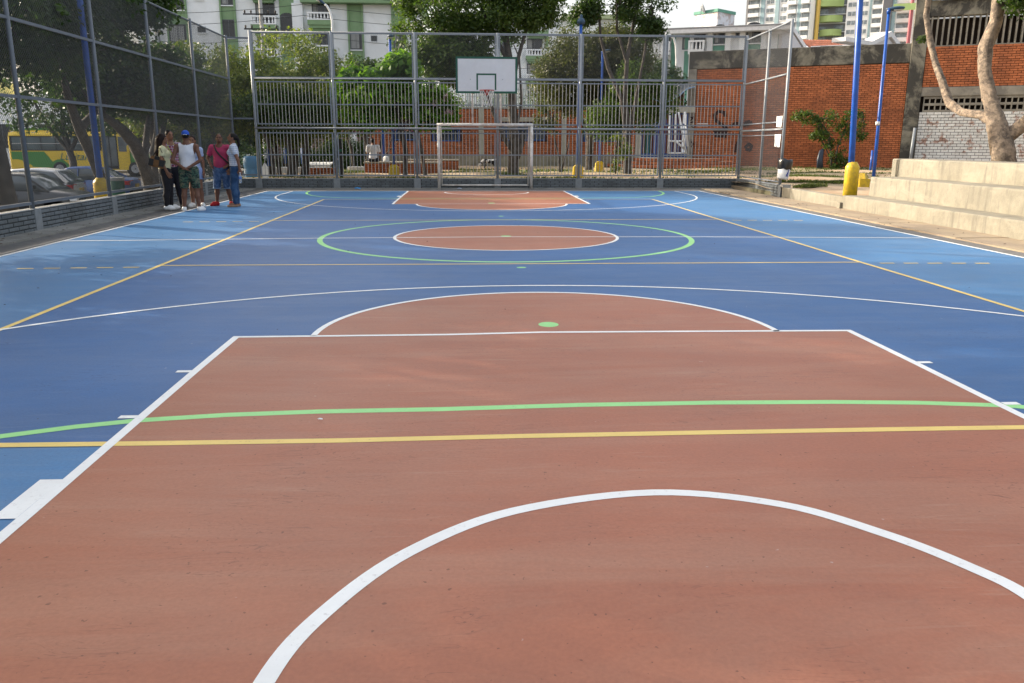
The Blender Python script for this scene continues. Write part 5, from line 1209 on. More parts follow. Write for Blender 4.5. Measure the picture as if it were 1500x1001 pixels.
def car(label, loc, rz, paint, L=4.3, W=1.7, deck=None, roofp=None, hatch=False, glass0=None, pillars=(), rear_lights=True):
    """front towards +x. deck: (x,z) outline of bonnet/boot; roofp: (x,z) outline of the cabin"""
    t = thing('parked_car', label, 'car', loc, rz, 'cars parked behind the left fence'); b = MB(); rings = []
    xs = [-.5,-.49,-.47,-.42,-.36,-.28,-.18,-.06,.06,.18,.28,.36,.42,.46,.49,.5]
    for q in xs:
        e = abs(q)*2; k = 1-.22*max(0, (e-.72)/.28)**2; w = W/2*k; zt = spl(deck, q); zb = .2+.16*max(0, (e-.8)/.2); zm = zb+(zt-zb)*.55
        P = [(-w*.9,zb),(-w,zb+.1),(-w*1.0,zm),(-w*.965,zt-.07),(-w*.86,zt-.012),(-w*.5,zt+.015),(w*.5,zt+.015),(w*.86,zt-.012),(w*.965,zt-.07),(w*1.0,zm),(w,zb+.1),(w*.9,zb)]
        rings.append([(q*L, y, z) for y, z in P])
    b.loft(rings); body = b.build('body', paint, t, True)
    g = MB(); rings = []; x0, x1 = roofp[0][0], roofp[-1][0]; N = 18
    for i in range(N+1):
        q = x0+(x1-x0)*i/N; zt = spl(roofp, q); zb = spl(deck, q)-.03; h = max(0.01, (zt-zb)/(.55)); wb = W/2*.93; wt = wb-(.17*min(1, h))
        rings.append([(q*L,-wb,zb),(q*L,-wt,zt-.03),(q*L,-wt*.85,zt),(q*L,wt*.85,zt),(q*L,wt,zt-.03),(q*L,wb,zb)])
    g.loft(rings); gh = g.build('windows', CARG, t, True)
    # roof skin and pillars, a centimetre proud of the glass
    rs = MB(); rings2 = []
    zmax = max(z for _, z in roofp); sel = [i for i in range(N+1) if spl(roofp, x0+(x1-x0)*i/N) > zmax-.09]
    for i in sel:
        r = [Vector(p) for p in rings[i]]; y1_ = r[1].y; rings2.append([(r[1].x,y1_-.012,r[1].z-.05),(r[1].x,y1_-.008,r[1].z+.012),(r[2].x,r[2].y,r[2].z+.018),(r[3].x,r[3].y,r[3].z+.018),(r[4].x,-y1_+.008,r[4].z+.012),(r[4].x,-y1_+.012,r[4].z-.05)])
    rs.loft(rings2); rs.build('roof', paint, t, True)
    for s in (-1, 1):
        for (qa, qb, w_) in pillars:
            pa = Vector((qa*L, s*(W/2*.935+.004), spl(deck, qa)-.02)); za = spl(roofp, qb); pb = Vector((qb*L, s*(W/2*.93-.165*min(1,(za-spl(deck,qb))/.55)+.006), za-.02))
            m = MB(); m.bar(pa, pb, .03, w_); m.build('pillar', paint, t)
        m = MB(); mx_ = roofp[-1][0]*L-.42; m.box(mx_-.08, mx_+.06, *sorted((s*(W/2-.02), s*(W/2+.15))), spl(deck,.2)+.03, spl(deck,.2)+.16); m.build('mirror', paint, t)
        for dx in (.02, -.2):
            m = MB(); m.box(dx*L-.09, dx*L+.09, *sorted((s*(W/2-.005), s*(W/2+.03))), .74, .775); m.build('door_handle', paint, t)
    for x in (-.315*L, .31*L):
        for s in (-1, 1):
            m = MB(); m.lathe([(0,0),(.36,0),(.37,.03)], 22, (x, s*(W/2-.03), .31), Matrix.Rotation(R(90)*(1 if s < 0 else -1), 3, 'X')); m.build('wheel_arch', TRIM, t); wheel(t, x, s*(W/2-.11), .3, .2, s)
    for s in (-1, 1):
        m = MB(); xr = -.492*L; m.loft([[(xr-.0,s*W*.26,.72),(xr-.0,s*W*.26,.9),(xr+.06,s*W*.41,.9),(xr+.06,s*W*.41,.7)],[(xr-.03,s*W*.26,.71),(xr-.03,s*W*.26,.91),(xr+.02,s*W*.44,.9),(xr+.02,s*W*.44,.69)]]); m.box(xr+.03,xr+.24,*sorted((s*W*.40,s*W*.475)),.72,.88); m.build('tail_light', REDL, t)
        m = MB(); xf = .478*L; m.box(xf-.3, xf+.01, *sorted((s*W*.3,s*W*.47)), .56, .7); m.build('headlight', CLEAR, t)
    m = MB(); m.box(-.503*L-.03, -.48*L, -W*.42, W*.42, .34, .56); m.build('rear_bumper', paint if hatch else TRIM, t, False)
    m = MB(); m.box(.48*L, .503*L+.03, -W*.42, W*.42, .32, .52); m.build('front_bumper', paint, t)
    m = MB(); m.box(-.503*L-.045, -.5*L-.0, -.2, .2, .6, .74); m.build('number_plate', M('plate_yellow', (.55,.38,.04), .5, .1, 9), t)
    m = MB(); m.box(.5*L, .503*L+.04, -.35, .35, .54, .64); m.build('grille', TRIM, t)
    if hatch:
        m = MB(); p0, p1 = roofp[0], roofp[1]; m.bar((p0[0]*L+.1,-.1,p0[1]+.1),(p0[0]*L+.02,.45,p0[1]+.02),.03,.02); m.build('wiper', TRIM, t)
    return t
SILV = M('silver_paint', (.62,.63,.65), .3, .04, 6, metal=.5, spec=.6); BLUEC = M('blue_car_paint', (.07,.13,.33), .28, .05, 6, spec=.6); DARKC = M('dark_car_paint', (.035,.037,.042), .22, .05, 6, spec=.7)
sed = [(-.5,.84),(-.45,.93),(-.3,.96),(0,.93),(.2,.93),(.4,.83),(.48,.7),(.5,.6)]
car('dark parked car with a shiny bonnet and clear headlight nearest the left fence', (-15.6,15.9,-1.0), 0, DARKC, 4.3, 1.72, sed, [(-.33,.95),(-.22,1.33),(-.08,1.45),(.06,1.43),(.14,1.34),(.27,.93)], pillars=[(-.05,-.05,.08),(.27,.09,.06),(-.33,-.2,.09)])
car('silver hatchback with its rear window towards the court', (-17.6,19.9,-1.0), R(186), SILV, 4.0, 1.68, [(-.5,.86),(-.48,.98),(-.3,1.0),(0,.95),(.25,.93),(.42,.8),(.5,.6)], [(-.49,.98),(-.36,1.4),(-.15,1.48),(.05,1.45),(.28,.94)], hatch=True, pillars=[(-.02,-.02,.08),(.28,.08,.06),(-.45,-.34,.13)])
car('blue parked sedan with red tail lights behind the yellow based pole', (-17.0,23.4,-1.0), R(184), BLUEC, 4.4, 1.7, [(-.5,.86),(-.47,.96),(-.32,1.0),(0,.93),(.2,.93),(.4,.83),(.48,.7),(.5,.6)], [(-.36,.99),(-.24,1.34),(-.1,1.45),(.04,1.44),(.13,1.34),(.28,.93)], pillars=[(-.03,-.03,.09),(.28,.09,.06),(-.36,-.2,.12)])
# bus
bus = thing('bus', 'yellow and green city bus with dark windows driving past behind the parked cars', 'bus', (-24.2,40.6,-.55)); BL, BW = 8.2, 2.3
YB = M('bus_yellow', (.74,.50,.03), .4, .06, 3, spec=.5); GB = M('bus_green', (.05,.22,.035), .4, .08, 3, spec=.5)
b = MB(); rings = []
for q, zb, zt, k in ((-4.1,.55,2.45,.93),(-4.05,.4,2.58,.98),(-3.6,.35,2.64,1),(2.4,.35,2.62,1),(2.9,.35,2.58,1),(3.05,.35,2.4,.99)):
    w = BW/2*k; rings.append([(q,-w,zb),(q,-w,1.25),(q,-w*.97,zt-.2),(q,-w*.86,zt),(q,w*.86,zt),(q,w*.97,zt-.2),(q,w,1.25),(q,w,zb)])
b.loft(rings); b.build('body', YB, bus)
b = MB(); rings = []
for q, zb, zt, k in ((3.03,.4,1.42,.97),(3.4,.4,1.36,.96),(3.8,.42,1.24,.9),(4.05,.5,1.05,.8),(4.12,.55,.85,.72)):
    w = BW/2*k; rings.append([(q,-w,zb),(q,-w,zt-.12),(q,-w*.9,zt),(q,w*.9,zt),(q,w,zt-.12),(q,w,zb)])
b.loft(rings); b.build('bonnet', GB, bus, True)
b = MB(); b.loft([[(3.04,-1.0,1.4),(2.72,-.98,2.36),(2.72,.98,2.36),(3.04,1.0,1.4)],[(3.5,-1.0,1.36),(2.95,-.98,2.38),(2.95,.98,2.38),(3.5,1.0,1.36)]]); b.build('windscreen', CARG, bus)
ys_ = -BW/2
b = MB(); b.box(-3.95, 1.42, ys_-.012, ys_+.05, 1.5, 2.36); b.build('window_band', TRIM, bus)
for k in range(6):
    x = -3.85+k*.87; b = MB(); b.box(x+.03, x+.83, ys_-.022, ys_-.011, 1.55, 1.9); b.box(x+.03, x+.83, ys_-.026, ys_-.011, 1.94, 2.3); w = b.build('window', glass_mat('bus_glass', (.06,.085,.09), .06), bus)
    b = MB(); b.box(x, x+.86, ys_-.03, ys_-.0115, 1.902, 1.938); b.build('window_bar', CHROME, w)
b = MB(); b.box(1.46, 2.36, ys_-.016, ys_+.05, .42, 2.4); d = b.build('door', TRIM, bus)
for x in (1.52, 1.95):
    b = MB(); b.box(x, x+.36, ys_-.024, ys_-.0155, .6, 2.3); b.build('door_pane', CARG, d)
b = MB(); b.box(2.44, 2.98, ys_-.016, ys_+.05, 1.45, 2.34); b.build('cab_window', CARG, bus)
b = MB(); b.poly([(-3.95,ys_-.008,.62),(-2.2,ys_-.008,.5),(-1.3,ys_-.008,.5),(-2.0,ys_-.008,1.44),(-3.95,ys_-.008,1.44)]); b.build('green_panel', GB, bus)
b = MB(); b.poly([(-3.95,ys_-.011,.5),(-2.7,ys_-.011,.5),(-3.1,ys_-.011,.85),(-3.6,ys_-.011,.98),(-3.95,ys_-.011,.98)]); b.build('yellow_swoosh', YB, bus)
for x in (-1.15, 3.35):
    b = MB(); b.lathe([(0,0),(.56,0),(.57,.03)], 26, (x,ys_-.0+(.1 if x > 3 else 0),.42), Matrix.Rotation(R(90),3,'X')); b.build('wheel_arch', GB if x < 0 else TRIM, bus)
    wheel(bus, x, ys_+.05, .42, .26, -1); wheel(bus, x, -ys_-.16, .42, .26, 1)
b = MB(); b.box(3.9,4.06,ys_+.2,ys_+.45,.72,.92); b.box(3.9,4.06,-ys_-.45,-ys_-.2,.72,.92); b.build('headlight', CLEAR, bus)
b = MB(); b.tube([(3.1,ys_-.02,1.42),(3.1,ys_-.28,1.6)],.015,6); b.box(3.05,3.15,ys_-.36,ys_-.24,1.45,1.8); b.build('mirror', YB, bus)
b = MB(); b.box(-4.0,2.9,-.9,.9,2.64,2.7); b.build('roof_rail', YB, bus); b = MB(); b.box(-3.2,-1.9,-.7,.7,2.7,2.84); b.build('roof_vent', GB, bus)
def text_mesh(name, body, size, mat, parent, M4, shear=0, ext=.004):
    cu = bpy.data.curves.new(name, 'FONT'); cu.body = body; cu.size = size; cu.shear = shear; cu.extrude = ext; cu.resolution_u = 3
    o = bpy.data.objects.new(name, cu); C.objects.link(o); dg = bpy.context.evaluated_depsgraph_get(); dg.update()
    me = bpy.data.meshes.new_from_object(o.evaluated_get(dg)); bpy.data.objects.remove(o); bpy.data.curves.remove(cu)
    me.name = name; me.materials.clear(); me.materials.append(mat); r = link(name, me, parent); r.matrix_local = M4; return r
RXf = Matrix.Rotation(R(90), 4, 'X')
text_mesh('lettering', 'Lusitania', .62, M('bus_letter_green', (.05,.16,.13), .5), bus, Matrix.Translation((-1.15, ys_-.02, .95)) @ RXf, .35)
# ------------------------------------------------------------------ park furniture and bits beyond the fence
def brick_box(name, label, cat, x0, x1, y0, y1, z0, z1, group=None, bl=.25, bh=.075, top=True, mat=BRICK_O):
    t = thing(name, label, cat, ((x0+x1)/2, y0, z0), group=group); ox, oy, oz = (x0+x1)/2, y0, z0
    b = MB(); b.box(x0-ox+.02, x1-ox-.02, .02, y1-oy-.02, 0, z1-z0-.06); b.build('core', MORTAR, t)
    brick_rows(t, frame_M((x0-ox, 0), (x1-ox, 0)), x1-x0, z1-z0-.06, bl, bh, .012, .012, BRICK_O, BRICK, 60)
    if top:
        b = MB(); b.bevel_box(x0-ox-.03, x1-ox+.03, -.04, y1-oy+.02, z1-z0-.06, z1-z0, .008); b.build('ledge', M('worn_concrete', (.38,.33,.25)), t)
    return t
brick_box('brick_planter', 'long low brick planter the man in white sits on', 'planter', -4.72, -1.65, 20.9, 22.0, .2, .72, 'brick planters')
brick_box('brick_planter', 'second brick planter farther back left of the goal', 'planter', -3.4, -.95, 24.6, 25.6, .2, .75, 'brick planters')
bx_ = brick_box('brick_bench', 'short brick bench base under a tilted white slab', 'bench', -6.9, -5.75, 20.2, 20.9, .2, .55, top=False)
b = MB(); b.bevel_box(-.62,.35,-.05,.8,.36,.42,.01,0,Matrix.Rotation(R(7),4,'X')); b.build('white_slab', WHITE, bx_)
for (p0, p1, lb) in (((-8.6,21.6),(-6.2,21.9),'white kerb stone left of the brick bench'),((-5.6,22.4),(-4.3,22.4),'white kerb block left of the seated man')):
    k = thing('white_kerb', lb, 'kerb', (p0[0],p0[1],.25), group='white kerbs in the park'); b = MB(); Mk2 = frame_M((0,0),(p1[0]-p0[0],p1[1]-p0[1])); b.bevel_box(0,(Vector(p1)-Vector(p0)).length,0,.25,-.05,.24,.02,0,Mk2); b.build('stone', WHITE, k)
wp_ = at(389, 258, y=15.3); k = thing('white_marker', 'white pointed marker post behind the first fence bay', 'post', (wp_.x,15.3,.25)); b = MB(); b.loft([[(-.09,-.04,0),(.09,-.04,0),(.09,.04,0),(-.09,.04,0)],[(-.09,-.04,.42),(.09,-.04,.42),(.09,.04,.42),(-.09,.04,.42)],[(-.01,-.03,.56),(.01,-.03,.56),(.01,.03,.56),(-.01,.03,.56)]]); b.build('marker', WHITE, k)
# painted trunks and posts
def banded(name, label, cat, px, y, r, ztop, bands, base, group):
    x = at(px, 230, y=y).x; t = thing(name, label, cat, (x,y,.25), group=group); b = MB(); rough_tube(b, [(0,0,-.1),(.02,0,ztop*.5),(0,.02,ztop)], [r,r*.95,r*.85], 10, .06); b.build('shaft', base, t, True)
    for (z0, z1, m) in bands:
        b = MB(); b.tube([(0,0,z0),(.01,0,z1)], [r*1.1,r*1.06], 10); b.build('painted_band', m, t, True)
    return t
BAND = M('blue_trunk_paint', (.02,.07,.25), .7, .2, 5); GBAND = M('green_band', (.02,.12,.07), .7, .1, 5)
for (px, y, lb) in ((394,19.2,'trunk painted blue behind the first fence bay'),(444,22,'blue painted trunk in the middle of the second look through the bars'),(418,23,'thinner blue painted trunk between the other two')):
    banded('painted_trunk', lb, 'tree trunk', px, y, .085 if px != 418 else .06, 2.4, [(.35,1.0,BAND)], BARK, 'blue painted trunks')
for (px, y, lb) in ((452,30,'white post with a pale sign left of the second fence post'),(519,29,'white post with a green foot between the fence posts'),(392,26,'white hanging board high behind the first bay')):
    banded('white_post', lb, 'post', px, y, .2, 1.7, [(.0,.6,GBAND)] if px == 519 else [], WHITE, 'white posts in the park')
banded('dark_post', 'dark green waste post behind the second fence post', 'post', 499, 17.5, .055, 1.35, [(.9,1.0,GBAND)], TRIM, None)
# blue poles in the park
def park_pole(label, px, y, zt, r, base=True, ball=False, head=None):
    p = at(px, 250, y=y); t = thing('park_pole', label, 'pole', (p.x,y,.25), group='blue poles in the park'); b = MB(); b.tube([(0,0,-.1),(0,0,zt-.25)], r, 10); b.build('shaft', BLUE_PAINT, t, True)
    if base:
        b = MB(); b.loft([[(s*w,-w*.8,z),(s*-w,-w*.8,z),(s*-w,w*.8,z),(s*w,w*.8,z)] for s,(w,z) in ((1,(.2,-.1)),(1,(.17,.38)),(1,(.07,.46)))]); b.build('base', YELLOW_PAINT, t)
    if ball:
        b = MB(); b.lathe([(.02,0),(.13,.02),(.15,.12),(.1,.2),(.04,.24),(.06,.3),(.0,.36)], 14, (0,0,zt-.3)); b.build('lamp', M('lamp_blue', (.03,.07,.12)), t, True)
    if head: lamp_head(t, (0,0,zt-.25), head, .75)
    return t
park_pole('blue pole with a yellow foot in front of the brick planter', 577, 17.4, 5.05, .05, True, False, (.2,-1,.1))
park_pole('blue pole rising from a white block behind the planter', 563, 22.6, 4.1, .05, False)
q = at(569, 240, y=22.3); k = thing('white_block', 'small white block at the foot of the blue pole on the planter', 'block', (q.x, 21.4, .72)); b = MB(); b.lathe([(.13,0),(.13,.17),(.06,.23),(0,.23)], 4); b.build('block', WHITE, k)
park_pole('tall blue pole with a round lamp top against the fourth fence post', 846.5, 17.4, 5.6, .055, True, True)
park_pole('blue lamp pole with a yellow foot left of the many stemmed tree', 878, 23.6, 5.3, .055, True, False, (1,-.6,.15))
park_pole('short blue pole behind the shrub near the bleachers', 1275, 24, 1.2, .05, False)
# bins, debris
q = at(212, 275, y=18.5); k = thing('green_bin', 'dark green litter bin behind the left fence near the leaning trunk', 'bin', (-11.3, 12.9, -.6)); b = MB(); b.lathe([(.2,0),(.22,.05),(.22,1.0),(.2,1.02),(.17,.98),(.16,.2)], 16); b.build('barrel', M('bin_green', (.015,.08,.05), .5), k, True); b = MB(); b.lathe([(.23,.93),(.235,.98),(.23,1.03)], 16); b.build('band', STEEL_L, k)
k = thing('blue_barrel', 'pale blue plastic barrel standing behind the far left corner', 'barrel', (-8.05, 16.2, .2)); b = MB(); b.lathe([(.2,-.2),(.24,0),(.25,.35),(.23,.4),(.25,.45),(.25,.75),(.2,.82),(0,.82)], 16); b.build('drum', M('pale_blue_plastic', (.07,.2,.36), .4), k, True)
q = at(1231, 235, y=26.6); k = thing('rolled_sheet', 'dark blue rolled sheet leaning at the foot of the wall shrub', 'sheet', (16.7,26.9,.27)); b = MB(); b.tube([(0,0,0),(-.02,.05,.45),(.05,.1,.85),(.14,.12,.95)], [.17,.15,.12,.05], 9, flat=.5); b.build('roll', M('dark_blue_plastic', (.02,.03,.05), .4), k, True)
# ground litter on and around the court
b = MB()
for _ in range(150):
    x = random.uniform(-7.4,7.4); y = random.uniform(-12,13.9); s = random.uniform(.006,.02); a = random.uniform(0,3.1)
    if y < -6: s *= .45
    b.poly([(x+s*math.cos(a),y+s*math.sin(a),.013),(x-s*.4*math.sin(a),y+s*.4*math.cos(a),.0135+s*.3),(x-s*math.cos(a),y-s*math.sin(a),.013),(x+s*.4*math.sin(a),y-s*.4*math.cos(a),.0135+s*.2)])
for _ in range(160):
    y = random.uniform(-3,13.8); x = random.choice((-7.5,-7.7,-7.8,7.3,7.6))+random.gauss(0,.12); s = random.uniform(.015,.035); a = random.uniform(0,3.1)
    b.poly([(x+s*math.cos(a),y+s*math.sin(a),.034),(x-s*.5*math.sin(a),y+s*.5*math.cos(a),.036+s*.3),(x-s*math.cos(a),y-s*math.sin(a),.034),(x+s*.5*math.sin(a),y-s*.5*math.cos(a),.036)])
o = b.build('dry_leaf_litter', M('dry_leaf', (.075,.05,.03), .9, .4, 30)); stuff(o); tag(o, 'small dry leaves and specks scattered on the court and its edges', 'litter')
for (x, y, s, m, lb, nm) in ((-4.15,14.0,.1,M('blue_wrapper', (.02,.25,.6), .4),'crumpled bright blue wrapper at the foot of the far wall','wrapper'),(-.85,14.05,.07,M('pale_wrapper', (.45,.5,.62), .4),'pale crumpled wrapper behind the goal line inside the goal','wrapper'),(-1.46,-8.95,.014,WHITE,'tiny white scrap of paper on the red key near the yellow line','paper scrap')):
    b = MB(); n = 9; pts = [(x+s*(1+.4*math.sin(k*2.3))*math.cos(.698*k), y+s*.5*math.sin(.698*k), .012+.4*s*abs(math.sin(k*1.9))) for k in range(n)]
    for k in range(n): b.poly([pts[k], pts[(k+1) % n], (x, y, .015+s*.55)])
    tag(b.build('litter_scrap', m), lb, nm)
# utility pole, street lamps, overhead cables
q = at(383, 30, y=44); up_ = thing('utility_pole', 'grey concrete utility pole with insulators in front of the white apartment block', 'pole', (q.x,44,-.4)); b = MB(); b.tube([(0,0,-.3),(0,0,11.5)], [.17,.11], 12); b.build('shaft', M('pole_concrete', (.3,.29,.27), .85, .1, 3), up_, True)
zi = q.z+.4
for dz in (-.55,.35):
    b = MB(); b.bar((-1.1,-.15,zi+dz),(1.1,-.15,zi+dz),.08); b.build('cross_arm', TRIM, up_)
    for x in (-1.0,-.6,.5,.95):
        b = MB(); b.lathe([(.02,0),(.07,.04),(.04,.08),(.08,.12),(.03,.2)], 8, (x,-.15,zi+dz+.04)); b.build('insulator', M('insulator_brown', (.05,.04,.035), .3), up_, True)
b = MB(); b.lathe([(.0,0),(.2,.02),(.22,.5),(.2,.6),(0,.62)], 12, (.32,-.1,zi-1.4)); b.build('transformer', STEEL, up_, True)
for (y, dz, zl, zr, k) in ((43.8,0,10.2,10.0,0),(43.9,0,9.4,9.5,1),(44.2,0,11.6,10.6,2),(46,0,8.6,8.4,3),(47,0,12.6,11.0,4),(44.0,0,7.3,6.9,5)):
    b = MB(); pts = []
    for j in range(25):
        t = j/24; x = -34+46*t; sag = .9*4*(t*2 % 1)*(1-(t*2 % 1)); pts.append((x, y, zl+(zr-zl)*t-sag*.8))
    b.tube(pts, .018, 4); tag(b.build('overhead_cable', TRIM), ['second highest of the thin overhead cables by the utility pole','thin overhead cable passing below the balcony of the white block','steeply falling overhead cable near the top of the white block','thin cable just above the leaves of the yellow tipped tree','highest overhead cable crossing the white apartment block','lowest overhead cable sagging behind the wire mesh'][k], 'cable', 'overhead cables')
def street_lamp(label, pxs, y, mat):
    P = [at(a, c, y=y) for a, c in pxs]; t = thing('street_lamp', label, 'street lamp', (P[0].x,y,-.4), group='white street lamps'); o = Vector((P[0].x,y,-.4))
    b = MB(); pts = [(0,0,0)]+[tuple(p-o) for p in P]; b.tube(pts, [.1]+[.07]*(len(P)-1)+[.05], 8); b.build('shaft', mat, t, True)
    e = P[-1]-o; d = (P[-1]-P[-2]).normalized(); lamp_head(t, e, d, 1.3); return t
street_lamp('white curved street lamp arching in front of the apartment block', [(487,60),(486.5,30),(484,18),(479,9),(474,5)], 40, WHITE)
street_lamp('white curved street lamp in front of the long white house', [(991,90),(990,66),(987,56),(981,51.5),(971,49.5)], 44, WHITE)
q = at(1222, 30, y=60)
# small dog lying
# ------------------------------------------------------------------ people: smooth bodies grown from joined limbs
def cap(a, b, ra, rb=None, k=.02, op='add', flat=1.0): return ('c', a, b, ra, ra if rb is None else rb, k, op, flat)
def ell(c, r, k=.02, op='add', rot=None): return ('e', c, r, rot, None, k, op, 1)
def skin_mesh(prims, res, zcut=None, inflate=0, yfn=None):
    A = []
    for p in prims:
        if p[0] == 'c': R_ = max(p[3], p[4])+inflate; A += [np.minimum(p[1], p[2])-R_, np.maximum(p[1], p[2])+R_]
        else: R_ = max(p[2])+inflate; A += [np.array(p[1])-R_, np.array(p[1])+R_]
    lo = np.min(A, 0)-3*res; hi = np.max(A, 0)+3*res; n = np.ceil((hi-lo)/res).astype(int)+1
    D = np.full(n, .2, np.float32); ax = [lo[i]+res*np.arange(n[i]) for i in range(3)]
    for p in prims:
        k = p[5]; op = p[6]; m = .06+k
        if p[0] == 'c': a, b = np.array(p[1], float), np.array(p[2], float); R_ = max(p[3], p[4])+inflate+m; l, h = np.minimum(a, b)-R_, np.maximum(a, b)+R_
        else: c = np.array(p[1], float); rr = np.array(p[2], float)+inflate; R_ = rr.max()+m; l, h = c-R_, c+R_
        i0 = np.clip(np.floor((l-lo)/res).astype(int), 0, n-1); i1 = np.clip(np.ceil((h-lo)/res).astype(int)+1, 1, n)
        sl_ = tuple(slice(i0[i], i1[i]) for i in range(3))
        Xg, Yg, Zg = np.meshgrid(ax[0][sl_[0]], ax[1][sl_[1]], ax[2][sl_[2]], indexing='ij')
        if p[0] == 'c':
            d = b-a; L2 = d@d+1e-12; t = np.clip(((Xg-a[0])*d[0]+(Yg-a[1])*d[1]+(Zg-a[2])*d[2])/L2, 0, 1)
            dist = np.sqrt((Xg-a[0]-t*d[0])**2+((Yg-a[1]-t*d[1])/p[7])**2+(Zg-a[2]-t*d[2])**2)*(1 if p[7] == 1 else .5+.5*p[7])-(p[3]+(p[4]-p[3])*t)-inflate
        else:
            u = np.stack([Xg-c[0], Yg-c[1], Zg-c[2]], -1)
            if p[3] is not None: u = u @ np.array(p[3])
            q0 = np.sqrt(((u/rr)**2).sum(-1)); q1 = np.sqrt(((u/rr**2)**2).sum(-1))+1e-9; dist = q0*(q0-1)/q1
        o = D[sl_]
        if op == 'add': h_ = np.clip(.5+.5*(o-dist)/k, 0, 1); D[sl_] = o*(1-h_)+dist*h_-k*h_*(1-h_)
        else: D[sl_] = np.maximum(o, -dist)
    if zcut:
        for (axn, s, v) in zcut:      # keep the side where s*(coord-v) > 0
            co = ax[axn].reshape([-1 if i == axn else 1 for i in range(3)]); D = np.maximum(D, -(s*(co-v)).astype(np.float32))
    if yfn is not None:
        Xg, Yg, Zg = np.meshgrid(*ax, indexing='ij'); D = np.maximum(D, yfn(Xg, Yg, Zg).astype(np.float32))
    S = D < 0; sh = tuple(n-1); pos = np.zeros(sh+(3,), np.float32); cnt = np.zeros(sh, np.float32)
    cs = [(i, j, k) for i in (0,1) for j in (0,1) for k in (0,1)]
    sub = lambda arr, c: arr[c[0]:n[0]-1+c[0], c[1]:n[1]-1+c[1], c[2]:n[2]-1+c[2]]
    for c0 in cs:
        for axn in range(3):
            if c0[axn]: continue
            c1 = list(c0); c1[axn] = 1; a, b = sub(D, c0), sub(D, tuple(c1)); msk = (a < 0) != (b < 0)
            if not msk.any(): continue
            t = np.where(msk, a/np.where(msk, a-b, 1), 0)
            for i in range(3): pos[..., i] += msk*(c0[i]+(t if i == axn else 0))
            cnt += msk
    ok = cnt > 0; idx = np.full(sh, -1, np.int64); idx[ok] = np.arange(ok.sum()); g = np.stack(np.nonzero(ok), -1)
    V = (pos[ok]/cnt[ok][:, None]+g)*res+lo; F = []
    for axn in range(3):
        a = [slice(None)]*3; b = [slice(None)]*3; a[axn] = slice(0, -1); b[axn] = slice(1, None); s0, s1 = S[tuple(a)], S[tuple(b)]
        o1, o2 = [(1,2),(2,0),(0,1)][axn]
        e = np.argwhere(s0 != s1); e = e[(e[:, o1] > 0) & (e[:, o2] > 0) & (e[:, o1] < n[o1]-1) & (e[:, o2] < n[o2]-1)]
        if len(e) == 0: continue
        def cell(d1, d2): q = e.copy(); q[:, o1] -= d1; q[:, o2] -= d2; return idx[q[:, 0], q[:, 1], q[:, 2]]
        Q = np.stack([cell(1,1), cell(0,1), cell(0,0), cell(1,0)], -1); fl = ~s0[e[:, 0], e[:, 1], e[:, 2]]; Q[fl] = Q[fl][:, ::-1]; F.append(Q)
    F = np.concatenate(F); return V, F[(F >= 0).all(1)]
def sdf_obj(name, prims, mat, parent, res=.011, **kw):
    V, F = skin_mesh(prims, res, **kw); me = bpy.data.meshes.new(name); me.vertices.add(len(V)); me.vertices.foreach_set('co', V.astype(np.float32).ravel())
    me.loops.add(F.size); me.loops.foreach_set('vertex_index', F.astype(np.int32).ravel()); me.polygons.add(len(F))
    me.polygons.foreach_set('loop_start', np.arange(0, F.size, 4, dtype=np.int32)); me.polygons.foreach_set('loop_total', np.full(len(F), 4, dtype=np.int32))
    me.update(); me.validate(); me.polygons.foreach_set('use_smooth', [True]*len(me.polygons)); me.materials.append(mat); return link(name, me, parent)
V3 = lambda *a: np.array(a, float)
def mixp(a, b, t): return a+(b-a)*t
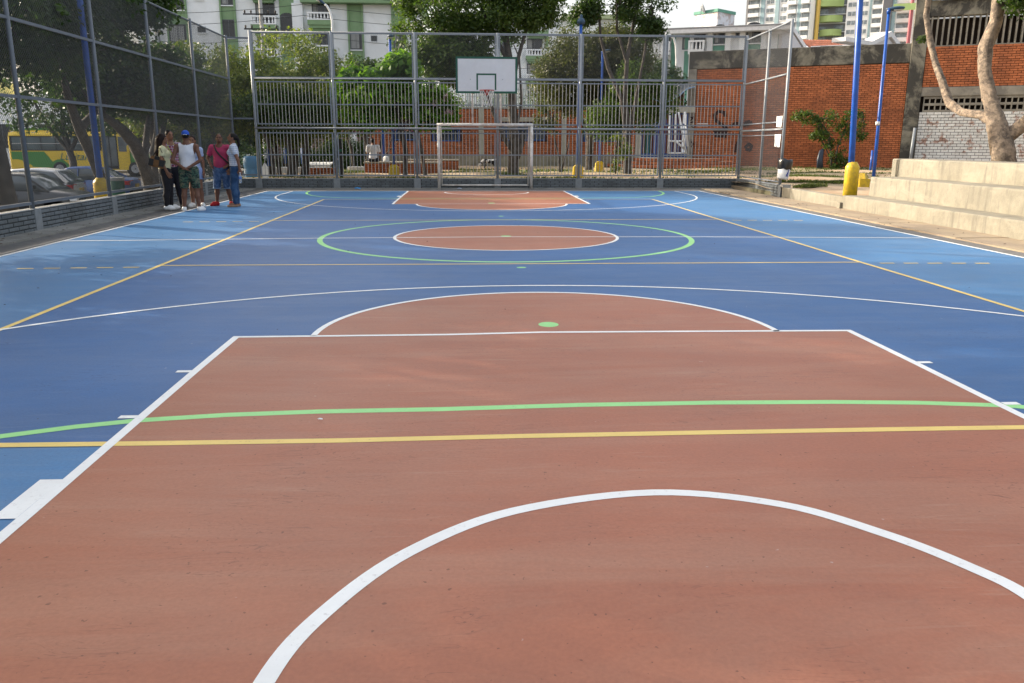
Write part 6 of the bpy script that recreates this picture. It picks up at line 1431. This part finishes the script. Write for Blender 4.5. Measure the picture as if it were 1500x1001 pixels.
class Body:
    """front is +y, the person's right hand is at +x; all in metres for a 1.70 m person, scaled by h"""
    def __init__(s, h=1.7, fat=1.0, sh=1.0, hipw=1.0, head=(0,0), arms=None, legs=None, lean=0.0, female=False):
        s.h = h/1.7; s.fat = fat; s.female = female; s.headturn = head
        w = .17*sh; s.neck = V3(0,-.005+lean*.9,1.445)
        s.shR, s.shL = V3(w,lean*.85,1.385), V3(-w,lean*.85,1.385)
        hp = .088*hipw; s.hipR, s.hipL = V3(hp,0,.88), V3(-hp,0,.88); s.lean = lean; s.sh = sh; s.hipw = hipw
        a = arms or {}; s.armR = [V3(*q) for q in a.get('R', ((w+.04,-.02,1.1),(w+.05,.04,.86)))]; s.armL = [V3(*q) for q in a.get('L', ((-w-.04,-.02,1.1),(-w-.05,.04,.86)))]
        l = legs or {}; s.legR = [V3(*q) for q in l.get('R', ((hp+.012,.02,.48),(hp+.02,-.02,.085)))]; s.legL = [V3(*q) for q in l.get('L', ((-hp-.012,.02,.48),(-hp-.02,-.02,.085)))]
        s.toeR = V3(*l.get('tR', (.04,.155,-.05))); s.toeL = V3(*l.get('tL', (-.04,.155,-.05)))
        s.fingR = a.get('fR'); s.fingL = a.get('fL')
    def rotz(s, deg):
        a = R(deg); return np.array(((math.cos(a),-math.sin(a),0),(math.sin(a),math.cos(a),0),(0,0,1)))
    def headp(s, inf=0):
        yaw, nod = s.headturn; M_ = s.rotz(yaw); c = s.neck+V3(0,.012,.155); a = R(nod); N = np.array(((1,0,0),(0,math.cos(a),-math.sin(a)),(0,math.sin(a),math.cos(a)))); Q = M_ @ N
        f = lambda *p: tuple(c+Q @ V3(*p))
        s.hf = f; s.hq = Q
        return [ell(f(0,-.005,.02),(.072,.092,.098),.02,rot=Q), ell(f(0,.022,-.045),(.056,.07,.066),.03,rot=Q), cap(f(0,.088,.005),f(0,.104,-.03),.009,.013,.012), ell(f(.073,-.005,-.008),(.012,.02,.03),.008,rot=Q), ell(f(-.073,-.005,-.008),(.012,.02,.03),.008,rot=Q),
            cap(f(-.022,.082,-.062),f(.022,.082,-.062),.008,.008,.012), cap(f(-.04,.074,.03),f(.04,.074,.03),.012,.012,.02)]
    def torso(s):
        f = s.fat; L = s.lean; sh = s.sh
        t = [ell((0,-.01,.92),(.155*s.hipw*(.5+.5*f),.115*f,.13),.05), ell((0,.005*f+L*.35,1.06),(.132*f,.105*f,.15),.06), ell((0,.0+L*.65,1.26),(.15*sh,.108*(.5+.5*f),.17),.06), cap(tuple(s.shL),tuple(s.shR),.058,.058,.05), cap((0,L*.85,1.39),tuple(s.neck),.075,.055,.05)]
        if s.female: t += [ell((.065,.075+L*.6,1.27),(.062,.06,.065),.03), ell((-.065,.075+L*.6,1.27),(.062,.06,.065),.03)]
        if f > 1.1: t += [ell((0,.05*f,1.06),(.12,.085,.13),.06)]
        return t
    def arm(s, side, frac=1.0, fat=1.0):
        sh, (el, wr) = (s.shR, s.armR) if side == 'R' else (s.shL, s.armL); o = []
        if frac >= .99: o += [cap(tuple(sh),tuple(el),.05*fat,.039*fat,.03), cap(tuple(el),tuple(wr),.039*fat,.026*fat,.02)]
        else: o += [cap(tuple(sh),tuple(mixp(sh, el, frac)),.052*fat,.052*fat-.006*frac,.03)]
        return o
    def hand(s, side, curl=.35):
        el, wr = s.armR if side == 'R' else s.armL; fd = s.fingR if side == 'R' else s.fingL
        d = wr-el; d = d/np.linalg.norm(d) if fd is None else V3(*fd)/np.linalg.norm(fd)
        ref = V3(0,1,0) if abs(d[1]) < .8 else V3(1,0,0); b = ref-d*(ref@d); b /= np.linalg.norm(b); nrm = np.cross(d, b)   # b: knuckle line
        if (side == 'R') == (nrm[0] > 0): nrm = -nrm
        p = wr+d*.045; o = [cap(tuple(wr),tuple(wr+d*.03),.026,.027,.02)]
        for q in (-.024,0,.024): o.append(cap(tuple(wr+d*.02+b*q),tuple(wr+d*.085+b*q*1.15),.017,.015,.012))
        for j, (q, L) in enumerate(((-.033,.052),(-.011,.068),(.011,.074),(.033,.066))):
            k0 = wr+d*.09+b*q; k1 = k0+(d*(1-.3*curl)+nrm*curl*.6)*L*.55; k2 = k1+(d*(1-.8*curl)+nrm*curl*1.1)*L*.5
            o += [cap(tuple(k0-d*.01),tuple(k1),.0098,.0092,.004), cap(tuple(k1),tuple(k2),.0092,.008,.003)]
        t0 = wr+d*.03+b*.028; t1 = t0+d*.03+b*.03+nrm*.01; t2 = t1+d*.032+b*.006+nrm*.012
        o += [cap(tuple(t0),tuple(t1),.013,.011,.008), cap(tuple(t1),tuple(t2),.011,.009,.004)]
        return o
    def leg(s, side, z=0.0, fat=1.0, foot=True):
        hp, (kn, an) = (s.hipR, s.legR) if side == 'R' else (s.hipL, s.legL); toe = s.toeR if side == 'R' else s.toeL
        o = [cap(tuple(hp),tuple(kn),.086*fat,.058*fat,.05), cap(tuple(kn),tuple(mixp(kn, an, .4)+V3(0,-.015,0)),.055*fat,.055*fat,.03), cap(tuple(mixp(kn, an, .4)+V3(0,-.015,0)),tuple(an),.054*fat,.036*fat,.03)]
        if foot: o += s.foot(side)
        return o
    def foot(s, side, r=.034):
        an, toe = (s.legR[1], s.toeR) if side == 'R' else (s.legL[1], s.toeL); h = an+V3(0,-.03,-.042); t = an+toe
        return [cap(tuple(h),tuple(an+V3(0,0,-.02)),r*1.05,r,.02), cap(tuple(h),tuple(mixp(h, t, .6)),r,r*1.15,.02), cap(tuple(an+V3(0,.0,-.01)),tuple(mixp(an, t, .6)+V3(0,0,.015)),r*.95,r*.9,.03), cap(tuple(mixp(h, t, .6)),tuple(t),r*1.15,r*.85,.02)]
def sc_prims(prims, h):
    out = []
    for p in prims:
        if p[0] == 'c': out.append(('c', np.array(p[1])*h, np.array(p[2])*h, p[3]*h, p[4]*h, p[5]*h, p[6], p[7]))
        else: out.append(('e', np.array(p[1])*h, np.array(p[2])*h, p[3], None, p[5]*h, p[6], 1))
    return out
def skin_m(name, col): return M(name, col, .55, .08, 14, spec=.35, world=False)
SKIN_A = skin_m('skin_tan', (.19,.088,.052)); SKIN_B = skin_m('skin_brown', (.135,.06,.036)); HAIR = M('black_hair', (.009,.007,.006), .6, .3, 40, spec=.2, world=False); HAIR_C = M('dark_brown_hair', (.016,.008,.007), .65, .4, 30, spec=.2, world=False)
EYEM = M('eye_dark', (.02,.015,.012), .3, .05, 9, world=False); LIP = M('lip', (.22,.07,.06), .5, .05, 9, world=False)
def cloth(name, col, **k): k.setdefault('world', False); return M(name, col, .9, k.pop('var', .12), k.pop('scale', 9), bmp=k.pop('bmp', .25), **k)
def plaid(name, base, l1, l2, sc_=24):
    m, t, p = new_mat(name); v = coords(t); sep = node(t, 'ShaderNodeSeparateXYZ'); t.links.new(v, sep.inputs[0]); out = None
    ang = node(t, 'ShaderNodeMath', operation='ADD'); t.links.new(sep.outputs[0], ang.inputs[0]); t.links.new(sep.outputs[1], ang.inputs[1])
    c = base
    for src, col, k, th in ((ang.outputs[0], l1, sc_, .45), (sep.outputs[2], l1, sc_, .45), (ang.outputs[0], l2, sc_, .8), (sep.outputs[2], l2, sc_, .8)):
        mu = node(t, 'ShaderNodeMath', operation='MULTIPLY'); t.links.new(src, mu.inputs[0]); mu.inputs[1].default_value = k
        fr = node(t, 'ShaderNodeMath', operation='FRACT'); t.links.new(mu.outputs[0], fr.inputs[0]); gt = node(t, 'ShaderNodeMath', operation='GREATER_THAN'); t.links.new(fr.outputs[0], gt.inputs[0]); gt.inputs[1].default_value = th
        mf = node(t, 'ShaderNodeMath', operation='MULTIPLY'); t.links.new(gt.outputs[0], mf.inputs[0]); mf.inputs[1].default_value = .6; c = mixc(t, c, col, mf.outputs[0])
    t.links.new(c, p.inputs['Base Color']); p.inputs['Roughness'].default_value = .9; return m
def camo():
    m, t, p = new_mat('camouflage_cloth'); v = coords(t, False, (1,1,1.8)); n = noise(t, 9, 3, .55, v, .6)
    r = ramp(t, n, (.0, (.012,.02,.018)), (.43, (.012,.02,.018)), (.44, (.04,.085,.055)), (.52, (.04,.085,.055)), (.53, (.13,.12,.075)), (.6, (.13,.12,.075)), (.61, (.02,.05,.045)))
    t.links.new(r, p.inputs['Base Color']); p.inputs['Roughness'].default_value = .9; return m
def denim(name, col, fade): return M(name, col, .9, .25, 8, bmp=.2, stain=fade, stain_amt=.7, stain_scale=4.5, world=False)
def person(label, loc, rz, B, skin, hair, outfit, res=.0088):
    """outfit: list of (part name, primitive list, material, inflate, cuts)"""
    t = thing('person', label, 'person', loc, R(rz), None); h = B.h
    P = B.headp()+[cap(tuple(B.neck-V3(0,0,.03)),B.hf(0,-.012,-.05),.055,.05,.03)]+B.torso()
    for sd_ in 'RL': P += B.arm(sd_)+B.hand(sd_)+B.leg(sd_)
    sdf_obj('body', sc_prims(P, h), skin, t, res*h)
    for x in (-.03, .03):
        b = MB(); c = Vector(B.hf(x, .079, .008))*h; b.lathe([(0,-.008),(.010,-.004),(.013,0),(.010,.004),(0,.008)], 8, c); b.build('eye', EYEM, t, True)
    for x in (-.03, .03):
        b = MB(); b.tube([Vector(B.hf(x-.018, .082, .026))*h, Vector(B.hf(x, .087, .031))*h, Vector(B.hf(x+.018, .082, .026))*h], .0055, 6); b.build('eyebrow', HAIR, t, True)
    sdf_obj('mouth', sc_prims([cap(B.hf(-.02,.0865,-.06), B.hf(.02,.0865,-.06), .0055, .0055, .004)], h), LIP, t, .004)
    if hair: sdf_obj('hair', sc_prims(hair[0](B), h), hair[1], t, .0105, **(hair[2](B) if len(hair) > 2 else {}))
    for (nm, prims, mat, inf, cuts) in outfit: sdf_obj(nm, sc_prims(prims, h), mat, t, .011, inflate=inf, zcut=[(a, s_, v*h) for a, s_, v in cuts] if cuts else None)
    return t
def short_hair(B): return [ell(B.hf(0,-.018,.035),(.079,.094,.096),.01,rot=B.hq), ell(B.hf(0,.075,-.035),(.068,.07,.082),.01,'cut',B.hq), ell(B.hf(0,.03,-.09),(.1,.09,.07),.01,'cut',B.hq)]
def fleeting(v): return v
def tube_part(name, pts, r, mat, parent, n=8, flat=1.0):
    b = MB(); b.tube(pts, r, n, flat=flat); return b.build(name, mat, parent, True)
def shirt(B, sl, fat=1.0, hem=.9): return B.torso()+B.arm('R', sl, fat)+B.arm('L', sl, fat)
def trousers(B, fat=1.12): return [ell((0,-.01,.9),(.158*B.hipw,.12*B.fat,.13),.05)]+B.leg('R', 0, fat, False)+B.leg('L', 0, fat, False)
def shoes(B, side): return B.foot(side, .037)

# man in white vest, hands clasped behind his back
B = Body(1.70, 1.1, 1.16, 1.08, arms={'R':((.29,-.09,1.10),(.055,-.175,.95)),'L':((-.29,-.09,1.10),(-.05,-.185,.93)),'fR':(-.9,-.1,-.42),'fL':(.9,-.12,-.42)}, legs={'R':((.13,.02,.48),(.165,-.02,.085)),'L':((-.12,.02,.48),(-.15,-.02,.085)),'tR':(.07,.15,-.05)}, head=(6,4))
tank_neck = [ell((0,.02,1.47),(.10,.1,.12),.01,'cut'), ell((.235,0,1.34),(.085,.14,.16),.01,'cut'), ell((-.235,0,1.34),(.085,.14,.16),.01,'cut')]
tshirt_neck = [ell((0,.055,1.475),(.075,.085,.085),.01,'cut')]
pm = person('person seen from behind in a white vest, camouflage shorts and blue cap with hands clasped', (-6.68,5.38,.0), 6, B, SKIN_B, (short_hair, HAIR), [
    ('vest', B.torso()+tank_neck, cloth('white_cotton', (.62,.63,.68)), .014, [(2,1,.86)]),
    ('shorts', trousers(B, 1.2), camo(), .016, [(2,1,.50),(2,-1,.98)]),
    ('shoe', shoes(B,'R'), WHITE, .006, None), ('shoe', shoes(B,'L'), WHITE, .006, None)])
cp = sdf_obj('cap', sc_prims([ell(B.hf(0,-.008,.05),(.083,.103,.085),.01,rot=B.hq), cap(B.hf(-.04,.09,.05),B.hf(.04,.09,.05),.03,.03,.03)], B.h), cloth('blue_cap', (.02,.08,.42)), pm, .0095, zcut=[(2,1,1.625*B.h)])
b = MB(); b.tube([Vector(B.hf(-.04,-.099,.042))*B.h, Vector(B.hf(0,-.108,.05))*B.h, Vector(B.hf(.04,-.099,.042))*B.h], .006, 6); b.build('cap_strap', WHITE, cp)
# woman with long dark curly hair and cream blouse
B = Body(1.60, 1.05, .95, 1.12, female=True, arms={'R':((.215,-.04,1.1),(.2,.07,.86)),'L':((-.2,.05,1.12),(-.1,.22,1.05))}, legs={'R':((.1,.02,.48),(.1,-.02,.085)),'L':((-.09,.05,.48),(-.1,.05,.085))}, head=(-12,0))
def long_hair(B): return [ell(B.hf(0,-.02,.035),(.09,.105,.102),.02,rot=B.hq), cap(B.hf(0,-.07,-.02),B.hf(0,-.13,-.28),.1,.085,.04), cap(B.hf(.05,-.05,0),B.hf(.07,-.1,-.3),.06,.06,.04), cap(B.hf(-.05,-.05,0),B.hf(-.07,-.1,-.3),.06,.06,.04), ell(B.hf(0,-.14,-.36),(.1,.07,.11),.04), ell(B.hf(0,.085,-.045),(.06,.075,.088),.01,'cut',B.hq)]
pw = person('person with long dark curly hair in a cream blouse and black trousers carrying a bag', (-7.22,5.5,.03), -78, B, SKIN_A, (long_hair, HAIR_C), [
    ('blouse', shirt(B,.42)+[ell((0,.07,1.48),(.08,.1,.12),.01,'cut')], cloth('cream_cotton', (.58,.55,.34)), .014, [(2,1,.93)]),
    ('trousers', trousers(B,1.1), cloth('black_cloth', (.012,.011,.014)), .012, [(2,1,.07),(2,-1,.99)]),
    ('shoe', shoes(B,'R'), WHITE, .006, None), ('shoe', shoes(B,'L'), WHITE, .006, None)])
bag = thing('shoulder_bag', 'black and brown patched shoulder bag hanging at the side of the long haired woman', 'bag', (-7.33,5.3,.95)); b = MB()
b.loft([[(-.17,-.05,0),(.17,-.05,0),(.17,.05,0),(-.17,.05,0)],[(-.19,-.075,.05),(.19,-.075,.05),(.19,.075,.05),(-.19,.075,.05)],[(-.18,-.065,.2),(.18,-.065,.2),(.18,.065,.2),(-.18,.065,.2)],[(-.15,-.02,.27),(.15,-.02,.27),(.15,.02,.27),(-.15,.02,.27)]]); bag.rotation_euler = (0,R(14),R(8)); bag.scale = (.8,.8,.85); body = b.build('bag_body', cloth('brown_leather', (.15,.075,.03)), bag)
b = MB(); b.box(-.195,-.08,-.083,.083,.02,.19); b.box(.06,.195,-.083,.083,.05,.21); b.box(-.07,.05,-.072,.072,.19,.275); b.build('dark_patch', BLACK, body)
for s in (-1, 1):
    b = MB(); b.tube([(-.12,s*.03,.26),(-.07,s*.05,.42),(.02,s*.04,.5),(.09,s*.05,.4),(.12,s*.03,.26)], .011, 6); b.build('strap', BLACK, bag, True)
# man in plaid shirt behind her
B = Body(1.72, 1.08, 1.05, 1.0, arms={'R':((.24,-.02,1.1),(.2,.12,.92)),'L':((-.24,-.03,1.1),(-.2,.1,.9))}, legs={'R':((.1,.02,.48),(.11,-.02,.085)),'L':((-.1,.03,.48),(-.14,.02,.085))}, head=(18,3))
pp_ = person('person with short black hair in a red and navy plaid shirt with lanyard badge', (-7.3,6.2,.0), -150, B, SKIN_A, (short_hair, HAIR), [
    ('shirt', shirt(B,.7)+tshirt_neck, plaid('red_navy_plaid', (.30,.03,.05), (.02,.03,.12), (.55,.5,.52), 17), .015, [(2,1,.87)]),
    ('trousers', trousers(B,1.12), cloth('navy_trousers', (.010,.010,.018)), .013, [(2,1,.07),(2,-1,.97)]),
    ('shoe', shoes(B,'R'), TRIM, .006, None), ('shoe', shoes(B,'L'), TRIM, .006, None)])
LAN = cloth('lime_lanyard', (.32,.42,.08)); ly = tube_part('lanyard', [(.06,.03,1.47),(.075,.105,1.38),(.02,.145,1.24),(.0,.15,1.14)], .009, LAN, pp_); tube_part('lanyard', [(-.06,.03,1.47),(-.07,.105,1.38),(-.02,.145,1.24),(.0,.15,1.14)], .009, LAN, pp_)
b = MB(); b.box(-.035,.035,.148,.158,1.03,1.13); b.build('badge', WHITE, pp_)
# figure half hidden behind the vest
B = Body(1.6, .95, .92, 1.02, female=True, legs={'R':((.1,.02,.48),(.11,-.01,.085)),'L':((-.1,.02,.48),(-.12,-.01,.085)),'tR':(.06,.14,-.05),'tL':(-.05,.15,-.05)}, arms={'L':((-.2,-.02,1.1),(-.215,.03,.86)),'R':((.2,.06,1.13),(.06,.2,1.1))})
person('person hidden behind the white vest with bare legs and shoes', (-6.93,6.6,.0), 184, B, SKIN_A, (short_hair, HAIR_C), [
    ('top', shirt(B,.4)+tshirt_neck, cloth('pale_blue_top', (.35,.42,.6)), .013, [(2,1,.84)]), ('shorts', trousers(B,1.12), cloth('pale_blue_shorts', (.25,.32,.55)), .013, [(2,1,.68),(2,-1,.97)]),
    ('shoe', shoes(B,'R'), WHITE, .006, None), ('shoe', shoes(B,'L'), WHITE, .006, None)])
# man in pink
B = Body(1.66, 1.16, 1.14, 1.06, arms={'R':((.33,-.05,1.14),(.215,.07,.96)),'L':((-.27,-.03,1.12),(-.2,.12,.97)),'fR':(-.5,.6,-.5),'fL':(.3,.8,-.3)}, legs={'R':((.13,.03,.48),(.17,-.0,.085)),'L':((-.12,.03,.48),(-.17,-.02,.085)),'tR':(.09,.14,-.05),'tL':(-.06,.15,-.05)}, head=(14,6))
pk = person('person in a pink shirt, denim shorts and red shoes with a hand on the hip', (-6.42,6.95,.0), 176, B, SKIN_B, (lambda B: [ell(B.hf(0,-.014,.03),(.0755,.092,.093),.01,rot=B.hq), ell(B.hf(0,.08,-.05),(.075,.085,.1),.01,'cut',B.hq), ell(B.hf(0,.03,-.1),(.1,.1,.075),.01,'cut',B.hq)], HAIR), [
    ('t_shirt', shirt(B,.55,1.05)+tshirt_neck, cloth('pink_cotton', (.40,.045,.11)), .015, [(2,1,.86)]),
    ('denim_shorts', trousers(B,1.2), denim('blue_denim_light', (.04,.085,.19), (.16,.24,.38)), .015, [(2,1,.43),(2,-1,.97)]),
    ('shoe', shoes(B,'R'), cloth('red_canvas', (.38,.015,.02)), .007, None), ('shoe', shoes(B,'L'), cloth('red_canvas', (.38,.015,.02)), .007, None)])
for s, kn, an in ((1, B.legR[0], B.legR[1]), (-1, B.legL[0], B.legL[1])):
    c = mixp(kn, an, .1)*B.h; b = MB(); b.lathe([(.078,-.025),(.088,-.02),(.088,.022),(.078,.026)], 18, tuple(c+V3(0,-.003,0))); b.build('turn_up', M('pale_denim', (.2,.29,.42), .9, world=False), pk, True)
xb = thing('crossbody_bag', 'small black bag worn on a diagonal black strap over the pink t-shirt', 'bag', (-6.42,6.95,0), R(176)); 
b = MB(); b.loft([[(-.32,.02,.74),(-.2,.02,.74),(-.2,.11,.74),(-.32,.11,.74)],[(-.33,.01,.86),(-.19,.01,.86),(-.19,.12,.86),(-.33,.12,.86)],[(-.31,.03,.98),(-.21,.03,.98),(-.21,.1,.98),(-.31,.1,.98)]]); b.build('bag_body', BLACK, xb)
tube_part('strap', [(-.25,.07,.96),(-.17,.135,1.05),(-.06,.165,1.17),(.04,.15,1.29),(.1,.09,1.4),(.11,.0,1.43),(.07,-.1,1.33),(-.1,-.14,1.15),(-.24,.0,.97)], .019, BLACK, xb, 6)
# woman in check shirt with bottle
B = Body(1.67, .92, .93, 1.02, female=True, arms={'L':((-.215,-.1,1.12),(-.2,-.13,.88)),'R':((.2,.03,1.1),(.17,.12,.88)),'fL':(-.05,-.02,-1)}, legs={'R':((.09,.03,.48),(.09,.0,.085)),'L':((-.085,.05,.48),(-.08,.04,.085))}, head=(8,16))
def pony(B): return [ell(B.hf(0,-.016,.03),(.078,.097,.096),.01,rot=B.hq), ell(B.hf(0,.082,-.045),(.066,.075,.092),.01,'cut',B.hq), ell(B.hf(0,.03,-.1),(.1,.085,.075),.01,'cut',B.hq), ell(B.hf(0,-.115,.03),(.03,.035,.03),.02), cap(B.hf(0,-.125,.02),B.hf(0,-.175,-.1),.034,.03,.02), cap(B.hf(0,-.175,-.1),B.hf(0,-.17,-.2),.03,.012,.02)]
pw2 = person('person with a dark ponytail in a white and blue checked shirt and jeans looking down', (-6.02,6.62,.0), 100, B, SKIN_A, (pony, HAIR), [
    ('shirt', shirt(B,.45)+[ell((0,.075,1.47),(.06,.09,.11),.01,'cut')], plaid('white_blue_check', (.55,.58,.64), (.22,.28,.42), (.6,.62,.66), 22), .013, [(2,1,.93)]),
    ('jeans', trousers(B,1.08), denim('dark_denim', (.018,.05,.115), (.045,.10,.2)), .011, [(2,1,.06),(2,-1,.955)]),
    ('belt', [ell((0,-.01,.94),(.158,.125,.13),.02)], cloth('dark_belt', (.02,.012,.01)), .008, [(2,1,.93),(2,-1,.965)]),
    ('shoe', shoes(B,'R'), cloth('tan_flat', (.32,.2,.13)), .003, [(2,-1,.05)]), ('shoe', shoes(B,'L'), cloth('tan_flat', (.32,.2,.13)), .003, [(2,-1,.05)])])
wr = Vector(B.armL[1])*B.h; hw = Matrix.Rotation(R(100), 3, 'Z') @ (wr+Vector((-.035,.0,-.10)))
bt = thing('water_bottle', 'clear plastic water bottle with a blue label held by the woman in the checked shirt', 'bottle', (-6.02+hw.x, 6.62+hw.y, hw.z-.2)); b = MB(); b.lathe([(.0,0),(.028,.002),(.032,.02),(.03,.06),(.033,.1),(.033,.15),(.012,.2),(.012,.22)], 14)
m, t_, p_ = new_mat('clear_plastic'); p_.inputs['Base Color'].default_value = (.85,.9,.93,1); p_.inputs['Transmission Weight'].default_value = .75; p_.inputs['Roughness'].default_value = .12; b.build('bottle_body', m, bt, True)
b = MB(); b.lathe([(.034,.085),(.0345,.09),(.0345,.14),(.034,.145)], 14); b.build('label', M('bottle_label', (.1,.2,.5), .5), bt, True); b = MB(); b.lathe([(.015,.215),(.015,.235),(0,.237)], 10); b.build('bottle_cap', WHITE, bt, True)
# man sitting on the planter
B = Body(1.70, 1.08, 1.1, 1.0, lean=.10, head=(-6,26), legs={'R':((.12,.43,.9),(.13,.45,.5)),'L':((-.12,.43,.9),(-.13,.45,.5)),'tR':(.02,.15,-.05),'tL':(-.02,.15,-.05)}, arms={'R':((.26,.12,1.12),(.2,.35,.97)),'L':((-.26,.12,1.12),(-.15,.35,.97)),'fR':(.2,.6,-.6)})
person('person in a white t-shirt sitting on the brick planter with the back turned', (-4.36,20.98,-.07), 0, B, SKIN_A, (short_hair, HAIR), [
    ('t_shirt', shirt(B,.6,1.1)+[ell((0,.12,1.5),(.08,.1,.1),.01,'cut')], cloth('white_cotton', (.62,.63,.68)), .018, [(2,1,.87)]),
    ('trousers', [ell((0,-.01,.9),(.165,.13,.12),.05)]+B.leg('R',0,1.12,False)+B.leg('L',0,1.12,False), cloth('navy_trousers', (.010,.010,.018)), .012, [(2,-1,.98)]),
    ('shoe', shoes(B,'R'), TRIM, .006, None), ('shoe', shoes(B,'L'), TRIM, .006, None)], res=.011)
# dog sniffing the ground
dg = thing('dog', 'small black and white dog standing with its head down behind the goal', 'dog', (.5,27.3,.27), R(12))
def dogp():
    o = [cap((-.2,0,.37),(.0,0,.34),.1,.085,.05), cap((0,0,.34),(.22,0,.36),.08,.085,.05), cap((-.26,0,.38),(-.4,0,.28),.07,.055,.04), ell((-.45,0,.2),(.075,.055,.06),.03), cap((-.48,0,.18),(-.56,0,.11),.035,.022,.02), cap((.3,0,.4),(.42,0,.5),.022,.018,.02), cap((.42,0,.5),(.5,.02,.6),.018,.012,.01)]
    for s in (-1, 1):
        o += [cap((-.22,s*.055,.33),(-.2,s*.06,.19),.05,.03,.03), cap((-.2,s*.06,.19),(-.22,s*.06,.05),.026,.02,.02), cap((-.22,s*.06,.03),(-.26,s*.06,.022),.024,.02,.015),
              cap((.22,s*.055,.34),(.18,s*.065,.22),.065,.04,.03), cap((.18,s*.065,.22),(.28,s*.065,.15),.034,.022,.02), cap((.28,s*.065,.15),(.255,s*.065,.04),.02,.018,.015), cap((.255,s*.065,.028),(.21,s*.065,.022),.022,.02,.015),
              cap((-.42,s*.05,.24),(-.4,s*.075,.19),.022,.012,.01)]
    return o
m, t_, p_ = new_mat('pied_fur'); n_ = noise(t_, 5.5, 2, .4, coords(t_)); t_.links.new(ramp(t_, n_, (.52, (.02,.018,.017)), (.55, (.62,.6,.56))), p_.inputs['Base Color']); p_.inputs['Roughness'].default_value = .9
sdf_obj('body', dogp(), m, dg, .011)
